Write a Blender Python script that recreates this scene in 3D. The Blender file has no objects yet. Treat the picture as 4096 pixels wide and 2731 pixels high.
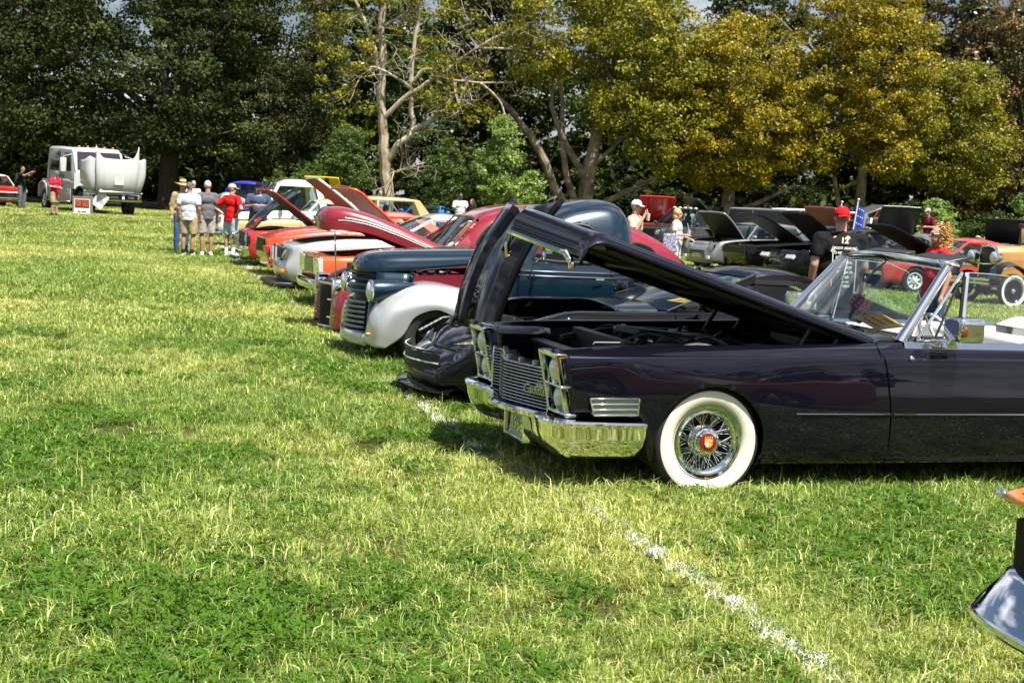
import bpy, math, random
import numpy as np
from mathutils import Vector, Matrix, Euler
rnd = random.Random(7)
R = math.radians
scene = bpy.context.scene
COL = scene.collection

# ------------------------------------------------------------------ camera, sky, sun, exposure
cam_d = bpy.data.cameras.new('camera'); cam = bpy.data.objects.new('camera', cam_d); COL.objects.link(cam)
cam_d.sensor_width = 36.0; cam_d.lens = 50.0; cam_d.clip_start = 0.1; cam_d.clip_end = 900.0
cam.matrix_world = Matrix.Translation((0, 0, 1.8)) @ Matrix.Rotation(R(90 - 5.777), 4, 'X') @ Matrix.Rotation(R(3.0), 4, 'Z')
cam_d.dof.use_dof = True; cam_d.dof.focus_distance = 9.6; cam_d.dof.aperture_fstop = 9.0
scene.camera = cam
SUN = Vector((0.33, -0.42, 1.0)).normalized()          # towards the sun: high, behind the camera's right shoulder
world = bpy.data.worlds.new('World'); scene.world = world; world.use_nodes = True
wn = world.node_tree; bg = wn.nodes['Background']
sky = wn.nodes.new('ShaderNodeTexSky'); sky.sky_type = 'NISHITA'; sky.sun_disc = False
sky.sun_elevation = math.asin(SUN.z); sky.sun_rotation = math.atan2(SUN.x, SUN.y)
sky.air_density = 1.0; sky.dust_density = 2.0; sky.ozone_density = 1.0
wtc = wn.nodes.new('ShaderNodeTexCoord'); wmp = wn.nodes.new('ShaderNodeMapping'); wmp.inputs['Scale'].default_value = (1.0, 1.0, 2.6)   # broken fair-weather cloud over the whole sky
wnz = wn.nodes.new('ShaderNodeTexNoise'); wnz.inputs['Scale'].default_value = 3.4; wnz.inputs['Detail'].default_value = 7; wnz.inputs['Roughness'].default_value = .58
wrp = wn.nodes.new('ShaderNodeMapRange'); wrp.inputs['From Min'].default_value = .47; wrp.inputs['From Max'].default_value = .66
wmx = wn.nodes.new('ShaderNodeMix'); wmx.data_type = 'RGBA'; wmx.inputs['B'].default_value = (12.5, 12.8, 13.4, 1)
wn.links.new(wtc.outputs['Generated'], wmp.inputs[0]); wn.links.new(wmp.outputs[0], wnz.inputs['Vector']); wn.links.new(wnz.outputs['Fac'], wrp.inputs['Value']); wn.links.new(wrp.outputs[0], wmx.inputs['Factor'])
wn.links.new(sky.outputs[0], wmx.inputs['A']); wn.links.new(wmx.outputs['Result'], bg.inputs[0]); bg.inputs[1].default_value = 0.052
sun_d = bpy.data.lights.new('sun', 'SUN'); sun_d.energy = 5.0; sun_d.angle = R(0.55); sun_d.color = (1.0, 0.95, 0.86)
sun = bpy.data.objects.new('sun', sun_d); COL.objects.link(sun)
sun.rotation_euler = SUN.to_track_quat('Z', 'Y').to_euler()
scene.render.engine = 'CYCLES'
vs = scene.view_settings; vs.view_transform = 'Standard'; vs.look = 'None'; vs.exposure = 0.9; vs.gamma = 1.0
vs.use_curve_mapping = False
cy = scene.cycles; cy.use_denoising = True; cy.max_bounces = 8; cy.transparent_max_bounces = 12; cy.diffuse_bounces = 3
cy.glossy_bounces = 4; cy.transmission_bounces = 4; cy.caustics_reflective = False; cy.caustics_refractive = False
cy.sample_clamp_indirect = 6.0
try:
    cy.denoiser = 'OPENIMAGEDENOISE'; cy.denoising_prefilter = 'ACCURATE'
except Exception:
    pass

# ------------------------------------------------------------------ materials
MATS = {}
def nodes_of(m):
    nt = m.node_tree; return nt, nt.nodes, nt.links
def mat(name, col, rough=0.5, metal=0.0, coat=0.0, spec=0.5, noise=0.0, nscale=30.0, bump=0.0, bscale=60.0, col2=None, trans=0.0, cr=0.03, flake=0.0):
    if name in MATS: return MATS[name]
    m = bpy.data.materials.new(name); m.use_nodes = True; MATS[name] = m
    nt, N, L = nodes_of(m); b = N['Principled BSDF']
    b.inputs['Base Color'].default_value = (*col, 1); b.inputs['Roughness'].default_value = rough
    b.inputs['Metallic'].default_value = metal; b.inputs['Coat Weight'].default_value = coat; b.inputs['Coat Roughness'].default_value = cr
    b.inputs['Specular IOR Level'].default_value = spec
    if noise or col2:
        tc = N.new('ShaderNodeTexCoord'); nz = N.new('ShaderNodeTexNoise'); nz.inputs['Scale'].default_value = nscale; nz.inputs['Detail'].default_value = 4
        L.new(tc.outputs['Object'], nz.inputs['Vector'])
        mx = N.new('ShaderNodeMix'); mx.data_type = 'RGBA'
        c2 = col2 if col2 else tuple(c * (1 - noise) for c in col)
        mx.inputs['A'].default_value = (*col, 1); mx.inputs['B'].default_value = (*c2, 1)
        rp = N.new('ShaderNodeMapRange'); rp.inputs['From Min'].default_value = .35; rp.inputs['From Max'].default_value = .65
        L.new(nz.outputs['Fac'], rp.inputs['Value']); L.new(rp.outputs[0], mx.inputs['Factor']); L.new(mx.outputs['Result'], b.inputs['Base Color'])
    if bump:
        tc = N.new('ShaderNodeTexCoord'); nz = N.new('ShaderNodeTexNoise'); nz.inputs['Scale'].default_value = bscale; nz.inputs['Detail'].default_value = 3
        L.new(tc.outputs['Object'], nz.inputs['Vector']); bp = N.new('ShaderNodeBump'); bp.inputs['Strength'].default_value = bump; bp.inputs['Distance'].default_value = .02
        L.new(nz.outputs['Fac'], bp.inputs['Height']); L.new(bp.outputs[0], b.inputs['Normal'])
    return m
def paint(name, col, metal=0.0, rough=0.32):
    if name in MATS: return MATS[name]
    m = mat(name, col, rough=rough, metal=metal, coat=1.0, cr=0.012)
    nt, N, L = nodes_of(m); b = N['Principled BSDF']      # faint panel waviness in the lacquer
    tc = N.new('ShaderNodeTexCoord'); nz = N.new('ShaderNodeTexNoise'); nz.inputs['Scale'].default_value = 2.2; nz.inputs['Detail'].default_value = 2
    L.new(tc.outputs['Object'], nz.inputs['Vector']); bp = N.new('ShaderNodeBump'); bp.inputs['Strength'].default_value = .10; bp.inputs['Distance'].default_value = .02
    L.new(nz.outputs['Fac'], bp.inputs['Height']); L.new(bp.outputs[0], b.inputs['Coat Normal'])
    return m
def glass(name, tint=(.72, .86, .84), refl=1.0):
    if name in MATS: return MATS[name]
    m = bpy.data.materials.new(name); m.use_nodes = True; MATS[name] = m
    nt, N, L = nodes_of(m); N.remove(N['Principled BSDF']); out = N['Material Output']
    t = N.new('ShaderNodeBsdfTransparent'); t.inputs[0].default_value = (*tint, 1)
    g = N.new('ShaderNodeBsdfGlossy'); g.inputs['Roughness'].default_value = .01
    f = N.new('ShaderNodeFresnel'); f.inputs[0].default_value = 1.5
    mx = N.new('ShaderNodeMixShader'); ml = N.new('ShaderNodeMath'); ml.operation = 'MULTIPLY'; ml.inputs[1].default_value = refl; ml.use_clamp = True
    L.new(f.outputs[0], ml.inputs[0]); L.new(ml.outputs[0], mx.inputs[0]); L.new(t.outputs[0], mx.inputs[1]); L.new(g.outputs[0], mx.inputs[2]); L.new(mx.outputs[0], out.inputs[0])
    return m
CHROME = mat('chrome', (.80, .81, .82), rough=.05, metal=1)
STEEL = mat('brushed_steel', (.55, .56, .57), rough=.28, metal=1)
RUBBER = mat('tyre_rubber', (.018, .018, .019), rough=.72, bump=.3, bscale=180)
BLACK = mat('black_trim', (.012, .012, .013), rough=.45)
GAP = mat('panel_gap', (.002, .002, .002), rough=.95, spec=.0)
BLACKGLOSS = mat('black_gloss', (.008, .008, .009), rough=.18, coat=.6)
DARK = mat('engine_bay_black', (.016, .016, .017), rough=.6, noise=.5, nscale=14)
ENGINE = mat('engine_metal', (.20, .20, .205), rough=.42, metal=.7, noise=.6, nscale=25)
WHITEWALL = mat('whitewall_rubber', (.80, .76, .66), rough=.5, noise=.06, nscale=9)
GLASS = glass('window_glass'); GLASSDARK = glass('tinted_glass', (.16, .19, .20))
GLASSCLEAR = glass('clear_glass', (.90, .95, .94))
LAMP = mat('lamp_lens', (.72, .75, .76), rough=.12, metal=.25, coat=.8)
AMBER = mat('amber_lens', (.78, .25, .02), rough=.15, coat=.6)
REDLENS = mat('red_lens', (.5, .015, .012), rough=.15, coat=.6)
SEATGREY = mat('grey_upholstery', (.12, .12, .125), rough=.6)
SEATWHITE = mat('white_upholstery', (.78, .77, .73), rough=.45)
PAPER = mat('orange_card', (.80, .42, .06), rough=.7)
WHITEPAINT = paint('white_paint', (.78, .78, .76))

# ------------------------------------------------------------------ mesh builder
def pchip(xs, ys):
    xs = np.asarray(xs, float); ys = np.asarray(ys, float)
    n = len(xs)
    if n == 1: return lambda x: np.full(np.shape(x), ys[0])
    h = np.diff(xs); d = np.diff(ys) / h; m = np.zeros(n)
    if n == 2: m[:] = d[0]
    else:
        for i in range(1, n - 1):
            if d[i-1] * d[i] > 0:
                w1 = 2*h[i] + h[i-1]; w2 = h[i] + 2*h[i-1]; m[i] = (w1 + w2) / (w1/d[i-1] + w2/d[i])
        m[0] = d[0]; m[-1] = d[-1]
    def f(x):
        x = np.clip(np.asarray(x, float), xs[0], xs[-1]); i = np.clip(np.searchsorted(xs, x) - 1, 0, n - 2)
        t = (x - xs[i]) / h[i]
        return (2*t**3 - 3*t**2 + 1)*ys[i] + (t**3 - 2*t**2 + t)*h[i]*m[i] + (3*t**2 - 2*t**3)*ys[i+1] + (t**3 - t**2)*h[i]*m[i+1]
    return f
def catmull(P, n, closed=False):
    P = [np.asarray(p, float) for p in P]; k = len(P)
    if k == 2: return [P[0] + (P[1] - P[0]) * i / (n - 1) for i in range(n)]
    segs = k if closed else k - 1; out = []
    cnt = n if closed else n - 1
    for j in range(cnt):
        s = j * segs / (cnt if closed else (n - 1)); i = min(int(s), segs - 1); t = s - i
        g = (lambda q: P[q % k]) if closed else (lambda q: P[min(max(q, 0), k - 1)])
        p0, p1, p2, p3 = g(i-1), g(i), g(i+1), g(i+2)
        out.append(.5*((2*p1) + (p2 - p0)*t + (2*p0 - 5*p1 + 4*p2 - p3)*t*t + (3*p1 - p0 - 3*p2 + p3)*t**3))
    if not closed: out.append(P[-1])
    return out
class MB:
    def __init__(s): s.v = []; s.f = []; s.m = []
    def add(s, vs_, fs, m=0):
        o = len(s.v); s.v += [tuple(map(float, p)) for p in vs_]; s.f += [tuple(i + o for i in f) for f in fs]; s.m += [m] * len(fs); return s
    def box(s, c, d, m=0, rot=None, taper=None):
        hx, hy, hz = d[0]/2, d[1]/2, d[2]/2; tx, ty = taper or (1, 1); P = []
        for z in (-hz, hz):
            a, b = (tx, ty) if z > 0 else (1, 1)
            P += [(-hx*a, -hy*b, z), (hx*a, -hy*b, z), (hx*a, hy*b, z), (-hx*a, hy*b, z)]
        if rot is not None:
            M = Euler(rot).to_matrix(); P = [tuple(M @ Vector(p)) for p in P]
        P = [(p[0]+c[0], p[1]+c[1], p[2]+c[2]) for p in P]
        return s.add(P, [(3,2,1,0),(4,5,6,7),(0,1,5,4),(1,2,6,5),(2,3,7,6),(3,0,4,7)], m)
    def tube(s, pts, r, n=8, m=0, caps=True):
        P = [Vector(p) for p in pts]; k = len(P); rr = r if isinstance(r, (list, tuple)) else [r]*k; ring = []; up = None
        for i in range(k):
            d = (P[min(i+1, k-1)] - P[max(i-1, 0)]).normalized()
            if up is None: up = Vector((0, 0, 1)) if abs(d.z) < .9 else Vector((1, 0, 0))
            a = d.cross(up).normalized(); b = a.cross(d).normalized(); up = b
            ring.append([P[i] + (a*math.cos(t) + b*math.sin(t))*rr[i] for t in [2*math.pi*j/n for j in range(n)]])
        V = [p for q in ring for p in q]; Fc = []
        for i in range(k-1):
            for j in range(n):
                Fc.append((i*n+j, i*n+(j+1) % n, (i+1)*n+(j+1) % n, (i+1)*n+j))
        if caps: Fc += [tuple(reversed(range(n))), tuple((k-1)*n+j for j in range(n))]
        return s.add(V, Fc, m)
    def lathe(s, prof, o, ax, n=32, m=0, mids=None, caps=False):
        ax = Vector(ax).normalized(); u = ax.orthogonal().normalized(); w = ax.cross(u); V = []; k = len(prof)
        for r, h in prof:
            for j in range(n):
                t = 2*math.pi*j/n; V.append(Vector(o) + ax*h + (u*math.cos(t) + w*math.sin(t))*r)
        base = len(s.v); s.v += [tuple(p) for p in V]
        for i in range(k-1):
            for j in range(n):
                s.f.append((base+i*n+j, base+(i+1)*n+j, base+(i+1)*n+(j+1) % n, base+i*n+(j+1) % n)); s.m.append(mids[i] if mids else m)
        if caps:
            s.f.append(tuple(base+j for j in range(n))); s.m.append(mids[0] if mids else m)
            s.f.append(tuple(base+(k-1)*n+j for j in reversed(range(n)))); s.m.append(mids[-1] if mids else m)
        return s
    def grid(s, P, m=0, cu=False, cv=False, flip=False):
        a, b = len(P), len(P[0]); V = [p for row in P for p in row]; Fc = []
        for i in range(a if cu else a-1):
            for j in range(b if cv else b-1):
                q = (i*b+j, ((i+1) % a)*b+j, ((i+1) % a)*b+(j+1) % b, i*b+(j+1) % b)
                Fc.append(tuple(reversed(q)) if flip else q)
        return s.add(V, Fc, m)
    def prism(s, poly, a, b, axis='y', m=0):
        """poly: list of 2-D points; extruded from a to b along axis (poly in the other two axes, in x,y,z order)"""
        def pt(p, t): return {'x': (t, p[0], p[1]), 'y': (p[0], t, p[1]), 'z': (p[0], p[1], t)}[axis]
        n = len(poly); V = [pt(p, a) for p in poly] + [pt(p, b) for p in poly]
        Fc = [tuple(range(n)), tuple(reversed(range(n, 2*n)))] + [(i, i+n, (i+1) % n + n, (i+1) % n) for i in range(n)]
        return s.add(V, Fc, m)
    def ell(s, c, r, n=12, k=8, m=0, rot=None):
        P = []; M = Euler(rot).to_matrix() if rot is not None else None
        for i in range(k+1):
            a = math.pi*i/k - math.pi/2; row = []
            for j in range(n):
                t = 2*math.pi*j/n; p = Vector((r[0]*math.cos(a)*math.cos(t), r[1]*math.cos(a)*math.sin(t), r[2]*math.sin(a)))
                if M: p = M @ p
                row.append((p.x+c[0], p.y+c[1], p.z+c[2]))
            P.append(row)
        return s.grid(P, m, cv=True, flip=True)
    def mirror(s):
        o = len(s.v); s.v += [(x, -y, z) for x, y, z in s.v[:]]
        nf = [tuple(i+o for i in reversed(f)) for f in s.f]; s.f += nf; s.m += s.m[:len(nf)]; return s
    def xf(s, M):
        s.v = [tuple(M @ Vector(p)) for p in s.v]; return s
    def arch(s, xc, zc, r, ymin=.5, squash=1.0):
        """cut a wheel opening: faces inside go, rim vertices move out to the circle"""
        V = np.array(s.v); d = np.hypot((V[:,0]-xc), (V[:,2]-zc)/squash); ins = (d < r) & (np.abs(V[:,1]) > ymin)
        keep = [i for i, f in enumerate(s.f) if not all(ins[q] for q in f)]
        used = set(q for i in keep for q in s.f[i])
        for q in used:
            if ins[q]:
                k = r/max(d[q], 1e-4); s.v[q] = (xc+(V[q,0]-xc)*k, V[q,1], zc+(V[q,2]-zc)*k)
        s.f = [s.f[i] for i in keep]; s.m = [s.m[i] for i in keep]; return s
    def mesh(s, name, mats, smooth=True, angle=35):
        me = bpy.data.meshes.new(name)
        V = np.array(s.v, dtype=np.float32).reshape(-1, 3); me.from_pydata(V.tolist(), [], s.f)
        for mm in (mats if isinstance(mats, (list, tuple)) else [mats]): me.materials.append(mm)
        if any(s.m): me.polygons.foreach_set('material_index', s.m)
        me.validate()
        if smooth:
            me.polygons.foreach_set('use_smooth', [True]*len(me.polygons))
            try: me.set_sharp_from_angle(angle=R(angle))
            except Exception: pass
        me.update(); return me
    def build(s, name, mats, parent=None, smooth=True, angle=35, bevel=0, sub=0, solid=0, solid_off=-1, weld=False):
        o = bpy.data.objects.new(name, s.mesh(name, mats, smooth, angle)); COL.objects.link(o)
        if parent is not None: o.parent = parent
        if weld: w = o.modifiers.new('weld', 'WELD'); w.merge_threshold = .0008
        if solid: q = o.modifiers.new('solid', 'SOLIDIFY'); q.thickness = solid; q.offset = solid_off
        if bevel: q = o.modifiers.new('bevel', 'BEVEL'); q.width = bevel; q.segments = 2; q.limit_method = 'ANGLE'; q.angle_limit = R(40)
        if sub: q = o.modifiers.new('sub', 'SUBSURF'); q.levels = sub; q.render_levels = sub
        return o
def patch(rails, nt=40, ns=24, ts=None):
    """surface through rails; every rail a list of (x,y,z) running front to back, rails ordered bottom to top; returns grid [nt][ns]"""
    curves = []
    for r in rails:
        A = np.array(r, float)
        s = np.r_[0, np.cumsum(np.maximum(np.linalg.norm(np.diff(A, axis=0), axis=1), 1e-4))]; s /= s[-1]
        t = np.linspace(0, 1, nt)
        curves.append(np.stack([pchip(s, A[:,k])(t) for k in range(3)], 1))
    return [catmull([c[i] for c in curves], ns) for i in range(nt)]
def railx(pts, xs):
    """rail sampled at common x stations: pts list of (x,y,z)"""
    A = np.array(pts, float); return [(x, float(pchip(A[:,0], A[:,1])(x)), float(pchip(A[:,0], A[:,2])(x))) for x in xs]
def loftx(rails, xs, ns=24):
    rr = [railx(r, xs) for r in rails]
    return [catmull([np.array(r[i]) for r in rr], ns) for i in range(len(xs))]
def tag(o, label=None, cat=None, group=None, kind=None):
    if label: o['label'] = label
    if cat: o['category'] = cat
    if group: o['group'] = group
    if kind: o['kind'] = kind
    return o
def empty(name, loc=(0, 0, 0), rz=0.0, parent=None):
    o = bpy.data.objects.new(name, None); COL.objects.link(o); o.location = loc; o.rotation_euler = (0, 0, rz); o.empty_display_size = .2
    if parent is not None: o.parent = parent
    return o
def copy_part(o, parent, loc=None):
    c = o.copy(); COL.objects.link(c); c.parent = parent
    if loc is not None: c.location = loc
    return c
def text(name, s_, size, m, parent, M, extrude=.002, bold=0.0, align='CENTER', shear=0.0):
    cu = bpy.data.curves.new(name, 'FONT'); cu.body = s_; cu.size = size; cu.extrude = extrude; cu.offset = bold; cu.align_x = align; cu.align_y = 'CENTER'; cu.shear = shear
    cu.resolution_u = 3; cu.materials.append(m)
    t = bpy.data.objects.new(name, cu); COL.objects.link(t); bpy.context.view_layer.update()
    me = bpy.data.meshes.new_from_object(t.evaluated_get(bpy.context.evaluated_depsgraph_get())); bpy.data.objects.remove(t)
    if not me.materials: me.materials.append(m)
    o = bpy.data.objects.new(name, me); COL.objects.link(o); o.parent = parent; o.matrix_local = M; return o
# ------------------------------------------------------------------ ground, grass, chalk line
def sm(t): t = min(max(t, 0.), 1.); return t*t*(3-2*t)
def gz(x, y):
    return .20*sm((y-44)/16)*sm((-x-5)/8) + .5*sm((y-68)/40) + .035*math.sin(x*.31+1.3)*math.sin(y*.23)*sm((y-11)/10)*0.6
def ground_sheet():
    ys = list(np.r_[np.linspace(-70, 0, 8), np.linspace(1, 80, 100), np.linspace(85, 420, 20)]); xs = list(np.r_[np.linspace(-320, -45, 12), np.linspace(-42, 42, 110), np.linspace(45, 320, 12)])
    mb = MB(); mb.grid([[(x, y, gz(x, y)) for y in ys] for x in xs])
    m = mat('turf_soil', (.085, .11, .03), rough=.95, spec=.1)
    nt, N, L = nodes_of(m); b = N['Principled BSDF']; tc = N.new('ShaderNodeTexCoord')
    n1 = N.new('ShaderNodeTexNoise'); n1.inputs['Scale'].default_value = .55; n1.inputs['Detail'].default_value = 6; L.new(tc.outputs['Object'], n1.inputs['Vector'])
    n2 = N.new('ShaderNodeTexNoise'); n2.inputs['Scale'].default_value = 26; n2.inputs['Detail'].default_value = 5; L.new(tc.outputs['Object'], n2.inputs['Vector'])
    r1 = N.new('ShaderNodeValToRGB'); r1.color_ramp.elements[0].position = .38; r1.color_ramp.elements[0].color = (.045, .07, .014, 1); r1.color_ramp.elements[1].position = .62; r1.color_ramp.elements[1].color = (.15, .135, .05, 1)
    r2 = N.new('ShaderNodeValToRGB'); r2.color_ramp.elements[0].position = .35; r2.color_ramp.elements[0].color = (.35, .33, .25, 1); r2.color_ramp.elements[1].position = .65; r2.color_ramp.elements[1].color = (1, 1, 1, 1)
    mx = N.new('ShaderNodeMix'); mx.data_type = 'RGBA'; mx.blend_type = 'MULTIPLY'; mx.inputs['Factor'].default_value = 1
    L.new(n1.outputs['Fac'], r1.inputs[0]); L.new(n2.outputs['Fac'], r2.inputs[0]); L.new(r1.outputs[0], mx.inputs['A']); L.new(r2.outputs[0], mx.inputs['B']); L.new(mx.outputs['Result'], b.inputs['Base Color'])
    bp = N.new('ShaderNodeBump'); bp.inputs['Strength'].default_value = .8; bp.inputs['Distance'].default_value = .05; L.new(n2.outputs['Fac'], bp.inputs['Height']); L.new(bp.outputs[0], b.inputs['Normal'])
    fl = MB(); fl.grid([[(x, y, gz(x, y)+.03+.02*math.sin(x*1.3)) for y in np.linspace(75+1.2*math.sin(x*.21)+.8*math.sin(x*.7), 150, 12)] for x in np.linspace(-120, 120, 120)])
    tag(fl.build('forest_floor', mat('leaf_litter', (.045, .036, .02), rough=.95, noise=.6, nscale=3)), 'dark leaf litter under the trees of the wood', 'forest floor', kind='structure')
    tag(mb.build('ground', m), 'grass covered field that the cars are parked on', 'ground', kind='structure')
ground_sheet()

def leafy(name, cols, trans=.35, inst=False, dry=None, gloss=.12, rough=.45, pn=(.22, .40, .60), tcol=(1.15, 1.15, .6)):
    """leaf / blade material: colour runs over the ramp 'cols' by the face attribute 'rv'; translucent"""
    m = bpy.data.materials.new(name); m.use_nodes = True; MATS[name] = m
    nt, N, L = nodes_of(m); N.remove(N['Principled BSDF']); out = N['Material Output']
    at = N.new('ShaderNodeAttribute'); at.attribute_name = 'rv'
    rp = N.new('ShaderNodeValToRGB'); e = rp.color_ramp.elements
    while len(e) < len(cols): e.new(.5)
    for i, c in enumerate(cols): e[i].position = i/(len(cols)-1); e[i].color = (*c, 1)
    L.new(at.outputs['Fac'], rp.inputs[0]); colr = rp.outputs[0]
    if dry:
        if inst: oi = N.new('ShaderNodeObjectInfo'); src = oi.outputs['Location']
        else: tc = N.new('ShaderNodeTexCoord'); src = tc.outputs['Object']
        nz = N.new('ShaderNodeTexNoise'); nz.inputs['Scale'].default_value = pn[0]; nz.inputs['Detail'].default_value = 3.5; nz.inputs['Roughness'].default_value = .6; L.new(src, nz.inputs['Vector'])
        mr = N.new('ShaderNodeMapRange'); mr.inputs['From Min'].default_value = pn[1]; mr.inputs['From Max'].default_value = pn[2]; L.new(nz.outputs['Fac'], mr.inputs['Value'])
        mx = N.new('ShaderNodeMix'); mx.data_type = 'RGBA'; L.new(mr.outputs[0], mx.inputs['Factor']); L.new(rp.outputs[0], mx.inputs['A'])
        r2 = N.new('ShaderNodeValToRGB'); e2 = r2.color_ramp.elements
        while len(e2) < len(dry): e2.new(.5)
        for i, c in enumerate(dry): e2[i].position = i/(len(dry)-1); e2[i].color = (*c, 1)
        L.new(at.outputs['Fac'], r2.inputs[0]); L.new(r2.outputs[0], mx.inputs['B']); colr = mx.outputs['Result']
    d = N.new('ShaderNodeBsdfDiffuse'); t = N.new('ShaderNodeBsdfTranslucent'); g = N.new('ShaderNodeBsdfGlossy'); g.inputs['Roughness'].default_value = rough
    L.new(colr, d.inputs[0])
    tm = N.new('ShaderNodeMix'); tm.data_type = 'RGBA'; tm.blend_type = 'MULTIPLY'; tm.inputs['Factor'].default_value = 1; tm.inputs['B'].default_value = (*tcol, 1)
    L.new(colr, tm.inputs['A']); L.new(tm.outputs['Result'], t.inputs[0])
    m1 = N.new('ShaderNodeMixShader'); m1.inputs[0].default_value = trans; L.new(d.outputs[0], m1.inputs[1]); L.new(t.outputs[0], m1.inputs[2])
    fr = N.new('ShaderNodeFresnel'); fr.inputs[0].default_value = 1.35; mm = N.new('ShaderNodeMath'); mm.operation = 'MULTIPLY'; mm.inputs[1].default_value = gloss*6; L.new(fr.outputs[0], mm.inputs[0])
    m2 = N.new('ShaderNodeMixShader'); L.new(mm.outputs[0], m2.inputs[0]); L.new(m1.outputs[0], m2.inputs[1]); L.new(g.outputs[0], m2.inputs[2]); L.new(m2.outputs[0], out.inputs[0])
    return m
def np_mesh(name, V, Fq, rv, m):
    """fast mesh: V (n,3), Fq (k,4) or (k,3) vertex indices, rv one value per face"""
    me = bpy.data.meshes.new(name); k, c = Fq.shape
    me.vertices.add(len(V)); me.vertices.foreach_set('co', np.asarray(V, np.float32).ravel())
    me.loops.add(k*c); me.loops.foreach_set('vertex_index', Fq.astype(np.int32).ravel())
    me.polygons.add(k); me.polygons.foreach_set('loop_start', np.arange(0, k*c, c, dtype=np.int32))
    a = me.attributes.new('rv', 'FLOAT', 'FACE'); a.data.foreach_set('value', np.asarray(rv, np.float32))
    me.materials.append(m); me.update(); me.validate(); return me
rg = np.random.default_rng(11)
def blade_patch(name, n, rad, hmin, hmax, wid, m, lean=.7, seed=0, clump=0):
    g = np.random.default_rng(seed)
    if clump:
        cc = g.uniform(-rad, rad, (clump, 2)); ci = g.integers(0, clump, n); xy = cc[ci] + g.normal(0, rad*.16, (n, 2)); ang0 = g.uniform(0, 2*np.pi, clump)[ci]
    else:
        xy = g.uniform(-rad, rad, (n, 2)); ang0 = g.uniform(0, 2*np.pi, n)
    h = g.uniform(hmin, hmax, n)*g.choice([.8, 1, 1, 1, 1.5], n); la = ang0 + g.normal(0, .9, n); ln = np.abs(g.normal(lean, .38, n)); w = wid*g.uniform(.6, 1.3, n)
    fa = g.uniform(0, 2*np.pi, n); sx, sy = np.cos(fa)*w/2, np.sin(fa)*w/2
    dx, dy = np.cos(la), np.sin(la); z0 = np.full(n, -.01)
    mid = np.stack([xy[:,0]+dx*h*ln*.32, xy[:,1]+dy*h*ln*.32, h*.62*np.cos(ln*.45)], 1)
    tip = np.stack([xy[:,0]+dx*h*ln*.95, xy[:,1]+dy*h*ln*.95, h*np.clip(1.0-.42*ln, .12, 1)], 1)
    b0 = np.stack([xy[:,0]-sx, xy[:,1]-sy, z0], 1); b1 = np.stack([xy[:,0]+sx, xy[:,1]+sy, z0], 1); off = np.stack([sx*.85, sy*.85, z0*0], 1); ot = np.stack([sx*.12, sy*.12, z0*0], 1)
    V = np.stack([b0, b1, mid+off, mid-off, tip+ot, tip-ot], 1).reshape(-1, 3); i = np.arange(n)*6
    Fq = np.concatenate([np.stack([i, i+1, i+2, i+3], 1), np.stack([i+3, i+2, i+4, i+5], 1)]); rv = g.beta(1.3, 1.6, n); rv = np.r_[rv, rv]
    me = np_mesh(name, V, Fq, rv, m); me.polygons.foreach_set('use_smooth', [True]*len(me.polygons)); return bpy.data.objects.new(name, me)
def clover_patch(name, n, rad, m, seed=0):
    g = np.random.default_rng(seed); V = []; Fq = []; rv = []
    for i in range(n):
        x, y = g.uniform(-rad, rad, 2); z = g.uniform(.015, .05); s = g.uniform(.007, .014); a0 = g.uniform(0, 6.28); tx, ty = g.normal(0, .45, 2); r_ = g.uniform(.0, .45)
        for k in range(3):
            a = a0 + k*2.094; o = len(V); c, s_ = math.cos(a), math.sin(a)
            for (u, v) in ((0, 0), (.9, -.62), (1.75, -.02), (.9, .62)):
                px, py = (u*c - v*s_)*s, (u*s_ + v*c)*s; V.append((x+px, y+py, z+px*tx+py*ty+.15*s*u))
            Fq.append((o, o+1, o+2, o+3)); rv.append(r_)
    return bpy.data.objects.new(name, np_mesh(name, np.array(V), np.array(Fq), np.array(rv), m))
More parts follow.
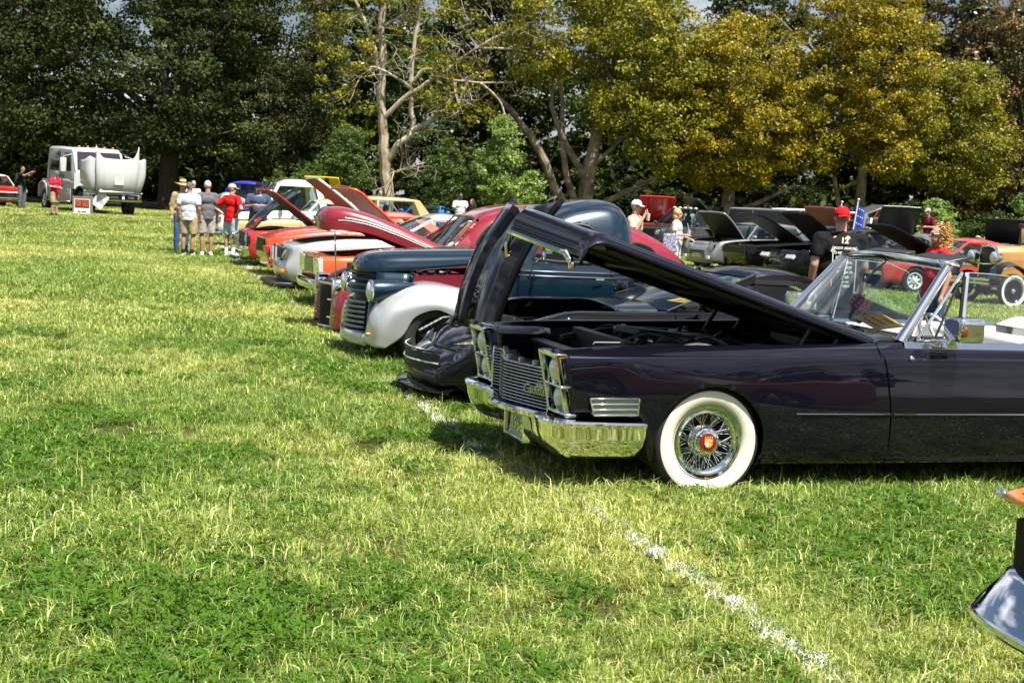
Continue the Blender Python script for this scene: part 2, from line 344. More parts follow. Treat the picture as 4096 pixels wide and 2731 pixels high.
def scatter(name, pts, rot, scl, idx, protos):
    """geometry-nodes scatter of the proto patches on the given points, as one object"""
    me = bpy.data.meshes.new(name); me.vertices.add(len(pts)); me.vertices.foreach_set('co', np.asarray(pts, np.float32).ravel())
    for nm, ty, dat in (('rot', 'FLOAT', rot), ('scl', 'FLOAT', scl)):
        a = me.attributes.new(nm, ty, 'POINT'); a.data.foreach_set('value', np.asarray(dat, np.float32))
    a = me.attributes.new('idx', 'INT', 'POINT'); a.data.foreach_set('value', np.asarray(idx, np.int32))
    o = bpy.data.objects.new(name, me); COL.objects.link(o)
    pc = bpy.data.collections.new(name + '_patches')
    for p in protos: pc.objects.link(p)
    ng = bpy.data.node_groups.new(name + '_scatter', 'GeometryNodeTree'); ng.interface.new_socket('Geometry', in_out='INPUT', socket_type='NodeSocketGeometry'); ng.interface.new_socket('Geometry', in_out='OUTPUT', socket_type='NodeSocketGeometry')
    N, L = ng.nodes, ng.links; gi = N.new('NodeGroupInput'); go = N.new('NodeGroupOutput'); ip = N.new('GeometryNodeInstanceOnPoints'); ci = N.new('GeometryNodeCollectionInfo')
    ci.inputs['Collection'].default_value = pc; ci.inputs['Separate Children'].default_value = True; ci.inputs['Reset Children'].default_value = True
    def at(nm, ty): n = N.new('GeometryNodeInputNamedAttribute'); n.data_type = ty; n.inputs['Name'].default_value = nm; return n.outputs[0]
    cx = N.new('ShaderNodeCombineXYZ'); L.new(at('rot', 'FLOAT'), cx.inputs['Z'])
    L.new(gi.outputs[0], ip.inputs['Points']); L.new(ci.outputs[0], ip.inputs['Instance']); ip.inputs['Pick Instance'].default_value = True
    L.new(at('idx', 'INT'), ip.inputs['Instance Index']); L.new(cx.outputs[0], ip.inputs['Rotation']); L.new(at('scl', 'FLOAT'), ip.inputs['Scale']); L.new(ip.outputs[0], go.inputs[0])
    md = o.modifiers.new('scatter', 'NODES'); md.node_group = ng; return o
GRASSM = leafy('grass_blades', [(.062, .140, .011), (.140, .265, .024), (.33, .44, .072), (.74, .72, .32)], trans=.29, inst=True,
               dry=[(.18, .25, .028), (.37, .44, .075), (.67, .67, .23), (.90, .84, .46)], pn=(.20, .44, .60), gloss=.035)
CLOVERM = leafy('clover_leaves', [(.053, .125, .011), (.10, .215, .021), (.21, .35, .052)], trans=.3, inst=True, gloss=.04)
def nz2(x, y, s):   # cheap value noise for patch choice
    return .5 + .25*(np.sin(x*s*1.7+y*s*.9+2.1) + np.sin(x*s*-.8+y*s*1.9+.7)*.8 + np.sin(x*s*3.1+4.0)*np.sin(y*s*2.7)*.7)
def make_grass():
    pa = [blade_patch('grass_patch_a%d' % i, 250, .20, .028, .085, .0055, GRASSM, .95, 20+i, clump=(9, 7, 12, 6)[i]) for i in range(4)]
    pa += [clover_patch('grass_patch_b%d' % i, 130, .17, CLOVERM, 40+i) for i in range(2)]
    pa += [blade_patch('grass_patch_c%d' % i, 300, .40, .04, .085, .010, GRASSM, .85, 60+i, clump=10) for i in range(3)]
    pa += [blade_patch('grass_patch_d%d' % i, 330, .80, .045, .085, .018, GRASSM, .7, 70+i, clump=16) for i in range(3)]
    P = []; rot = []; sc = []; ix = []
    def zone(y0, y1, area, ids, s0, s1, wide=.42, extra=2.2):
        A = (wide*(y1*y1-y0*y0) + 2*extra*(y1-y0)); n = int(A/area)
        y = np.sqrt(rg.uniform(y0*y0, y1*y1, n)); hw = wide*y+extra; x = rg.uniform(-1, 1, n)*hw
        for a, b in zip(x, y):
            c = nz2(a, b, .85) + rg.normal(0, .07)
            g_ = ids[rg.integers(0, min(4, len(ids)))]
            if len(ids) > 3 and rg.random() < min(max((.47-c)*2.2, .05), .50): kk = [rg.integers(4, 6), rg.integers(4, 6)] + ([g_] if rg.random() < .55 else [])
            else: kk = [g_]
            for k in kk:
                dx, dy = (rg.normal(0, .08, 2) if len(kk) > 1 else (0, 0))
                P.append((a+dx, b+dy, gz(a, b))); rot.append(rg.uniform(0, 6.283)); sc.append(rg.uniform(s0, s1)*(1.0+.35*(nz2(a+5, b, .6)-.5))); ix.append(k)
    zone(3.2, 9.5, .026, [0, 1, 2, 3, 4, 5], .8, 1.25); zone(9.5, 16, .038, [0, 1, 2, 3, 4, 5], .85, 1.3)
    zone(16, 34, .13, [6, 7, 8], .85, 1.25); zone(34, 72, .55, [9, 10, 11], .8, 1.15, extra=4)
    tag(scatter('grass', P, rot, sc, ix, pa), 'short mown grass with clover patches covering the whole field', 'grass', kind='stuff')
    wm = mat('chalk_paint', (.80, .82, .80), rough=.8, spec=.2, noise=.18, nscale=40)
    def blades_w(nm, n, seed):
        o = blade_patch(nm, n, .050, .015, .05, .007, wm, 1.0, seed, clump=4); return o
    pw = [blades_w('chalk_patch_%d' % i, (34, 22, 46)[i], 90+i) for i in range(3)]
    kx = [1.75, 1.29, .48, -.2, -1.11, -2.52, -4.86, -6.91, -9.5]; ky = [3.6, 5.34, 8.34, 10.06, 13.29, 18.71, 27.21, 34.69, 44.]
    fx = pchip(ky, kx); P = []; y = 3.6
    while y < 44:
        dens = .5+.5*math.sin(y*1.9)*math.sin(y*.73+1) + rg.normal(0, .25)
        if dens > -.15:
            for q in range(1 if dens < .55 else 2): P.append((float(fx(y))+rg.normal(0, .026)+.03*math.sin(y*2.3), y+rg.normal(0, .03), gz(0, y)+.016))
        y += rg.uniform(.035, .075)*(1 if y < 18 else 1.6)
    n = len(P); o = scatter('chalk_line', P, rg.uniform(0, 6.28, n), rg.uniform(.55, 1.15, n)*np.where(np.array(P)[:, 1] > 18, .95, .9), rg.integers(0, 3, n), pw)
    tag(o, 'broken white chalk line running along the noses of the parked cars', 'chalk line', kind='structure')
make_grass()

# ------------------------------------------------------------------ trees
BARKS = dict(
    sycamore=mat('sycamore_bark', (.30, .26, .18), rough=.85, col2=(.12, .085, .05), nscale=2.2, bump=.5, bscale=9),
    pale=mat('pale_bark', (.52, .47, .36), rough=.85, col2=(.24, .17, .10), nscale=1.6, bump=.4, bscale=8),
    dark=mat('dark_bark', (.075, .055, .04), rough=.9, noise=.5, nscale=6, bump=.6, bscale=14))
LEAF = dict(
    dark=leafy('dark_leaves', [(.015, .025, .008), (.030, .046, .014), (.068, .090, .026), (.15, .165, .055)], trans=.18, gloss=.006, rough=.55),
    olive=leafy('olive_leaves', [(.035, .045, .016), (.060, .075, .026), (.11, .12, .045), (.20, .18, .06)], trans=.22, gloss=.008),
    yellow=leafy('yellow_leaves', [(.075, .095, .010), (.17, .18, .016), (.32, .30, .026), (.46, .38, .04)], trans=.30, gloss=.02),
    gold=leafy('golden_leaves', [(.095, .10, .010), (.22, .20, .014), (.40, .32, .022), (.52, .34, .03)], trans=.30, gloss=.02),
    green=leafy('green_leaves', [(.030, .060, .012), (.060, .11, .022), (.11, .17, .035), (.18, .22, .06)], trans=.35, gloss=.022),
    bright=leafy('bright_green_leaves', [(.09, .17, .035), (.17, .28, .06), (.30, .41, .11), (.44, .50, .18)], trans=.35, gloss=.022),
    russet=leafy('russet_leaves', [(.05, .075, .03), (.09, .12, .045), (.20, .13, .05), (.34, .13, .05)], trans=.35, gloss=.02),
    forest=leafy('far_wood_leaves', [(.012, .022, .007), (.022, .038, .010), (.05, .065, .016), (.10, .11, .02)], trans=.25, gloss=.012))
def leaves(n, blobs, size, g, clump=.75, shell=.62, nclump=None, per=55, upbias=.5, flat=.55, rvbias=(0, 1)):
    """blobs: list of (cx,cy,cz, rx,ry,rz, weight). leaves sit in clumps biased to the blob surfaces"""
    W = np.array([b[6] for b in blobs], float); W /= W.sum(); nc = nclump or max(12, n//per)
    bi = g.choice(len(blobs), nc, p=W); B = np.array([b[:6] for b in blobs], float)[bi]
    d = g.normal(0, 1, (nc, 3)); d /= np.linalg.norm(d, axis=1)[:, None]; r = np.where(g.random(nc) < shell, g.uniform(.80, 1.06, nc), g.uniform(.2, .9, nc)**.6)
    C = B[:, :3] + d*B[:, 3:6]*r[:, None]; csz = clump*g.uniform(.55, 1.35, nc); crv = g.beta(2, 2, nc)
    ci = g.integers(0, nc, n); p = g.normal(0, 1, (n, 3)); p /= (np.linalg.norm(p, axis=1)[:, None] + 1e-6); p *= (g.random(n)**.45)[:, None]
    P = C[ci] + p*csz[ci][:, None]*np.array([1, 1, flat])
    P[:, 2] = np.maximum(P[:, 2], .12)
    nrm = g.normal(0, 1, (n, 3)); nrm[:, 2] += upbias*1.2; nrm += d[ci]*.45; nrm /= np.linalg.norm(nrm, axis=1)[:, None]
    a = np.cross(nrm, g.normal(0, 1, (n, 3))); a /= (np.linalg.norm(a, axis=1)[:, None] + 1e-6); b = np.cross(nrm, a)
    s = size*g.uniform(.6, 1.35, n)[:, None]; w = s*.62
    V = np.stack([P - a*s*.5, P + b*w*.5 + nrm*s*.08, P + a*s*.55, P - b*w*.5 + nrm*s*.08], 1).reshape(-1, 3); i = np.arange(n)*4
    rv = np.clip(crv[ci]*.62 + g.random(n)*.38, 0, 1)*(rvbias[1]-rvbias[0]) + rvbias[0]
    return V, np.stack([i, i+1, i+2, i+3], 1), rv
def limb(mb, pts, r0, r1, n=9, wob=.06, seed=0, seg=None):
    g = random.Random(seed); q = catmull([np.array(p, float) for p in pts], seg or max(6, 4*len(pts))); k = len(q); L_ = float(np.linalg.norm(np.array(pts[-1])-np.array(pts[0])))
    q = [p if i in (0,) else p + np.array([g.gauss(0, 1), g.gauss(0, 1), g.gauss(0, .5)])*wob*min(1, L_/6)*.5 for i, p in enumerate(q)]
    mb.tube(q, [r0 + (r1-r0)*(i/(k-1))**.85 for i in range(k)], n)
def twigs(mb, g, start, dirv, length, r, depth):
    d = Vector(dirv).normalized(); pts = [Vector(start)]; k = 4
    for i in range(k):
        d = (d + Vector((g.gauss(0, .25), g.gauss(0, .25), g.gauss(.04, .2)))).normalized(); pts.append(pts[-1] + d*length/k)
    mb.tube([tuple(p) for p in pts], [r*(1-.2*i) for i in range(k+1)], 5, caps=False)
    if depth > 0:
        for i in range(g.choice([2, 3, 3])):
            s = pts[g.choice([1, 2, 3, 4])]; nd = (d + Vector((g.gauss(0, .8), g.gauss(0, .8), g.gauss(.1, .6)))).normalized(); twigs(mb, g, s, nd, length*g.uniform(.5, .75), r*.5, depth-1)
def tree(name, label, base, limbs, blobs, nleaf, size, leaf, bark, seed=1, cat='tree', group=None, auto=0, clump=.75, shell=.62, tw=0, upbias=.5, rvbias=(0, 1), flat=.55, tw_r=.035, per=55):
    """base: ground point; limbs: (points relative to base, r0, r1); blobs relative to base"""
    root = empty(name, (base[0], base[1], gz(base[0], base[1])-.05)); tag(root, label, cat, group); g = np.random.default_rng(seed); pr = random.Random(seed)
    mb = MB()
    for j, (pts, r0, r1) in enumerate(limbs): limb(mb, pts, r0, r1, seed=seed*31+j)
    for j in range(auto):     # extra limbs from the trunk into the crown
        b = blobs[pr.randrange(len(blobs))]; tp = limbs[0][0]; s = np.array(tp[-1])*pr.uniform(.55, 1) + np.array(tp[0])*0
        e = np.array([b[0]+pr.gauss(0, .45)*b[3], b[1]+pr.gauss(0, .45)*b[4], b[2]+pr.uniform(-.2, .6)*b[5]]); md = s*.5+e*.5+np.array([pr.gauss(0, .3), pr.gauss(0, .3), -.06*abs(e[0]-s[0])])
        limb(mb, [s, md, e], limbs[0][2]*pr.uniform(.5, .75), .03, 6, seed=seed*77+j)
    for j in range(tw):
        pts, r0, r1 = limbs[pr.randrange(len(limbs))]; k = pr.randrange(1, len(pts)); s = Vector(pts[k-1]).lerp(Vector(pts[k]), pr.random())
        twigs(mb, pr, s, (pr.gauss(0, 1), pr.gauss(-.2, .8), pr.gauss(.4, .6)), pr.uniform(1.2, 2.6), tw_r, 2)
    mb.build('trunk', BARKS[bark], root)
    if nleaf:
        V, Fq, rv = leaves(nleaf, blobs, size, g, clump=clump, shell=shell, upbias=upbias, rvbias=rvbias, flat=flat, per=per)
        o = bpy.data.objects.new('crown', np_mesh('crown', V, Fq, rv, LEAF[leaf])); COL.objects.link(o); o.parent = root
    return root
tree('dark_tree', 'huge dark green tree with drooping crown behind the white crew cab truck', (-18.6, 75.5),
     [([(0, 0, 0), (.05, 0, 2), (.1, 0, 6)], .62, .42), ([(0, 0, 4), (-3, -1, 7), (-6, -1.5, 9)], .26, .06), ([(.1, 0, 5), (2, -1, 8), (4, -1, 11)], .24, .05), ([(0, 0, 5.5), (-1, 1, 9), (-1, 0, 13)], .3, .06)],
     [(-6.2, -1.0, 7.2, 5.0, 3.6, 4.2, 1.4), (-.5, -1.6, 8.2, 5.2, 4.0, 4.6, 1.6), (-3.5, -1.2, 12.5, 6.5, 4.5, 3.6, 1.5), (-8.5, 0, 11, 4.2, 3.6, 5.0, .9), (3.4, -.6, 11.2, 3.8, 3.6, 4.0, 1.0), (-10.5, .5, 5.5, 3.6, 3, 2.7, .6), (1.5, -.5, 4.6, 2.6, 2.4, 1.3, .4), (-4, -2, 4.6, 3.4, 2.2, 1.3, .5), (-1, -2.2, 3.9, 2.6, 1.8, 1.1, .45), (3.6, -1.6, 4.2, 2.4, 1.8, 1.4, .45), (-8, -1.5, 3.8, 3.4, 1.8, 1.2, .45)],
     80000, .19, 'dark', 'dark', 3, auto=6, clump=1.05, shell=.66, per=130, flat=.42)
tree('olive_tree', 'tall dull olive tree right of the huge dark tree', (-13.2, 77.5),
     [([(0, 0, 0), (.1, 0, 3), (-.2, 0, 8)], .40, .2), ([(0, 0, 4), (1.5, -.5, 7), (2.2, -.6, 10)], .18, .04)],
     [(-.2, -1.2, 5.2, 3.0, 2.6, 3.4, 1), (.2, -1.0, 9.4, 3.6, 3.0, 3.6, 1.3), (-.8, -.5, 13.5, 4.2, 3, 3, 1), (1.3, -1.2, 3.6, 1.9, 1.8, 1.9, .45), (2.2, -.8, 7.0, 1.7, 1.9, 2.6, .5)],
     40000, .14, 'olive', 'dark', 5, auto=6, clump=.75, per=95, flat=.5)
# pale sycamore, thinly leaved, its trunk and main limbs as they stand
tree('pale_sycamore', 'tall pale barked sycamore with thin yellow leaves and bare twigs', (-6.7, 73.0),
     [([(0, 0, 0), (-.1, 0, .9), (.0, 0, 1.6), (-.28, 0, 3.2), (-.35, 0, 4.6), (-.62, 0, 6.4), (-.60, 0, 8.2), (-.68, 0, 10.2), (-.62, 0, 13.5)], .40, .14),
      ([(-.25, 0, 3.0), (.3, -.2, 4.0), (1.1, -.3, 4.9), (1.0, -.4, 6.2), (.92, -.4, 8.0), (1.15, -.3, 10.5), (1.1, -.3, 13)], .19, .07),
      ([(1.1, -.3, 4.9), (2.3, -.5, 5.6), (3.1, -.7, 6.7), (3.2, -.8, 7.3)], .13, .05),
      ([(-.45, 0, 5.4), (.8, -.4, 6.6), (2.3, -.7, 7.6), (4.2, -.9, 9.1), (6.6, -1.1, 10.4), (8.8, -1.1, 10.3)], .15, .03),
      ([(.95, -.4, 7.2), (1.7, -.5, 8.0), (2.9, -.8, 7.5), (4.4, -.9, 7.4), (6.2, -1.0, 7.5)], .10, .03),
      ([(.95, -.4, 7.0), (.1, -.6, 7.5), (-.9, -.8, 7.9), (-1.5, -.8, 7.7)], .09, .03),
      ([(3.1, -.8, 7.4), (3.3, -.8, 6.7), (3.6, -.9, 6.2)], .07, .03), ([(4.4, -.9, 7.4), (5.4, -1, 6.6), (5.9, -1, 5.6), (6.2, -1, 5.2)], .07, .02),
      ([(-.62, 0, 7.6), (-1.3, -.1, 9.6), (-2.1, -.1, 11.3), (-2.6, 0, 13)], .14, .06), ([(-.64, 0, 10.0), (.2, -.2, 10.5), (.9, -.3, 10.9)], .08, .05),
      ([(4.2, -.9, 9.1), (5.8, -1, 9.1), (7.6, -1.1, 8.8), (9.2, -1.1, 8.0)], .08, .02), ([(-.05, 0, 2.6), (.7, -.2, 2.9), (1.8, -.3, 3.3)], .08, .04)],
     [(-2.4, -.2, 9.0, 1.8, 1.6, 3.2, .9), (2.6, -.6, 9.8, 2.6, 1.6, 2.4, 1.0), (.4, -.3, 12, 3.6, 1.8, 1.6, 1), (-1.8, -.4, 5.6, 1.4, 1.1, 1.2, .35), (4.2, -.9, 7.0, 2.4, 1.1, 1.5, .55), (2.2, -.5, 6.6, 1.6, .9, 1, .3)],
     8200, .17, 'yellow', 'pale', 7, clump=.55, shell=.4, tw=62, tw_r=.036)
tree('forked_sycamore', 'broad sycamore with forked grey limbs and yellow green crown', (3.4, 73.5),
     [([(0, 0, 0), (.02, 0, 1.5), (.1, 0, 3.4), (.35, 0, 5.4), (.5, 0, 8), (.4, 0, 11)], .52, .16), ([(-.1, 0, .5), (-1.3, -.2, 1.9), (-2.6, -.4, 4.4), (-3.9, -.5, 6.0), (-4.9, -.6, 6.9)], .30, .12),
      ([(-.1, 0, .7), (-.9, -.2, 2.6), (-1.3, -.2, 4.6), (-1.5, -.2, 6.8), (-1.9, -.2, 8.6)], .22, .08), ([(.1, 0, 2.8), (-1.0, -.2, 4.4), (-2.0, -.2, 6.6), (-1.6, -.2, 9.5)], .24, .08),
      ([(.1, 0, 1.0), (1.3, -.4, 2.0), (2.9, -.7, 2.9), (4.2, -.8, 3.6)], .22, .07), ([(.2, 0, 3.6), (1.2, -.3, 4.6), (2.4, -.5, 5.8)], .16, .06)],
     [(2.0, -1.2, 9.6, 2.6, 2.4, 3.4, 1.3), (-1.2, -.8, 10.6, 3.4, 2.4, 2.6, 1.1), (4.0, -1.4, 5.4, 2.3, 2.0, 1.9, .9), (1.6, -1.2, 6.4, 1.9, 1.7, 1.4, .6), (-2.6, -.8, 8.6, 1.7, 1.6, 1.2, .35), (4.6, -.8, 8.6, 2.2, 2.2, 2.9, .9), (.5, 0, 13, 4.5, 2.6, 2, 1)],
     50000, .165, 'yellow', 'sycamore', 9, auto=5, clump=.72, per=90, shell=.7, tw=14)
tree('golden_sycamore', 'golden yellow sycamore behind the dark four wheel drive with raised hood', (10.9, 74.0),
     [([(0, 0, 0), (-.1, 0, 2), (0, 0, 4.4), (.1, 0, 8)], .42, .2), ([(.05, 0, 1.5), (1.6, -.3, 2.3), (3.2, -.6, 3.2)], .16, .06)],
     [(-1.6, -1.2, 5.6, 2.1, 1.9, 2.9, 1.1), (.9, -1.5, 6.2, 2.2, 1.9, 3.3, 1.2), (.0, -1.2, 9.4, 2.7, 2.1, 2.2, 1), (-3.4, -1.0, 7.6, 1.7, 1.6, 2.3, .6), (.4, -1.4, 3.9, 1.3, 1.2, 1.0, .35), (-1.6, -1.3, 3.6, 1.0, 1.0, .8, .2)],
     46000, .155, 'gold', 'sycamore', 13, auto=5, clump=.66, per=90, shell=.7)
tree('amber_sycamore', 'tall amber yellow sycamore with a forked trunk above the row of black cars', (17.7, 74.5),
     [([(0, 0, 0), (.05, 0, 1.6), (.0, 0, 3.6), (.1, 0, 8)], .40, .18), ([(-.05, 0, 1.0), (-1.0, -.2, 2.0), (-1.5, -.3, 3.8)], .2, .1), ([(.1, 0, 1.4), (1.6, -.2, 1.9), (3.0, -.3, 2.2)], .14, .05)],
     [(-2.6, -1.1, 8.0, 2.2, 2.0, 3.6, 1.1), (.4, -1.5, 9.2, 2.6, 2.2, 4.0, 1.5), (.6, -1.3, 5.4, 1.8, 1.8, 1.7, .8), (-3.0, -1.2, 5.0, 1.5, 1.4, 1.4, .40), (-1.0, -1.0, 12.4, 3.2, 2.4, 2.0, 1), (-4.4, -.8, 6.8, 1.1, 1.2, 1.4, .25)],
     52000, .155, 'gold', 'sycamore', 17, auto=5, clump=.66, per=90, shell=.7)
tree('yellow_green_tree', 'rounded yellow green tree between the amber sycamore and the russet tree', (22.4, 75.5),
     [([(0, 0, 0), (0, 0, 2.4), (.1, 0, 6)], .34, .18)],
     [(-.8, -1.2, 7.2, 2.2, 2.0, 2.6, 1), (.9, -1.3, 5.6, 2.0, 1.8, 2.6, 1), (-.6, -1.1, 4.7, 1.8, 1.6, 1.4, .6), (.4, -1, 8.6, 1.6, 1.6, 1.4, .5)],
     32000, .15, 'yellow', 'dark', 19, auto=4, clump=.64, per=90, shell=.7)
tree('russet_tree', 'tall green tree with russet tips at the top corner of the wood', (27.2, 77.0),
     [([(0, 0, 0), (-.2, 0, 5), (-.5, 0, 10)], .4, .2), ([(-.3, 0, 7), (-1.8, -.4, 10), (-2.6, -.5, 12.5)], .16, .05)],
     [(-.4, -1.0, 8.0, 2.8, 2.2, 2.8, 1), (.8, -.8, 11.2, 3, 2.4, 2.2, 1), (.2, -.8, 4.6, 2.6, 2.0, 2.0, .7), (-1.6, -.4, 12.2, 1.4, 1.4, 1.2, .4)],
     17000, .18, 'russet', 'dark', 23, auto=4, clump=.55)
tree('pale_green_tree', 'small pale green tree at the edge of the field, right of the light green fir', (26.2, 70.5),
     [([(0, 0, 0), (0, 0, 1.2), (.1, 0, 3)], .14, .06)], [(.0, 0, 2.6, 1.7, 1.4, 2.1, 1), (.7, 0, 4.2, 1.1, 1, 1.3, .5), (-.8, -.2, 1.5, 1.1, 1, 1.1, .4)], 9000, .14, 'bright', 'dark', 29, clump=.45)
tree('young_tree', 'young light green tree with a pointed crown left of the standing couple', (-1.1, 70.2),
     [([(0, 0, 0), (0, 0, 1.5), (.05, 0, 5)], .09, .03)], [(0, 0, 3.0, 1.3, 1.1, 1.5, 1), (.1, 0, 4.7, .7, .7, 1.1, .5), (.6, -.1, 2.0, 1.2, 1, .8, .5), (1.5, .2, 2.3, .8, .7, .9, .35)], 9500, .15, 'bright', 'dark', 31, clump=.4, auto=4)
tree('slim_young_tree', 'slim darker young tree beside the pointed light green one', (-3.6, 71.5),
     [([(0, 0, 0), (0, 0, 1.5), (.05, 0, 4)], .08, .03)], [(0, 0, 2.3, 1.1, 1.0, 1.6, 1), (-.2, 0, 3.8, .6, .6, .9, .4)], 6500, .13, 'green', 'dark', 37, clump=.36, auto=3)
tree('feathery_tree', 'feathery green young tree left of the pale sycamore trunk', (-8.9, 71.8),
     [([(0, 0, 0), (0, 0, 1.5), (.05, 0, 4)], .08, .03)], [(0, 0, 2.2, 1.4, 1.1, 1.9, 1), (.2, 0, 3.9, .8, .7, 1.0, .4), (-1.0, .2, 1.8, .9, .8, 1.2, .35)], 11000, .11, 'green', 'dark', 41, clump=.42, rvbias=(.25, 1))
tree('olive_bush', 'low olive bush at the foot of the forked sycamore', (3.1, 68.0), [([(0, 0, 0), (0, 0, .8)], .06, .02)], [(0, 0, .95, 1.15, .9, .95, 1), (.8, .1, .8, .6, .6, .7, .3)], 5200, .11, 'olive', 'dark', 43, 'bush', clump=.3, rvbias=(.35, 1))
tree('light_green_fir', 'light green soft fir shaped tree behind the man in the maroon shirt', (18.9, 64.5),
     [([(0, 0, 0), (0, 0, 2.6)], .06, .02)], [(0, 0, .9, 1.0, .9, .8, 1), (0, 0, 1.7, .75, .7, .7, .7), (0, 0, 2.35, .4, .4, .55, .35)], 6500, .12, 'bright', 'dark', 47, clump=.32, upbias=.9, flat=.35)
for i, (x, y, rx, h, lf) in enumerate([(-11.6, 73.2, 1.7, 2.6, 'green'), (-10.0, 76, 1.6, 3.6, 'bright'), (-4.6, 76.5, 2.0, 4.2, 'green'), (-1.5, 78, 2.2, 3.6, 'green'), (.8, 76, 1.4, 2.6, 'green'), (6.8, 80, 2.6, 3.2, 'forest'), (14.4, 80, 2.8, 3.0, 'forest'),
                                        (21.2, 79, 2.6, 2.6, 'green'), (24.0, 73.5, 1.5, 2.2, 'green'), (-16.2, 80.5, 2.2, 2.4, 'dark'), (-25.5, 81, 3.0, 3.0, 'dark')]):
    lab = ['leafy green shrub right of the olive tree', 'taller bright green shrub behind the leafy shrub and white pickup', 'tall green shrub just right of the pale sycamore trunk', 'green shrub behind the pointed young tree', 'small green shrub left of the forked sycamore',
           'dark undergrowth shrub right of the forked sycamore', 'dark undergrowth shrub between golden and amber sycamores', 'green undergrowth right of the amber sycamore trunk', 'green shrub left of the small pale green tree', 'dark shrub behind the huge dark tree trunk', 'dark shrub at the far edge behind the red convertible'][i]
    tree('shrub', lab, (x, y), [([(0, 0, 0), (0, 0, h*.5)], .07, .03)], [(0, 0, h*.5, rx, 1.1, h*.5, 1), (rx*.4, 0, h*.72, rx*.6, .9, h*.36, .5), (-rx*.5, -.2, h*.35, rx*.6, .8, h*.36, .4)], int(2600*rx), .14, lf, 'dark', 100+i, 'shrub', 'shrubs along the edge of the wood', clump=.4)
BK = [(26.2, 83.5, 18, 'russet', 'tall russet tree in the top corner between yellow tree and russet tree'), (-30, 86, 17.5, 'dark', 'dark tree filling the top corner behind the red convertible'), (-9.5, 84, 15.5, 'green', 'green tree behind the pale sycamore, toward the olive tree'), (-2.5, 88, 17.5, 'olive', 'yellowing green tree behind the bare twigs of the pale sycamore'), (6.0, 87, 16.0, 'green', 'green tree behind the forked sycamore'),
      (13.5, 88, 16.5, 'olive', 'yellow green tree behind the golden and amber sycamores, leaf colour darkened for shaded depth'), (21.0, 88, 18.0, 'olive', 'tall yellow tree behind the amber sycamore top, leaf colour darkened for shaded depth'), (30.5, 87, 14.5, 'green', 'dark green tree behind the russet tree'), (-19.5, 90, 16.5, 'dark', 'dark tree behind the huge drooping tree')]  # yellow trees given darker olive leaves, colour standing in for shaded gaps between crowns
for i, (x, y, h, lf, lab) in enumerate(BK):
    tree('wood_tree', lab, (x, y), [([(0, 0, 0), (.1, 0, h*.35), (0, 0, h*.7)], .36, .14)],
         [(0, -.5, h*.62, 4.0, 3, h*.30, 1), (-2.2, -.5, h*.45, 2.8, 2.2, h*.22, .7), (2.3, -.6, h*.48, 2.8, 2.2, h*.22, .7), (.3, -.8, h*.82, 3.0, 2.4, h*.2, .7), (0, -.8, h*.24, 3.0, 2.0, h*.14, .4)], 30000, .27, lf, 'dark', 200+i, group='trees of the wood behind the field', auto=4, clump=.75)
def far_wood():
    g = np.random.default_rng(77); bl = []
    for i in range(150):
        x = -62+(i%75)*1.75+g.normal(0, .8); y = g.uniform(82, 90) if i < 75 else g.uniform(93, 100); h = g.uniform(3.5, 5.5) if i < 75 else g.uniform(10, 14.5)*(1.15 if x < -10 else 1.0)
        bl.append((x, y, h*.5, 2.6, 2.2, h*.55, 1))
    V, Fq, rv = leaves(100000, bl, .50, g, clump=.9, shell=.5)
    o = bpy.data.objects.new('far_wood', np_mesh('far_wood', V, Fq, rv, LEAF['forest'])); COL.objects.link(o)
    tag(o, 'dense dark wood closing the view behind the field', 'wood', kind='stuff')
    bl = [(-75+i*2.2, g.uniform(103, 108), 3.2, 2.8, 2.0, 3.6, 1) for i in range(72)]
    V, Fq, rv = leaves(34000, bl, .95, g, clump=1.2, shell=.4)
    o = bpy.data.objects.new('deep_wood', np_mesh('deep_wood', V, Fq, rv, LEAF['forest'])); COL.objects.link(o)
    tag(o, 'darkest depth of the wood under the far crowns', 'wood', kind='stuff')
    bl = []                                      # the wood on the near side of the field, behind the viewer: mirrored in the paint
    for i in range(64):
        x = -62+i*2.0+g.normal(0, .8); h = g.uniform(8.5, 13.5); bl.append((x, g.uniform(-44, -36), h*.5, 2.8, 2.4, h*.52, 1))
    V, Fq, rv = leaves(42000, bl, .60, g, clump=1.0, shell=.5)
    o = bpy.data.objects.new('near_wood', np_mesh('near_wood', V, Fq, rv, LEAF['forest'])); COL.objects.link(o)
    tag(o, 'wood on the other side of the field, mirrored in the car paint', 'wood', kind='stuff')
far_wood()
# ------------------------------------------------------------------ car kit: local x runs from nose to tail, -y is the side towards the camera
def ringpts(r, n): return [(r*math.cos(2*math.pi*i/n), r*math.sin(2*math.pi*i/n)) for i in range(n)]
WCACHE = {}
def tyre_mesh(r, w, rim, ww):
    key = ('t', r, w, rim, ww)
    if key in WCACHE: return WCACHE[key]
    h = w/2; a = rim; s = r - a
    prof = [(a-.005, h*.55), (a, h*.80), (a+s*.18, h*.96), (a+s*.45, h*1.05), (a+s*.71, h*1.0), (a+s*.90, h*.88), (r-.004, h*.72), (r, h*.55)]
    prof += [(r, q*h) for q in (.36, .34, .02, .0)]
    p2 = [(p[0], -p[1]) for p in reversed(prof[:-1])]
    full = prof + p2; mids = [0]*(len(full)-1)
    if ww:                                # whitewall band on the outer side (-y is outward: axis is -y so +h is outward)
        for i in range(1, 4): mids[i] = 1
    mb = MB(); mb.lathe(full, (0, 0, 0), (0, -1, 0), 56 if r > .2 else 32, mids=mids)
    me = mb.mesh('tyre', [RUBBER, WHITEWALL], angle=50); WCACHE[key] = me; return me
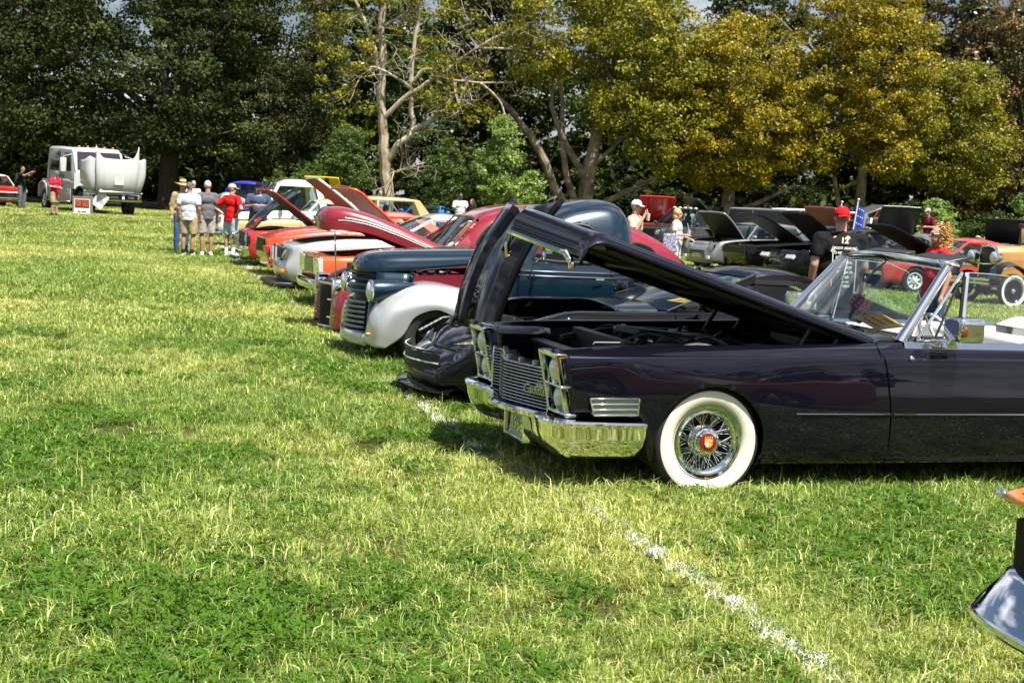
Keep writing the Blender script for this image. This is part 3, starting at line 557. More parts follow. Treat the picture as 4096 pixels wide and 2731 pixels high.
def rim_mesh(style, rim, w, m1, m2):
    key = ('r', style, rim, w, m1.name, m2.name)
    if key in WCACHE: return WCACHE[key]
    mb = MB(); h = w/2; n = 40; ax = (0, -1, 0)
    # barrel and lip
    mb.lathe([(rim+.004, h*.80), (rim-.004, h*.90), (rim-.022, h*.88), (rim-.030, h*.70), (rim-.034, -h*.6), (rim-.10, -h*.62)], (0, 0, 0), ax, n, m=0)
    mb.lathe([(rim-.034, -h*.2), (.03, -h*.25)], (0, 0, 0), ax, 24, m=1)   # dark brake disc behind
    def spokes(k, r0, r1, w0, w1, dep0, dep1, m=0, th=.02):
        for i in range(k):
            a = 2*math.pi*i/k + .3; c, s_ = math.cos(a), math.sin(a)
            def P(r, t, d): return (c*r - s_*t, -d, s_*r + c*t)
            V = [P(r0, -w0, dep0), P(r0, w0, dep0), P(r1, w1, dep1), P(r1, -w1, dep1), P(r0, -w0*1.2, dep0-th*1.6), P(r0, w0*1.2, dep0-th*1.6), P(r1, w1*1.2, dep1-th*1.6), P(r1, -w1*1.2, dep1-th*1.6)]
            mb.add(V, [(0, 1, 2, 3), (7, 6, 5, 4), (0, 4, 5, 1), (1, 5, 6, 2), (2, 6, 7, 3), (3, 7, 4, 0)], m)
    if style == 'five':
        mb.lathe([(.085, h*.35), (.085, h*.72), (.06, h*.80), (.035, h*.82), (.03, h*.98), (0.001, h*1.0)], (0, 0, 0), ax, 24, m=0); spokes(5, .06, rim-.03, .046, .020, h*.70, h*.55)
        for i in range(5):
            a = 2*math.pi*i/5 + .93; mb.lathe([(.011, h*.7), (.011, h*.9), (.001, h*.92)], (.06*math.cos(a), 0, .06*math.sin(a)), ax, 8, m=0)
    elif style == 'ten':
        mb.lathe([(.06, h*.3), (.055, h*.72), (.03, h*.78), (.001, h*.8)], (0, 0, 0), ax, 20, m=0); spokes(10, .05, rim-.03, .014, .012, h*.66, h*.72)
    elif style == 'disc':
        mb.lathe([(rim-.032, h*.55), (rim-.06, h*.74), (.10, h*.62), (.075, h*.86), (.04, h*.98), (.001, h*1.0)], (0, 0, 0), ax, 32, m=0)
    elif style == 'slot':
        mb.lathe([(.09, h*.4), (.085, h*.72), (.05, h*.86), (.001, h*.9)], (0, 0, 0), ax, 24, m=0); spokes(8, .07, rim-.03, .02, .034, h*.62, h*.66)
    elif style == 'wire':           # crossed wire spokes with a stepped hub and a crest in the middle
        mb.lathe([(rim-.030, h*.72), (rim-.040, h*.66), (rim-.050, h*.70), (rim-.058, h*.60)], (0, 0, 0), ax, 48, m=0)
        for tier, (rr, d0, d1, off) in enumerate(((.068, h*.20, h*.52, .46), (.085, h*.62, h*.56, .40), (.060, h*.05, h*.50, -.5))):
            k = 20
            for i in range(k):
                a = 2*math.pi*(i + .5*(tier % 2))/k; sg = 1 if i % 2 else -1; b = a + sg*abs(off)*(.8 if tier < 2 else .5)
                mb.tube([(rr*math.cos(a), -d0, rr*math.sin(a)), ((rim-.052)*math.cos(b), -d1, (rim-.052)*math.sin(b))], .0032, 5, m=0)
                mb.tube([((rim-.064)*math.cos(b), -d1-.001, (rim-.064)*math.sin(b)), ((rim-.046)*math.cos(b), -d1, (rim-.046)*math.sin(b))], .0062, 5, m=0)
        mb.lathe([(.100, h*.10), (.104, h*.24), (.092, h*.32), (.098, h*.56), (.090, h*.62), (.086, h*.74), (.075, h*.78), (.072, h*.90), (.058, h*.93)], (0, 0, 0), ax, 40, m=0)
    elif style == 'thin':           # early wire wheel
        for i in range(30):
            a = 2*math.pi*i/30; b = a + (.5 if i % 2 else -.5)*.5; mb.tube([(.05*math.cos(a), -h*(.75 if i % 3 else -.2), .05*math.sin(a)), ((rim-.03)*math.cos(b), 0, (rim-.03)*math.sin(b))], .0042, 5, m=1)
        mb.lathe([(.055, -h*.2), (.06, h*.6), (.05, h*.9), (.03, h*1.05), (.001, h*1.08)], (0, 0, 0), ax, 20, m=0)
    me = mb.mesh('wheel', [m1, m2], angle=40); WCACHE[key] = me; return me
DARKSTEEL = mat('dark_brake_metal', (.03, .03, .032), rough=.5, metal=.6)
def wheel(car, x, y, r, w=.20, rim=None, style='five', ww=False, m1=None, m2=None, z=None, steer=0.0):
    rim = rim or r*.60
    o = bpy.data.objects.new('wheel', rim_mesh(style, rim, w, m1 or CHROME, m2 or DARKSTEEL)); COL.objects.link(o); o.parent = car; o.location = (x, y, r-.02 if z is None else z)
    o.rotation_euler = (0, 0, (math.pi if y > 0 else 0) + steer)
    t = bpy.data.objects.new('tyre', tyre_mesh(r, w, rim, ww)); COL.objects.link(t); t.parent = o; return o
def arch_liner(mb, x, z, r, y, depth=.32, m=0):
    sg = -1 if y < 0 else 1; P = []
    for i in range(13):
        a = math.pi*(-.12 + 1.24*i/12); P.append([(x + r*math.cos(a), y, z + r*math.sin(a)), (x + r*math.cos(a), y - sg*depth, z + r*math.sin(a))])
    mb.grid(P, m); mb.add([p[1] for p in P], [tuple(range(13))], m)
def seatmb(mb, x, y, z, w=.52, back=.55, tilt=.2, m=0):
    mb.box((x, y, z+.09), (.5, w, .18), m); mb.box((x+.27+back*.5*math.sin(tilt), y, z+.12+back*.5), (.13, w*.96, back), m, rot=(0, tilt, 0)); mb.box((x+.32+back*math.sin(tilt), y, z+.2+back), (.10, w*.5, .2), m, rot=(0, tilt, 0))
def steering(car, x, y, z, r=.19, m=None):
    mb = MB(); c = Matrix.Translation((x, y, z)) @ Matrix.Rotation(R(62), 4, 'Y'); n = 28
    ring = [[c @ Vector(((r + .013*math.cos(b))*math.cos(a), (r + .013*math.cos(b))*math.sin(a), .013*math.sin(b))) for b in [2*math.pi*j/8 for j in range(8)]] for a in [2*math.pi*i/n for i in range(n)]]
    mb.grid(ring, cu=True, cv=True)
    for a in (0.3, 2.84, 4.71): mb.tube([c @ Vector((0, 0, -.02)), c @ Vector((r*math.cos(a), r*math.sin(a), 0))], .012, 6)
    mb.tube([c @ Vector((0, 0, -.05)), c @ Vector((0, 0, .02))], .04, 12); return mb.build('steering_wheel', m or BLACK, car)
def engine(car, x0, x1, z, w, seed=0, shiny=.4, col=None):
    """engine block, air cleaner, hoses, battery and braces filling a bay; z is the bay's upper level"""
    g = random.Random(seed); cx = (x0+x1)/2; mb = MB(); mb.box((cx+.05, 0, z-.22), (min(.75, (x1-x0)*.7), .5, .22)); 
    for s in (-1, 1): mb.box((cx+.05, s*.21, z-.10), (min(.62, (x1-x0)*.55), .15, .10), rot=(s*-.35, 0, 0))
    mb.lathe([(.001, .10), (.12, .10), (.16, .085), (.165, .03), (.15, .0), (.001, 0)], (cx, 0, z-.08), (0, 0, 1), 24)
    mb.tube([(x0+.12, -.2, z-.10), (cx-.2, -.16, z-.02), (cx, -.1, z-.08)], .03, 8); mb.tube([(x0+.12, .22, z-.12), (cx-.1, .3, z-.04), (cx+.2, .25, z-.12)], .025, 8)
    mb.build('engine', ENGINE if not col else col, car, bevel=.012)
    md = MB(); md.box((x0+.3, -w*.72, z-.12), (.26, .18, .2)); md.box((x1-.22, w*.6, z-.1), (.2, .24, .16)); md.box((x1-.18, -w*.55, z-.09), (.18, .3, .14)); md.box((x0+.10, 0, z-.1), (.07, w*1.3, .22))
    for i in range(7):
        a = (g.uniform(x0+.1, x1-.1), g.uniform(-w*.8, w*.8), z-.07); b = (g.uniform(x0+.1, x1-.1), g.uniform(-w*.8, w*.8), z-.07); md.tube([a, ((a[0]+b[0])/2, (a[1]+b[1])/2, z-.01), b], g.uniform(.008, .018), 6)
    md.build('engine_fittings', BLACK, car, bevel=.01)
def gcar(name, label, pos, rz, S, cat='car', group=None, kind=None):
    """car from a table of proportions (metres)"""
    g = S.get
    car = empty(name, (pos[0], pos[1], gz(pos[0], pos[1])-.02), R(rz)); tag(car, label, cat, group)
    L_, W = S['L'], S['W']; zb = g('zb', .22); P_ = S['paint']; zs = pchip(*zip(*S['belt'])); plan = pchip(*zip(*g('plan', [(0, .90), (.35, .97), (.9, 1), (L_-.7, 1), (L_, .9)])))
    ln = g('nose', [(0, .06), (.45, 0), (1, .10)]); lf = pchip(*zip(*ln)); lt = pchip(*zip(*g('tail', [(0, -.08), (.5, 0), (1, -.05)])))
    fr = g('fr', [0, .16, .42, .74, .93, 1.0, 1.0]); vf = g('vf', [.93, .985, 1.0, .99, .955, .90, g('inset', .78)])
    xf, xr, wr = S['xf'], S['xr'], S['wr']; ra = g('arch', wr+.055); hx0, hx1 = g('hood', (.12, 1.5)); xc0, xc1 = g('cab', (1.5, 3.6))
    xs = sorted(set(np.round(np.r_[np.linspace(0, .5, 14), np.linspace(.5, L_-.5, int(L_*20)), np.linspace(L_-.5, L_, 12), hx0, hx1, xc0, xc1], 4)))
    def sec(x):
        z1 = float(zs(x)); pl = float(plan(x))*W; kf = max(0, 1-x/.55)**2; kr = max(0, 1-(L_-x)/.55)**2; out = []
        zb_ = zb + g('chin', 0.)*kf
        for f, v in zip(fr, vf):
            z = zb_ + f*(z1-zb_); out.append(np.array([x + float(lf(f))*kf + float(lt(f))*kr, -v*pl, z]))
        return out
    body = MB(); Gd = [catmull(sec(x), 22) for x in xs]; body.grid(Gd)
    for xa in (xf, xr): body.arch(xa, wr-.02, ra, .4)
    body.mirror()
    for ends, fl in ((Gd[0], False), (Gd[-1], True)):           # nose and tail caps
        row = [[(p[0] + g('bow', .0)*(-(1 if not fl else -1))*(1-(t*t)), p[1]*t, p[2]) for t in np.linspace(1, -1, 13)] for p in ends]; body.grid(row, flip=fl)
    def deck(x0, x1, crown, lift=0.0):
        st = [x for x in xs if x0-1e-4 <= x <= x1+1e-4]; rows = []
        for x in st:
            e = sec(x)[-1]; kb = max(0, 1-x/.55)**2; kt = max(0, 1-(L_-x)/.55)**2; rows.append([(e[0] - g('bow', .0)*(kb-kt)*(1-t*t), e[1]*t, e[2] + lift + crown*(1-t*t)*(1-.9*max(kb, kt))) for t in np.linspace(1, -1, 13)])
        return rows
    if hx0 > .02: body.grid(deck(0, hx0, g('crown', .03)))
    if xc1 < L_-.02 and not g('bed'): body.grid(deck(xc1, L_, g('tcrown', .03)))
    if g('cowl', True) and xc0 > hx1 + .02: body.grid(deck(hx1, xc0, g('crown', .03)))
    bo = body.build('body', P_, car, angle=32, solid=g('solid', .012), weld=True)
    if g('stripe'):
        m_, x0, x1, vw = g('stripe'); sb = MB(); sb.grid([[(p[0], p[1]*vw, p[2]+.004) for p in r] for r in deck(x0, x1, g('crown', .03))], flip=True); sb.build('stripe', m_, car)
    # dark inside: bay walls and floor, cabin tub, arch liners
    tub = MB(); zt = min(float(zs(hx0+.1)), float(zs(hx1))); iw = W*g('inset', .78)*float(plan(hx0+.2))
    tub.box(((xc0+xc1)/2, 0, zb+.08), (xc1-xc0, W*1.7, .06)); 
    if g('open') is not None: tub.box(((hx0+hx1)/2, 0, zt-.34), (hx1-hx0, iw*1.9, .04)); tub.box((hx1+.01, 0, (zb+zt)/2-.02), (.03, W*1.72, zt-zb-.06)); tub.box((hx0-.02+.03, 0, zt-.2), (.03, iw*1.9, .3))
    tub.box(((xf+xr)/2, 0, zb+.02), (L_-.9, W*1.3, .05)); tub.box((L_/2, 0, zb+.05), (L_*.86, W*1.1, .08))
    for xa in (xf, xr):
        for sg in (-1, 1): arch_liner(tub, xa, wr-.02, ra+.012, sg*W*.93)
    tub.build('underbody', DARK, car)
    # hood
    hw = W*g('inset', .78)
    if g('open') is None:
        hm = MB(); hm.grid(deck(hx0, hx1, g('crown', .03), .006)); hm.build('hood', g('hoodpaint', P_), car, solid=.02)
    else:
        e0, e1 = sec(hx0)[-1], sec(hx1)[-1]; ang = g('open'); front = g('hinge', 'r') == 'f'; piv = Vector((e0[0], 0, e0[2])) if front else Vector((e1[0], 0, e1[2]+.02))
        drop = g('lip', .0); rows = []; hpf = pchip(*zip(*g('hoodprof'))) if g('hoodprof') else None
        for x in np.linspace(hx0-(.04 if not front else 0), hx1, 16):
            e = sec(max(x, 0))[-1]; k = max(0, 1-(x-hx0)/.18); rows.append([(x + g('tips', 0)*abs(t)**5*(x-hx0)/(hx1-hx0), e[1]*t, e[2]+.012+g('crown', .03)*(1-t*t) + (float(hpf(abs(t))) if hpf else 0.0) - drop*k*k) for t in np.linspace(1, -1, 31)])
        hm = MB(); hm.grid(rows); M = Matrix.Translation(piv) @ Matrix.Rotation(R(ang if not front else -ang), 4, 'Y') @ Matrix.Translation(-piv); hm.xf(M)
        ho = hm.build('hood', [g('hoodpaint', P_), g('under', BLACK)], car); sd = ho.modifiers.new('solid', 'SOLIDIFY'); sd.thickness = .045; sd.offset = -1; sd.material_offset = 1; sd.material_offset_rim = 0
        engine(car, hx0, hx1, zt-.02, iw, seed=int(pos[0]*10) & 255, col=g('engcol'))
        if g('prop'):
            a = Vector((hx0+.25, -iw*.95, zt-.03)); b = M @ Vector((hx0+.2, -iw*.8, zt)); q = MB(); q.tube([a, b], .009, 6); q.build('prop_rod', STEEL, car)
    # greenhouse
    cb = g('cabin')
    if cb:
        A0, A1, B1, C0 = cb['A0'], cb['A1'], cb['B1'], cb['C0']; wt, wb_ = cb.get('wt', W*.70), cb.get('wb', W*.88); cr = cb.get('crown', .05); ex = cb.get('bulge', .05); pw = cb.get('pw', .05)
        rm = MB(); nx = 14; prof = catmull([np.array(A1), np.array([(A1[0]*.65+B1[0]*.35), max(A1[1], B1[1])+cb.get('arc', .03)]), np.array([(A1[0]*.3+B1[0]*.7), max(A1[1], B1[1])+cb.get('arc', .03)]), np.array(B1)], nx)
        rows = []
        for i, p in enumerate(prof):
            edge = min(1, min(i, nx-1-i)/2.5)
            rows.append([(p[0], -wt*math.copysign(min(1, abs(t)), t), p[1] + cr*edge*(1-abs(t)**2.6) - (.05 if abs(t) > .99 else 0)*1) for t in (1, .995, .95, .85, .6, .3, 0, -.3, -.6, -.85, -.95, -.995, -1)])
        rm.grid(rows)
        for sg in (-1, 1):
            def bar(p, q, yp, yq, wx, wy=.045):
                d = (np.array(q)-np.array(p)); d = d/np.linalg.norm(d); nn = np.array([-d[1], d[0]])*wx/2
                V = []
                for (pt, y) in ((p, yp), (q, yq)):
                    for o1, o2 in ((-1, 0), (1, 0), (1, -wy), (-1, -wy)): V.append((pt[0]+nn[0]*o1, sg*(y+o2), pt[1]+nn[1]*o1))
                rm.add(V, [(0, 1, 2, 3), (7, 6, 5, 4), (0, 4, 5, 1), (1, 5, 6, 2), (2, 6, 7, 3), (3, 7, 4, 0)] if sg > 0 else [(3, 2, 1, 0), (4, 5, 6, 7), (1, 5, 4, 0), (2, 6, 5, 1), (3, 7, 6, 2), (0, 4, 7, 3)])
            bar((A0[0], A0[1]-.03), (A1[0]+.02, A1[1]), wb_, wt, pw)
            cwid = cb.get('cw', .22); V = []       # rear quarter panel
            q = [(C0[0]+.06, C0[1]-.03), (C0[0]-cwid*1.5, C0[1]-.03), (B1[0]-cwid*.7, B1[1]-.03), (B1[0]+.03, B1[1])]
            for dz in (0, -.035): V += [(x, sg*((wb_ if i < 2 else wt)+dz), z) for i, (x, z) in enumerate(q)]
            rm.add(V, [(0, 1, 2, 3), (7, 6, 5, 4), (0, 4, 5, 1), (1, 5, 6, 2), (2, 6, 7, 3), (3, 7, 4, 0)])
            if cb.get('B'): x = cb['B']; bar((x, A0[1]-.03), (x+.05, A1[1]), wb_-.004, wt, .07)
            bar((A1[0], A1[1]-.03), (B1[0], B1[1]-.03), wt+.004, wt+.004, .05)
        rm.build('roof', cb.get('paint', P_), car, bevel=.012, angle=40)
        def pane(nm, a, b, ya, yb, bow, m):
            rows = [[(a[0]+(b[0]-a[0])*u - bow*(1-t*t), (ya+(yb-ya)*u)*t*.97, a[1]+(b[1]-a[1])*u + .02*math.sin(math.pi*u)) for t in np.linspace(-1, 1, 11)] for u in np.linspace(0, 1, 6)]
            q = MB(); q.grid(rows); q.build(nm, m, car)
        gl = cb.get('glass', GLASS); pane('windshield', A0, (A1[0]+.01, A1[1]-.005), wb_, wt, .10, gl); pane('rear_window', (C0[0], C0[1]), (B1[0], B1[1]-.005), wb_*.92, wt*.96, -.08, gl)
        if not cb.get('nosidewin'):
            for sg in (-1, 1):
                q = MB(); cwid = cb.get('cw', .22); pts = [(A0[0]+.06, wb_-.02, A0[1]-.03), (C0[0]-cwid*1.5, wb_-.02, C0[1]-.03), (B1[0]-cwid*.7, wt-.015, B1[1]-.04), (A1[0]+.06, wt-.015, A1[1]-.04)]
                q.add([(x, sg*y, z) for x, y, z in pts], [(0, 1, 2, 3)]); q.build('side_window', gl, car, smooth=False)
        st = MB(); sx = cb.get('seat', (A1[0]+B1[0])/2-.25); sz = zb+.18
        for sg in (-1, 1): seatmb(st, sx, sg*W*.42, sz, back=min(.58, max(.35, A1[1]-sz-.45)))
        st.box((A0[0]+.22, 0, A0[1]-.16), (.36, wb_*1.8, .20)); st.build('seats', g('seatmat', SEATGREY), car, bevel=.04); steering(car, A0[0]+.52, -W*.42, A0[1]-.06)
    # wheels
    for xa in (xf, xr):
        for sg in (-1, 1):
            wd = g('ww_', .20); wheel(car, xa, sg*(W-.02-wd/2), wr, wd, g('rim'), g('wheel', 'five'), g('ww', False), g('wm1'), g('wm2'))
    # nose details
    def nx_(z): f = min(1, max(0, (z-zb)/(float(zs(0))-zb))); return float(lf(f)) - g('bow', 0)*.8
    for (v, z, r_) in g('lamps', []):
        for sg in (-1, 1):
            q = MB(); q.lathe([(r_*1.22, .03), (r_*1.22, -.03), (r_*1.05, -.045), (r_, -.02)], (nx_(z), sg*v, z), (1, 0, 0), 24, m=1); q.lathe([(r_, -.022), (r_*.8, -.036), (r_*.4, -.048), (.001, -.052)], (nx_(z), sg*v, z), (1, 0, 0), 24, m=0); q.build('headlight', [LAMP, g('bezel', CHROME)], car)
    for (v0, v1, z0, z1, m_, nm) in g('rects', []):
        for sg in ((-1, 1) if v0 > 0.001 else (1,)):
            xq = (nx_(z0)+nx_(z1))/2; q = MB(); th = math.atan2(nx_(z1)-nx_(z0), z1-z0); q.box((xq+.0, sg*(v0+v1)/2, (z0+z1)/2), (.07, abs(v1-v0), z1-z0), rot=(0, th, 0)); q.build(nm, m_, car, bevel=.012)
    gr = g('grille')
    if gr:
        v, z0, z1, nb, m_ = gr; xq = (nx_(z0)+nx_(z1))/2; q = MB(); q.box((xq+.004, 0, (z0+z1)/2), (.05, 2*v, z1-z0)); q.build('grille', DARK, car)
        bm_ = MB(); bm_.box((0, 0, 0), (.016, 2*v*.99, .012)); me = bm_.mesh('grille_bar', m_)
        for i in range(nb):
            b = bpy.data.objects.new('grille_bar', me); COL.objects.link(b); b.parent = car; z = z0+(i+.5)*(z1-z0)/nb; b.location = (xq-.03, 0, z)
    bp_ = g('bumper')
    if bp_:
        for end in (0, 1):
            z, h, m_, pr = bp_[:4]; q = MB(); e = sec(0)[2] if not end else sec(L_)[2]; sgx = -1 if not end else 1; wv = abs(e[1])+.02; rows = []
            for t in np.linspace(-1, 1, 21):
                k = abs(t)**4; xq = e[0] + sgx*pr*(1-k*.55) + (-sgx)*.22*max(0, (abs(t)-.9)/.1); y = wv*t
                rows.append([(xq+sgx*dx, y, z+dz) for dx, dz in ((-.05, h*.5), (.005, h*.48), (.03, h*.22), (.03, -h*.2), (.005, -h*.46), (-.05, -h*.5))])
            q.grid(rows, flip=bool(end)); q.build('bumper', m_, car, solid=.02)
    for (x0, x1, z, h, m_) in g('trim', []):
        for sg in (-1, 1):
            q = MB(); rows = []
            for x in np.linspace(x0, x1, 20):
                y = np.interp(z, [p[2] for p in sec(x)[:6]], [p[1] for p in sec(x)[:6]]); rows.append([(x, sg*(-y)+sg*.006, z-h/2), (x, sg*(-y)+sg*.012, z), (x, sg*(-y)+sg*.006, z+h/2)])
            q.grid(rows, flip=sg < 0); q.build('side_trim', m_, car)
    for x in g('gaps', []):
        for sg in (-1, 1):
            q = MB(); rows = [[(x-.006, sg*(-p[1])+sg*.002, p[2]), (x+.006, sg*(-p[1])+sg*.002, p[2])] for p in catmull(sec(x), 14)[:11]]; q.grid(rows, flip=sg > 0); q.build('door_gap', GAP, car)
    if g('mirrors'):
        x, z = g('mirrors')
        for sg in (-1, 1):
            q = MB(); q.ell((x, sg*(W+.08), z), (.07, .10, .065)); q.tube([(x, sg*(W-.08), z-.05), (x, sg*(W+.05), z-.01)], .018, 6); q.build('door_mirror', g('mirmat', P_), car)
    return car, sec
# ------------------------------------------------------------------ the dark blue convertible in front
NAVY = paint('midnight_blue_paint', (.0075, .0075, .015), metal=.5, rough=.30)
NAVY.node_tree.nodes['Principled BSDF'].inputs['Specular IOR Level'].default_value = .0
NAVY.node_tree.nodes['Principled BSDF'].inputs['Coat IOR'].default_value = 1.46
def local(car_o, p): return car_o.matrix_basis @ Vector(p)
def convertible():
    car = empty('convertible', (.083, 9.46, -.02), R(18)); tag(car, 'dark blue open convertible with raised hood, wire wheel and whitewall tyre', 'car', 'cars parked along the chalk line')
    CX0 = 2.27
    # side shell: rails bottom to top, both flanks
    xs = np.r_[np.linspace(0, .5, 16), np.linspace(.52, 1.37, 60), np.linspace(1.4, 5.5, 70)]
    rails = [
        [(0, -.90, .50), (.44, -.93, .50), (.50, -.93, .34), (.56, -.93, .23), (1.4, -.93, .21), (4.9, -.93, .22), (5.5, -.86, .35)],
        [(0, -.935, .545), (.44, -.972, .55), (.52, -.972, .44), (.6, -.972, .34), (1.4, -.972, .33), (4.9, -.97, .34), (5.5, -.90, .42)],
        [(0, -.945, .63), (.5, -.988, .62), (1.0, -.992, .56), (1.6, -.990, .54), (4.8, -.985, .54), (5.5, -.92, .55)],
        [(0, -.945, .74), (.5, -.985, .745), (1.0, -.990, .73), (1.7, -.982, .72), (4.8, -.975, .72), (5.5, -.92, .70)],
        [(0, -.935, .845), (.4, -.968, .868), (1.2, -.966, .880), (2.2, -.962, .886), (4.8, -.955, .885), (5.5, -.90, .86)],
        [(0, -.915, .885), (.4, -.945, .893), (1.2, -.945, .902), (2.2, -.945, .905), (4.8, -.94, .905), (5.5, -.88, .88)],
        [(0, -.86, .905), (.4, -.880, .928), (1.2, -.885, .945), (2.2, -.90, .965), (4.8, -.89, .97), (5.5, -.82, .92)],
        [(0, -.80, .905), (.4, -.800, .937), (1.2, -.800, .955), (2.1, -.80, .985), (2.35, -.86, 1.0), (4.8, -.84, 1.0), (5.5, -.78, .94)],
        [(0, -.775, .86), (.4, -.775, .875), (1.2, -.775, .89), (2.1, -.775, .91), (2.35, -.82, .93), (4.8, -.80, .93), (5.5, -.76, .90)]]
    G = loftx(rails, xs, 44); lean = lambda z: -.09*min(1, max(0, (z-.5)/.4)) + .02
    for i, x in enumerate(xs):
        k = max(0, 1-x/.45)**1.5
        if k > 0: G[i] = [np.array([p[0]+lean(p[2])*k, p[1], p[2]]) for p in G[i]]
    b = MB(); b.grid(G); b.arch(.935, .345, .378, .4, squash=.965); b.arch(4.22, .33, .42, .4, squash=.8); b.mirror()
    b.build('body', NAVY, car, angle=30, solid=.012)
    dk = MB(); dk.grid([[(x, -.83*t, .93+.05*(1-t*t)*(1 if x > 4.0 else .6)) for t in np.linspace(1, -1, 9)] for x in np.linspace(4.45, 5.5, 10)], flip=True); dk.grid([[(5.5, y*.84, z) for y in np.linspace(-1, 1, 5)] for z in np.linspace(.35, .94, 5)]); dk.build('trunk_lid', NAVY, car)
    # fender nose boxes carrying the stacked headlights
    for sg in (-1, 1):
        q = MB(); rows = []
        for x in np.linspace(0, .42, 6):
            k = max(0, 1-x/.45)**1.5; rows.append([(x+lean(z)*k, sg*(.62 if x < .3 else .66), z) for z in (.50, .62, .75, .85)] + [(x+lean(.88)*k, sg*.70, .885), (x+lean(.9)*k, sg*.80, .905)])
        q.grid(rows, flip=sg > 0); q.build('fender_inner', NAVY, car, solid=.01)
        z = MB()                                       # chrome bezel: upright frame, shelf between the lamps, lip at the foot
        def PX(zz): return lean(zz)-.012
        prof = [(.615, .93)]
        for (za, zb_, ya, yb, dx) in ((.865, .895, .61, .935, -.015), (.505, .53, .61, .955, -.02), (.685, .700, .61, .95, -.025), ):
            z.box((PX((za+zb_)/2)+.02+dx, sg*(ya+yb)/2, (za+zb_)/2), (.075, yb-ya, zb_-za))
        for (ya, yb) in ((.612, .640), (.915, .935)):
            V = []
            for zz in (.51, .89):
                for xx in (-.035, .0):
                    for yy in (ya, yb): V.append((PX(zz)+xx, sg*yy, zz))
            z.add(V, [(0, 1, 3, 2), (4, 6, 7, 5), (0, 4, 5, 1), (2, 3, 7, 6), (0, 2, 6, 4), (1, 5, 7, 3)])
        z.build('headlight_bezel', CHROME, car, bevel=.008)
        bk = MB(); bk.grid([[(lean(zz)+.045, sg*y, zz) for y in (.62, .94)] for zz in (.51, .7, .89)], flip=sg > 0); bk.build('bezel_back', STEEL, car)
        for zc in (.785, .608):
            h = MB(); n = Vector((-1, 0, 0)); o = (PX(zc)+.03, sg*.785, zc)
            h.lathe([(.083, 0), (.083, .022), (.092, .028), (.096, .012), (.096, 0)], o, n, 28, m=1); h.lathe([(.083, .016), (.07, .040), (.045, .054), (.02, .061), (.001, .062)], o, n, 28, m=0); h.build('headlight', [LAMP, CHROME], car)
    # grille: V plan, horizontal bars, upright plates
    def gx(v): a = abs(v); return -.12 + .165*min(1, a/.6)**1.25
    vv = np.linspace(-.60, .60, 25); bar = MB()
    bar.grid([[(gx(v)+dx, v, dz) for dx, dz in ((.02, -.0035), (-.012, -.003), (-.014, 0), (-.012, .003), (.02, .0035))] for v in vv]); me = bar.mesh('grille_bar', STEEL)
    for i in range(14):
        o = bpy.data.objects.new('grille_bar', me); COL.objects.link(o); o.parent = car; o.location = (0, 0, .468+i*.0212)
    up = MB(); up.box((0, 0, .606), (.10, .004, .285)); me = up.mesh('grille_upright', mat('grille_grey_metal', (.22, .22, .22), rough=.4, metal=.8))
    for v in np.linspace(-.56, .56, 17):
        o = bpy.data.objects.new('grille_upright', me); COL.objects.link(o); o.parent = car; o.location = (gx(v)+.055, v, 0)
    tb = MB(); tb.box((0, 0, .765), (.03, .034, .028)); me = tb.mesh('grille_tab', STEEL)
    for v in np.linspace(-.48, .48, 7):
        o = bpy.data.objects.new('grille_tab', me); COL.objects.link(o); o.parent = car; o.location = (gx(v)+.02, v, 0)
    gb = MB(); gb.grid([[(gx(v)+.115, v, z) for z in (.44, .76)] for v in vv], flip=True); gb.build('grille_back', DARK, car)
    for sg in (-1, 1):
        q = MB(); q.box((.02, sg*.605, .615), (.10, .022, .31)); q.build('grille_edge', CHROME, car, bevel=.006)
    # raised script on the near half of the grille
    ang = math.atan2(gx(.5)-gx(.25), .25); text('grille_script', 'Cadillac', .088, STEEL, car, Matrix.Translation((gx(-.42)-.034, -.42, .60)) @ Matrix.Rotation(R(-90) + ang*1.0, 4, 'Z') @ Matrix.Rotation(R(90), 4, 'X'), extrude=.004, shear=.3, bold=.001)
    lip = MB(); lip.grid([[(gx(v)-.06+.02*abs(v)+dx, v, z) for dx, z in ((.10, .47), (.0, .472), (-.02, .458), (-.01, .43), (.06, .425))] for v in np.linspace(-.70, .70, 29)]); lip.build('grille_sill', CHROME, car, solid=.01)
    # bumper: deep outer blades wrapping the corners, recessed middle with the year plate
    st = [(.0, .02, .215, .43), (.20, .02, .21, .43), (.235, -.03, .205, .43), (.33, -.05, .20, .43), (.46, -.02, .21, .42), (.54, -.03, .23, .45), (.60, -.10, .25, .485), (.70, -.145, .255, .497), (.84, -.15, .255, .50), (.93, -.125, .255, .50), (.99, -.07, .255, .498)]
    wrap = [(1.015, .02, .25, .497), (1.02, .15, .245, .494), (1.02, .32, .243, .490), (1.015, .44, .245, .487), (1.01, .485, .26, .484)]
    def bsec(y, x, zl, zh, nx, ny, sg):
        h = zh-zl; out = []
        for d, t in ((-.075, 1.0), (-.03, 1.012), (.0, .985), (.006, .93), (-.010, .80), (-.022, .55), (-.045, .30), (-.085, .10), (-.12, .0), (-.16, .02)):
            out.append((x+nx*d*1.0, sg*(y+ny*d), zl+h*t))
        return out
    for sg in (-1, 1):
        q = MB(); rows = [bsec(v, x, zl, zh, -1, 0 if v < .8 else (.35 if v < .95 else .8), sg) for v, x, zl, zh in st] + [bsec(v, x, zl, zh, -.25 if i == 0 else 0, 1, sg) for i, (v, x, zl, zh) in enumerate(wrap)]
        R_ = [catmull([np.array(r[k]) for r in rows], 70) for k in range(10)]; q.grid([[R_[k][i] for k in range(10)] for i in range(70)], flip=sg < 0); q.build('bumper', CHROME, car, solid=.006, angle=50)
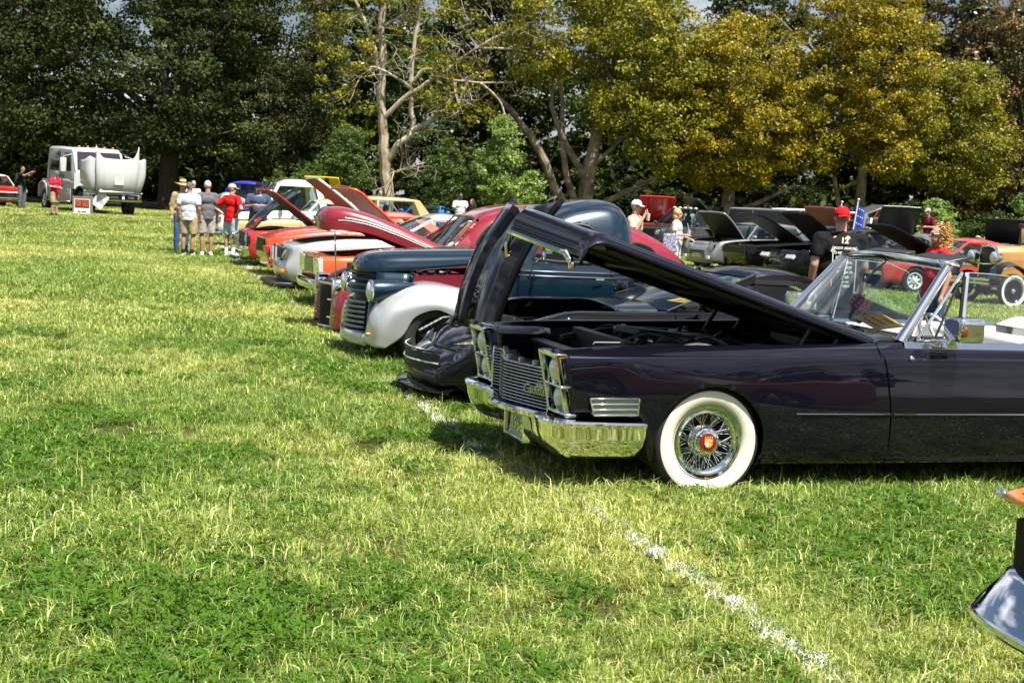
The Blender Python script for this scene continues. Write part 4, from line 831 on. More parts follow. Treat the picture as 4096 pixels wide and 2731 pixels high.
    pl = MB(); pl.box((-.012, 0, .315), (.012, .33, .16)); po = pl.build('number_plate', mat('plate_grey', (.42, .44, .40), rough=.35, metal=.4), car, bevel=.004)
    text('plate_number', '1968', .125, CHROME, po, Matrix.Translation((-.022, 0, .31)) @ Matrix.Rotation(R(-90), 4, 'Z') @ Matrix.Rotation(R(90), 4, 'X'), extrude=.002)
    pf = MB(); 
    for (y, z, w, h) in ((0, .40, .42, .018), (0, .225, .42, .022), (-.2, .315, .02, .19), (.2, .315, .02, .19)): pf.box((-.02, y, z), (.06, w, h))
    pf.build('plate_frame', CHROME, car, bevel=.006)
    vl = MB(); vl.grid([[(x, y, .44-.05*(x < .1)) for y in np.linspace(-.9, .9, 5)] for x in (-.02, .3)]); vl.build('valance', BLACK, car)
    # cornering lamp on each flank: frame, bars, ribbed lens
    for sg in (-1, 1):
        y = sg*.986; q = MB(); zA, zB, xA, xB = .530, .632, .105, .430
        def fb(x0, z0, x1, z1, w):
            d = Vector((x1-x0, 0, z1-z0)); L_ = d.length; a = math.atan2(-(z1-z0), x1-x0); q.box(((x0+x1)/2, y+sg*.004, (z0+z1)/2), (L_, .022, w), rot=(0, a, 0))
        fb(xA+.0, zB, xB, zB, .010); fb(xA+.03, zA, xB-.004, zA, .010); fb(xA+.002, zB, xA+.032, zA, .010); fb(xB, zB, xB-.004, zA, .010); fb(xA+.012, .598, xB, .598, .008); fb(xA+.022, .564, xB, .564, .008)
        cl = q.build('cornering_lamp', CHROME, car, bevel=.003); ln = MB()
        for i in range(44): x = .128+i*.0068; ln.box((x, y-sg*.004, (zA+zB)/2), (.0036, .012, .094))
        ln.build('lamp_lens', LAMP, cl); bk = MB(); bk.box((.272, y-sg*.008, .581), (.30, .008, .094)); bk.build('lamp_back', DARK, cl)
        for (x0, x1, z, w, nm) in ((1.52, 2.215, .541, .012, 'side_strip'), (2.232, 4.9, .541, .012, 'side_strip'), (2.2, 4.6, .236, .006, 'sill_strip')):
            s_ = MB(); rows = []
            for x in np.linspace(x0, x1, 16): yy = .9925 if z > .4 else .947; rows.append([(x, sg*yy, z-w/2), (x, sg*(yy+.009), z), (x, sg*yy, z+w/2)])
            s_.grid(rows, flip=sg < 0); s_.build(nm, CHROME, car)
        gp = MB(); pts = [(2.13, .875, 1.0), (2.135, .93, .94), (2.16, .966, .885), (2.19, .984, .72), (2.215, .992, .54), (2.225, .978, .36), (2.225, .935, .22)]; rows = [[(p[0]-.0035, sg*(p[1]+.0015), p[2]), (p[0]+.0035, sg*(p[1]+.0015), p[2])] for p in catmull([np.array(p) for p in pts], 24)]; gp.grid(rows, flip=sg > 0); gp.build('door_gap', GAP, car)
        lk = MB(); lk.lathe([(.016, 0), (.016, .012), (.008, .016), (.001, .017)], (2.36, sg*.952, .905), (0, sg, .35), 14); lk.build('lock', CHROME, car)
        hk = MB(); hk.tube([(.18, sg*.80, .942), (.19, sg*.80, .955), (.36, sg*.80, .957)], .005, 6); hk.build('hood_bumper_stop', CHROME, car)
        bs = MB(); bs.grid([[(x, sg*y, z+.004) for y, z in ((.90, .962), (.885, 1.0), (.865, 1.006), (.84, 1.0), (.83, .97))] for x in np.linspace(2.34, 4.6, 12)], flip=sg < 0); bs.build('belt_moulding', CHROME, car)
    # hood, raised: built along its slope, V ridge in the middle, drooping nose with a chrome edge
    th = R(17.0); H0 = Vector((2.27, 0, 1.0))
    def HP(s, v, h): return (H0.x - s*math.cos(th) + h*math.sin(th), v, H0.z + s*math.sin(th) + h*math.cos(th))
    rows = []; vs_ = np.r_[np.linspace(-.735, 0, 13), np.linspace(0, .735, 13)[1:]]
    for u in np.r_[np.linspace(0, .9, 20), np.linspace(.92, 1, 6)]:
        row = [HP(u*2.12, -.806, -.064), HP(u*2.12, -.800, -.045), HP(u*2.12, -.775, -.016)]
        for v in vs_:
            a = abs(v)/.80; smax = 2.12+.26*(1-a)**1.1; row.append(HP(u*smax, v, .055*(1-a)**1.15*min(1, .3+u) - (.012 if a > .97 else 0)))
        row += [HP(u*2.12, .775, -.016), HP(u*2.12, .800, -.045), HP(u*2.12, .806, -.064)]; rows.append(row)
    for q_, (ds, h) in enumerate(((.05, -.018), (.085, -.06), (.10, -.12), (.105, -.185))):
        row = [HP(2.12+ds*1.2, -.806, -.064+h*.9), HP(2.12+ds*1.2, -.800, -.055+h*.88), HP(2.12+ds*1.2, -.775, -.020+h*.92)]
        for v in vs_:
            a = abs(v)/.80; smax = 2.12+.26*(1-a)**1.1; row.append(HP(smax+ds, v, .055*(1-a)**1.15+h - (.012 if a > .97 else 0)))
        row += [HP(2.12+ds*1.2, .775, -.020+h*.92), HP(2.12+ds*1.2, .800, -.055+h*.88), HP(2.12+ds*1.2, .806, -.064+h*.9)]; rows.append(row)
    hm = MB(); hm.grid(rows, flip=True); ho = hm.build('hood', [NAVY, BLACK], car, angle=28); sd = ho.modifiers.new('solid', 'SOLIDIFY'); sd.thickness = .022; sd.offset = -1; sd.material_offset = 1; sd.use_even_offset = True
    ch = MB(); rr = []
    for v in np.linspace(-.60, .60, 31):
        a = abs(v)/.80; smax = 2.12+.26*(1-a)**1.1; h = .055*(1-a)**1.15-.185; rr.append([HP(smax+.10+d, v, h+e) for d, e in ((.0, .010), (.016, .008), (.019, -.008), (.010, -.024), (-.010, -.022))])
    ch.grid(rr); 
    for sg in (-1, 1):
        a = .6/.8; smax = 2.12+.26*(1-a)**1.1; p0 = HP(smax+.105, sg*.60, .055*(1-a)**1.15-.19); p1 = HP(smax+.07, sg*.65, -.22); p2 = HP(smax+.05, sg*.655, -.26); ch.tube(catmull([np.array(p0), np.array(p1), np.array(p2)], 8), .017, 8)
    ch.build('hood_edge_trim', CHROME, ho, solid=.004)
    em = MB(); 
    for sg in (-1, 1): em.tube([HP(2.43, 0, -.115), HP(2.375, sg*.16, -.035)], [.010, .004], 6)
    em.build('hood_emblem', CHROME, ho); cr = MB(); cr.add([HP(2.435, -.03, -.085), HP(2.435, .03, -.085), HP(2.40, .032, -.03), HP(2.40, -.032, -.03), HP(2.455, 0, -.10)], [(0, 4, 1, 2, 3)]); cr.build('hood_crest', mat('crest_enamel', (.55, .06, .04), rough=.25, coat=.5, col2=(.8, .75, .6), nscale=60), ho, solid=.006)
    fr_ = MB()                                            # inner hood frame and hinges
    for v in (-.70, .70): fr_.tube([HP(.1, v, -.075), HP(2.05, v*.98, -.075)], .028, 6)
    for s_ in (.25, .9, 1.5, 2.05): fr_.tube([HP(s_, -.68, -.06), HP(s_, .68, -.06)], .024, 6)
    fr_.build('hood_frame', BLACK, ho)
    for sg in (-1, 1):
        hg = MB()
        for (xa, za, s_) in ((1.62, .86, .52), (1.88, .88, .30)): hg.tube([(xa, sg*.70, za), HP(s_, sg*.70, -.07)], .016, 6)
        n = 34; pts = [(1.45+.0095*i + .018*math.cos(i*1.9), sg*.66 + .018*math.sin(i*1.9), .90-.0011*i) for i in range(n*2)]; hg.tube(pts, .0035, 4); hg.build('hood_hinge', BLACK, car)
    # engine bay
    bay = MB(); bay.box((1.2, 0, .50), (2.0, 1.5, .04)); bay.box((2.22, 0, .75), (.04, 1.56, .46)); 
    for sg in (-1, 1): bay.grid([[(x, sg*.77, z) for z in (.5, .7, .89)] for x in (.35, 1.2, 2.2)], flip=sg < 0); arch_liner(bay, .935, .35, .40, sg*.95, .30); arch_liner(bay, 4.22, .33, .43, sg*.95, .34)
    bay.box((3.6, 0, .26), (4.0, 1.8, .05)); bay.box((3.2, 0, .30), (1.9, 1.7, .06)); bay.box((.25, 0, .42), (.3, 1.4, .05)); bay.build('underbody', DARK, car)
    sup = MB(); sup.box((.30, 0, .815), (.10, 1.24, .030)); sup.box((.30, 0, .66), (.06, 1.2, .30)); sup.box((.26, -.42, .84), (.12, .20, .02)); sup.build('radiator_support', mat('satin_black_steel', (.02, .02, .021), rough=.35), car, bevel=.006)
    engine(car, .45, 2.0, .92, .74, 5); ex = MB()
    ex.tube(catmull([np.array(p) for p in [(.4, -.5, .84), (.75, -.42, .90), (1.2, -.55, .88), (1.7, -.6, .86)]], 16), .035, 8); ex.tube(catmull([np.array(p) for p in [(.4, .4, .85), (.9, .5, .91), (1.5, .45, .9), (2.0, .3, .92)]], 16), .03, 8); ex.box((.62, -.58, .82), (.22, .2, .16)); ex.box((1.95, -.3, .95), (.30, .5, .07)); ex.box((1.0, .1, .93), (.5, .3, .05), rot=(0, .1, .2)); ex.lathe([(.09, 0), (.1, .16), (.02, .17)], (1.85, -.55, .80), (0, 0, 1), 16)
    ex.build('hoses_and_housings', BLACK, car, bevel=.008)
    r_ = random.Random(21); gl_ = mat('black_hose', (.012, .012, .013), rough=.3)
    for i in range(16):
        x = r_.uniform(.45, 1.9); y = r_.uniform(-.68, .6); h_ = MB(); L_ = r_.uniform(.25, .6); a_ = r_.uniform(-.5, .5); h_.tube(catmull([np.array((x, y, .86)), np.array((x+L_*.35, y+a_*.25, .92+r_.uniform(0, .03))), np.array((x+L_*.7, y+a_*.5, .91)), np.array((x+L_, y+a_*.6, .85))], 12), r_.uniform(.010, .024), 8); h_.build('engine_hose', gl_ if i % 3 else ENGINE, car)
    for i in range(9):
        x = r_.uniform(.5, 2.0); y = r_.choice((-1, 1))*r_.uniform(.35, .66); b_ = MB(); b_.box((x, y, .87), (r_.uniform(.08, .2), r_.uniform(.06, .16), r_.uniform(.08, .14)), rot=(0, 0, r_.uniform(-.4, .4))); b_.lathe([(.02, 0), (.02, .02), (.001, .022)], (x, y, .93), (0, 0, 1), 10); b_.build('engine_fitting', (gl_, ENGINE, STEEL)[i % 3], car, bevel=.012)
    # wiper cowl
    cw = MB(); cw.grid([[(x, y, .985+.035*(1-(y/.8)**2)+.03*(x-2.1)) for y in np.linspace(-.8, .8, 11)] for x in np.linspace(2.12, 2.45, 5)], flip=True); cw.build('cowl', NAVY, car, solid=.012)
    # windshield frame, glass, vent windows, door glass
    def ws(t, u): return (2.37+.40*u-.14*(1-t*t)*(1-.45*u), t*(.80-.13*u), 1.005+.495*u+.03*(1-t*t)*u)
    fr2 = MB()
    for sg in (-1, 1): 
        fr2.tube([ws(sg*1.0, u) for u in np.linspace(-.03, 1.0, 8)], [.042, .040, .037, .035, .034, .033, .033, .033], 8)
    fr2.tube([tuple(Vector(ws(t, 1.0))+Vector((.02, 0, .0))) for t in np.linspace(-1, 1, 17)], .028, 8); fr2.build('windshield_frame', CHROME, car, angle=60)
    hd = MB(); hd.grid([[tuple(Vector(ws(t, 1.0))+Vector((dx, 0, dz))) for dx, dz in ((-.02, -.012), (-.005, .030), (.06, .034), (.10, .01))] for t in np.linspace(-1.0, 1.0, 17)]); hd.build('windshield_header', CHROME, car, solid=.01)
    wg = MB(); wg.grid([[ws(t*.97, u) for t in np.linspace(-1, 1, 17)] for u in np.linspace(.0, .97, 8)]); wg.build('windshield', glass('green_windshield', (.70, .84, .82), 1.3), car)
    for sg in (-1, 1):
        y0, y1 = sg*.845, sg*.775; q = MB()
        q.tube([(2.80, y0, 1.0), (2.86, y1, 1.475)], [.020, .014], 8); q.tube([(2.47, y0, 1.02), (2.83, sg*.76, 1.475)], [.012, .011], 8); q.tube([(2.45, y0, 1.022), (2.82, y0, 1.022)], .012, 8); q.build('vent_window_frame', CHROME, car)
        bl = MB(); bl.tube([(2.60, y0+sg*.006, 1.04), (2.79, y1+sg*.01, 1.40)], .009, 6); bl.tube([(2.50, y0, 1.04), (2.79, y0, 1.042)], .010, 6); bl.tube([(2.78, y0+sg*.004, 1.03), (2.835, y1+sg*.004, 1.45)], .011, 6); bl.build('vent_window_seal', BLACK, car)
        vg = MB(); vg.add([(2.50, y0, 1.03), (2.79, y0, 1.03), (2.84, y1, 1.46)], [(0, 1, 2)]); vg.build('vent_window', GLASSCLEAR, car, smooth=False)
        dg = MB(); top = [(2.87, 1.475), (3.05, 1.47), (3.25, 1.455), (3.42, 1.40), (3.52, 1.30), (3.60, 1.15), (3.64, 1.0)]; poly = [(2.82, 1.0)] + top
        dg.add([(x, sg*(.845-.07*(z-1.0)/.47), z) for x, z in poly], [tuple(range(len(poly)))]); dg.build('door_glass', GLASSCLEAR, car, smooth=False)
        ed = MB(); ed.tube([(x, sg*(.845-.07*(z-1.0)/.47), z) for x, z in top], .0035, 5); ed.build('door_glass_edge', mat('glass_edge', (.25, .42, .38), rough=.1, coat=.5), car)
        mr = MB(); c = Vector((2.655, sg*1.075, 1.115)); rows = []
        for x_, k in ((-.095, .80), (-.085, .95), (-.03, 1.0), (.06, 1.0), (.085, .97)):
            rows.append([(c.x+x_, c.y+.105*k*sx, c.z+.082*k*sz) for sx, sz in ((-1, -.75), (-1, .75), (-.85, 1), (.85, 1), (1, .75), (1, -.75), (.85, -1), (-.85, -1))])
        # mirror head: long along the car as seen from the side
        mr.grid(rows, cv=True); mr.add(rows[0], [tuple(range(8))]); mr.add(rows[-1], [tuple(reversed(range(8)))])
        mr.build('door_mirror', CHROME, car, bevel=.012, sub=1); ms = MB(); ms.box((2.60, sg*1.0, 1.0), (.10, .09, .03), taper=(.8, .8)); ms.tube([(2.60, sg*1.0, 1.005), (2.625, sg*1.03, 1.05)], [.030, .022], 10); ms.build('mirror_foot', CHROME, car, bevel=.006)
    # interior
    da = MB(); da.grid([[(x, y, .99+.02*math.sin((x-2.3)*6)) for y in np.linspace(-.78, .78, 9)] for x in np.linspace(2.32, 2.72, 7)], flip=True); da.box((2.72, 0, .90), (.06, 1.56, .2)); da.build('dashboard', mat('dark_blue_vinyl', (.02, .022, .03), rough=.5), car)
    se = MB()
    for (x0, zt) in ((3.15, 1.02), (4.05, 1.0)):
        for sg in (-1, 1):
            se.box((x0, sg*.36, .55), (.55, .66, .2)); se.box((x0+.36, sg*.36, .80), (.18, .66, .46), rot=(0, .18, 0))
    se.build('bench_seats', SEATWHITE, car, bevel=.06)
    for sg in (-1, 1):
        dp = MB(); dp.grid([[(x, sg*(.80-.02*k), z) for k, z in ((0, .985), (1, .94), (2, .8), (1.5, .55))] for x in np.linspace(2.5, 4.4, 6)], flip=sg > 0); dp.build('door_panel', SEATWHITE, car, solid=.01)
    tp = MB(); tp.grid([[(x, y, 1.0+.10*math.sin(math.pi*(x-4.3)/.5)*(1-.3*(y/.8)**2)) for y in np.linspace(-.8, .8, 9)] for x in np.linspace(4.3, 4.8, 8)], flip=True); tp.build('folded_top', SEATWHITE, car)
    steering(car, 2.95, -.38, .98, .2, SEATWHITE)
    im = MB(); im.box((2.60, -.02, 1.375), (.025, .20, .065)); im.tube([(2.60, 0, 1.40), (2.72, 0, 1.50)], .008, 6); im.build('rear_view_mirror', BLACK, car, bevel=.008)
    for sg in (-1, 1):
        vi = MB(); vi.box((2.93, sg*.345, 1.555), (.19, .52, .022), rot=(0, -.20, 0)); vo = vi.build('sun_visor', mat('black_vinyl', (.02, .02, .022), rough=.4), car, bevel=.01)
    # wheels
    for x, y in ((.935, -.845), (.935, .845), (4.22, -.80), (4.22, .80)):
        w = wheel(car, x, y, .365, .215, .235, 'wire', True, CHROME, DARKSTEEL, z=.352)
        md = MB(); md.lathe([(.058, .098), (.054, .106), (.001, .108)], (0, 0, 0), (0, -1, 0), 32); m_ = md.build('wheel_medallion', mat('medallion_red', (.22, .008, .010), rough=.12, coat=1), w)
        sh = MB(); sh.add([(-.028, -.1095, .026), (.028, -.1095, .026), (.028, -.1095, -.012), (.016, -.1095, -.026), (0, -.1095, -.034), (-.016, -.1095, -.026), (-.028, -.1095, -.012)], [tuple(range(7))])
        for k_ in range(5): sh.box((-.024+.012*k_, -.1095, .034), (.006, .003, .012))
        cq = MB(); cq.add([(-.028, -.1125, .006), (0, -.1125, .006), (0, -.1125, -.034), (-.016, -.1125, -.026), (-.028, -.1125, -.012)], [(0, 1, 2, 3, 4)]); cq.add([(0, -.1125, .026), (.028, -.1125, .026), (.028, -.1125, .006), (0, -.1125, .006)], [(0, 1, 2, 3)]); cq.build('crest_quarters', mat('crest_enamel', (.55, .06, .04), rough=.25, coat=.5, col2=(.8, .75, .6), nscale=60), w, smooth=False, solid=.002); sh.build('wheel_crest', mat('crest_gold', (.85, .45, .05), rough=.35, metal=.2, col2=(.85, .36, .08), nscale=70), w, smooth=False, solid=.002)
    return car
CAD = convertible()
bpy.context.view_layer.update()
def dice():
    MW = CAD.matrix_world; p0 = MW @ Vector((2.53, .0, 1.19)); root = empty('fuzzy_dice', p0, R(18)); tag(root, 'red and dark blue fuzzy dice hanging from the convertible mirror', 'dice')
    felt = dict(r=mat('red_plush', (.60, .015, .04), rough=.95, spec=.1, bump=.6, bscale=160), b=mat('navy_plush', (.012, .014, .035), rough=.95, spec=.1, bump=.6, bscale=160)); wm = mat('white_felt', (.8, .8, .78), rough=.9)
    pips = {2: [(-.5, -.5), (.5, .5)], 4: [(-.5, -.5), (.5, .5), (-.5, .5), (.5, -.5)], 5: [(-.5, -.5), (.5, .5), (-.5, .5), (.5, -.5), (0, 0)], 6: [(-.5, -.6), (-.5, 0), (-.5, .6), (.5, -.6), (.5, 0), (.5, .6)]}
    for key, off, rot in (('r', (0, 0, 0), (.5, .35, .5)), ('b', (.02, .06, -.085), (.3, -.2, 1.1))):
        q = MB(); q.box((0, 0, 0), (.098, .098, .098)); d = q.build('die', felt[key], root, bevel=.014); d.location = off; d.rotation_euler = rot
        h = .0505; pm = MB(); pm.lathe([(.0085, 0), (.0075, .0015), (.0001, .002)], (0, 0, 0), (0, 0, 1), 10); pme = pm.mesh('pip', wm)
        for ax, n in (('z', 4), ('-y', 5), ('-x', 6), ('x', 2), ('y', 5), ('-z', 6)):
            for (a, b) in pips[n]:
                a *= .05; b *= .05; c, nv = {'z': ((a, b, h), (0, 0, 1)), '-z': ((a, b, -h), (0, 0, -1)), '-y': ((a, -h, b), (0, -1, 0)), 'y': ((a, h, b), (0, 1, 0)), 'x': ((h, a, b), (1, 0, 0)), '-x': ((-h, a, b), (-1, 0, 0))}[ax]
                o = bpy.data.objects.new('pip', pme); COL.objects.link(o); o.parent = d; o.location = c; o.rotation_euler = Vector(nv).to_track_quat('Z', 'Y').to_euler()
    s = MB(); s.tube([(0, 0, .05), (.03, 0, .20)], .002, 5); s.tube([(.02, .06, -.04), (.03, 0, .20)], .002, 5); s.build('string', wm, root)
dice()
def card(name, label, car, p, rot, size, lines=3):
    MW = car.matrix_world; root = empty(name, MW @ Vector(p)); root.rotation_euler = (MW.to_3x3() @ Euler(rot).to_matrix()).to_euler(); tag(root, label, 'card', 'entry cards on the dashboards')
    q = MB(); q.box((0, 0, 0), (size[0], size[1], .004)); q.build('card_sheet', PAPER, root)
    ink = mat('card_ink', (.06, .04, .02), rough=.8)
    for i in range(lines):
        b = MB(); b.box((size[0]*(-.28+.28*i), size[1]*(.02 if i % 2 else -.06), .0035), (size[0]*.05, size[1]*(.62-.12*i), .001)); b.build('printed_line', ink, root)
card('show_card', 'orange entry card lying on the dark blue convertible dashboard', CAD, (2.62, -.12, 1.075), (.26, -.10, .15), (.26, .28))
# ------------------------------------------------------------------ the row along the chalk line, from the convertible backwards
ROW = 'cars parked along the chalk line'
def sct(poly, n): return catmull([np.array(p, float) for p in poly], n)
def inpoly(x, z, P):
    c = False; j = len(P)-1
    for i in range(len(P)):
        if (P[i][1] > z) != (P[j][1] > z) and x < (P[j][0]-P[i][0])*(z-P[i][1])/(P[j][1]-P[i][1]+1e-9)+P[i][0]: c = not c
        j = i
    return c
def cabshell(car, name, X, zr, w, zb, belt, m, wtop=.70, nx=60, holes=(), front=None):
    """rounded cab: roof height zr(x), half width w(x), from sill zb to roof"""
    fz, fw = pchip(*zip(*zr)), pchip(*zip(*w)); mb = MB(); rows = []
    for x in np.linspace(X[0], X[1], nx):
        z1 = float(fz(x)); ww = float(fw(x)); b = min(belt, z1-.005); h = z1-b
        rows.append(catmull([np.array(p) for p in [(x, -ww*.95, zb), (x, -ww, zb+.25), (x, -ww*1.0, b-.12), (x, -ww*.975, b), (x, -ww*(.975-.05*min(1, h/.3)), b+.30*h), (x, -ww*(.975-.13*min(1, h/.4)), b+.62*h), (x, -ww*(.975-.27*min(1, h/.4)), b+.87*h), (x, -ww*.42, b+.985*h), (x, 0, z1)]], 64))
    mb.grid(rows)
    V = np.array(mb.v); keep = []
    for f in mb.f:
        c = V[list(f)].mean(0); hit = any(inpoly(c[0], c[2], P) for P in holes) and c[2] > belt-.02
        if front and c[0] < front[0] and c[2] > front[1] and c[1] > -front[2]*(1-front[3]*(c[2]-front[1])): hit = hit or c[2] < front[4]
        if not hit: keep.append(f)
    mb.f = keep; mb.m = [0]*len(keep); mb.mirror(); return mb.build(name, m, car, solid=.015, weld=True), fz, fw
def window_on(car, name, fw, fz, belt, pts, m, off=.006, sides=(-1, 1)):
    """window lying on the cab flank: pts in (x, z)"""
    for sg in sides:
        q = MB(); V = []
        for x, z in pts:
            z1 = float(fz(x)); ww = float(fw(x)); h = max(.02, z1-belt); t = min(1, max(0, (z-belt)/h)); y = ww*np.interp(t, [0, .30, .62, .87, 1], [.975, .975-.05*min(1, h/.3), .975-.13*min(1, h/.4), .975-.27*min(1, h/.4), .4]); V.append((x, sg*(y+off), z))
        c = np.mean(np.array(V), 0); q.add(V+[tuple(c)], [((i, (i+1) % len(V), len(V)) if sg < 0 else ((i+1) % len(V), i, len(V))) for i in range(len(V))]); q.build(name, m, car, smooth=False)
        r = MB(); r.tube([tuple(np.array(p)-np.array((0, sg*.004, 0))) for p in V+[V[0]]], .019, 6); r.build('window_surround', MATS.get('window_rubber') or mat('window_rubber', (.01, .01, .011), rough=.5), car)

def pickup_teal():
    TEAL = paint('teal_metallic', (.0035, .021, .040), metal=.35, rough=.28); SILV = paint('silver_metallic', (.52, .54, .55), metal=.45, rough=.34); MAR = paint('maroon_inner', (.16, .008, .018), rough=.35)
    car = empty('pickup_truck', (-1.58, 15.5, -.02), R(18)); tag(car, 'dark teal and silver vintage pickup with barred grille beside the black sports car', 'pickup truck', ROW)
    # hood shell
    st = [(-.20, .05, 1.00, .955), (-.185, .14, 1.045, .95), (-.15, .24, 1.09, .945), (-.08, .31, 1.135, .945), (.1, .385, 1.175, .955), (.4, .44, 1.20, .985), (.8, .52, 1.225, 1.04), (1.36, .66, 1.262, 1.12)]
    rows = []
    for x, w, zt, zl in [tuple(float(pchip([s[0] for s in st], [s[k] for s in st])(x)) if k else x for k in range(4)) for x in np.r_[np.linspace(-.20, .1, 14), np.linspace(.15, 1.36, 22)]]:
        rows.append(sct([(x, -w, zl), (x, -w*1.0, zl+(zt-zl)*.25), (x, -w*.93, zl+(zt-zl)*.62), (x, -w*.68, zl+(zt-zl)*.90), (x, -w*.3, zl+(zt-zl)*.99), (x, 0, zt)], 18))
    q = MB(); q.grid(rows); q.mirror(); q.build('hood', TEAL, car, solid=.012, weld=True)
    ht = MB(); 
    for sg in (-1, 1): ht.tube([(x, sg*(.30+.27*(x+.1)/1.4)*1.02, 1.03+.105*(x+.1)/1.4) for x in np.linspace(.0, 1.3, 8)], .008, 6)
    ht.build('hood_crease', TEAL, car)
    # nose: four dark louvres above, seven bars below
    def bar(name, m, z, hw, x0, bow, h, d=.05):
        b = MB(); b.grid([[(x0 + bow*(abs(t))**2.2 + dx, hw*t, z+dz) for dx, dz in ((d, h*.42), (.0, h*.5), (-.016, h*.25), (-.018, -.05*h), (-.004, -.45*h), (d, -h*.5))] for t in np.linspace(-1, 1, 21)]); return b.build(name, m, car, angle=60)
    for i in range(4): bar('nose_louvre', TEAL, .925-.064*i, .27+.035*i, -.205-.008*i, .20, .046)
    for i in range(7): bar('grille_bar', mat('grille_bar_steel', (.20, .21, .23), rough=.22, metal=.9), .618-.052*i, .36+.012*i, -.232-.005*i, .13, .040, .07)
    nb = MB(); nb.grid([[(-.16+.19*abs(t)**2, (.28+.08*(1-u))*t*1.1, .27+.69*u) for t in np.linspace(-1, 1, 15)] for u in np.linspace(0, 1, 4)], flip=True); nb.build('nose_panel', mat('nose_dark', (.004, .012, .022), rough=.4), car)
    text('nose_letters', 'GMC', .085, STEEL, car, Matrix.Translation((-.234, -.02, .885)) @ Matrix.Rotation(R(-90), 4, 'Z') @ Matrix.Rotation(R(90), 4, 'X'), extrude=.004, bold=.002)
    for sg in (-1, 1):
        gf = MB(); gf.tube([(-.06, sg*.37, .66), (-.085, sg*.42, .50), (-.10, sg*.455, .36), (-.13, sg*.46, .28)], .022, 8); gf.build('grille_frame', TEAL, car)
        sp = MB(); sp.grid([[(x, sg*(.40+.10*(x-.0)/.35), z) for z in (.70, .82, .955)] for x in np.linspace(-.02, .34, 5)], flip=sg > 0); sp.box((.345, sg*.50, .80), (.02, .08, .28)); sp.build('cowl_panel', TEAL, car, solid=.01)
        # swelling front fender
        inner = [(-.14, .45, .26), (-.10, .44, .50), (.08, .46, .76), (.5, .50, .885), (.95, .58, .80), (1.35, .66, .60)]
        crown = [(-.17, .62, .23), (-.15, .68, .47), (.0, .72, .72), (.45, .75, .865), (.95, .79, .80), (1.36, .83, .58)]
        mid = [(-.15, .80, .215), (-.12, .87, .44), (.03, .90, .655), (.45, .92, .79), (.92, .92, .72), (1.36, .89, .52)]
        outer = [(-.10, .91, .205), (-.05, .955, .40), (.10, .975, .59), (.48, .985, .68), (.86, .975, .58), (1.30, .93, .42)]
        lip = [(-.02, .93, .20), (.155, .965, .33), (.28, .98, .535), (.50, .985, .615), (.72, .98, .535), (1.06, .94, .30)]
        P = patch([inner, crown, mid, outer, lip], 60, 30); q = MB(); q.grid([[(p[0], sg*p[1], p[2]) for p in r] for r in P], flip=sg < 0); q.build('front_fender', SILV, car, solid=.012, angle=60)
        # headlight pod: teal teardrop with a chrome ring
        c = Vector((-.13, sg*.70, .775)); pod = MB(); rows = []
        for t, r_, dz in ((0, .112, 0), (.03, .118, 0), (.12, .118, .004), (.24, .100, .018), (.38, .066, .038), (.50, .030, .055), (.56, .004, .062)):
            rows.append([(c.x+t, c.y+r_*math.cos(a)*.95, c.z+dz+r_*math.sin(a)) for a in np.linspace(0, 2*math.pi, 25)[:-1]])
        pod.grid(rows, cv=True); pod.build('headlight_pod', TEAL, car); l = MB(); l.lathe([(.112, 0), (.119, -.012), (.114, -.03), (.100, -.032)], (c.x, c.y, c.z), (1, 0, 0), 28, m=1); l.lathe([(.101, -.030), (.08, -.045), (.045, -.056), (.001, -.06)], (c.x, c.y, c.z), (1, 0, 0), 28); l.build('headlight', [LAMP, CHROME], car)
        sl = MB(); sl.ell((-.20, sg*.925, .345), (.030, .016, .018)); sl.build('marker_lamp', AMBER, car)
        inf = MB(); inf.grid([[(x, sg*(.46+.10*(x-.3)), z) for z in (.60, .80, .92+.05*x)] for x in (.3, .8, 1.36)], flip=sg > 0); inf.build('inner_fender', MAR, car)
    va = MB(); va.grid([[(-.15-.12*(1-t*t), .64*t, z) for z in (.19, .23, .27, .315)] for t in np.linspace(-1, 1, 11)]); va.build('valance', SILV, car, solid=.01)
    bay = MB(); bay.box((.8, 0, .55), (1.2, .9, .04)); bay.box((1.36, 0, .85), (.03, 1.2, .55)); bay.box((2.2, 0, .36), (3.6, 1.4, .05))
    for sg in (-1, 1): arch_liner(bay, .50, .345, .30, sg*.93, .34); arch_liner(bay, 3.55, .345, .33, sg*.90, .34)
    bay.build('underbody', DARK, car); eng = MB(); eng.box((.72, 0, .86), (.5, .3, .2)); 
    for sg in (-1, 1):
        for k in range(3): eng.lathe([(.035, 0), (.04, .03), (.028, .04), (.028, .07)], (.55+.13*k, sg*.22, .93), (0, sg*.5, .8), 14); eng.tube([(.5+.14*k, sg*.2, .84), (.5+.14*k, sg*.30, .80), (.5+.14*k, sg*.38, .68)], .022, 8)
    eng.tube([(.36, -.36, .97), (.5, -.40, .90), (.66, -.42, .93)], .012, 6); eng.build('engine', CHROME, car, bevel=.01)
    # cab
    zr = [(1.30, 1.24), (1.42, 1.30), (1.62, 1.50), (1.85, 1.67), (2.15, 1.79), (2.5, 1.845), (2.66, 1.82), (2.78, 1.70), (2.84, 1.50), (2.87, 1.20), (2.88, 1.05)]; ww = [(1.30, .64), (1.5, .74), (1.9, .80), (2.5, .80), (2.7, .76), (2.82, .66), (2.88, .55)]
    SW = sct([(1.62, 1.17), (1.66, 1.30), (1.85, 1.49), (2.1, 1.56), (2.28, 1.53), (2.38, 1.40), (2.38, 1.20), (2.3, 1.155), (1.9, 1.15)], 22)
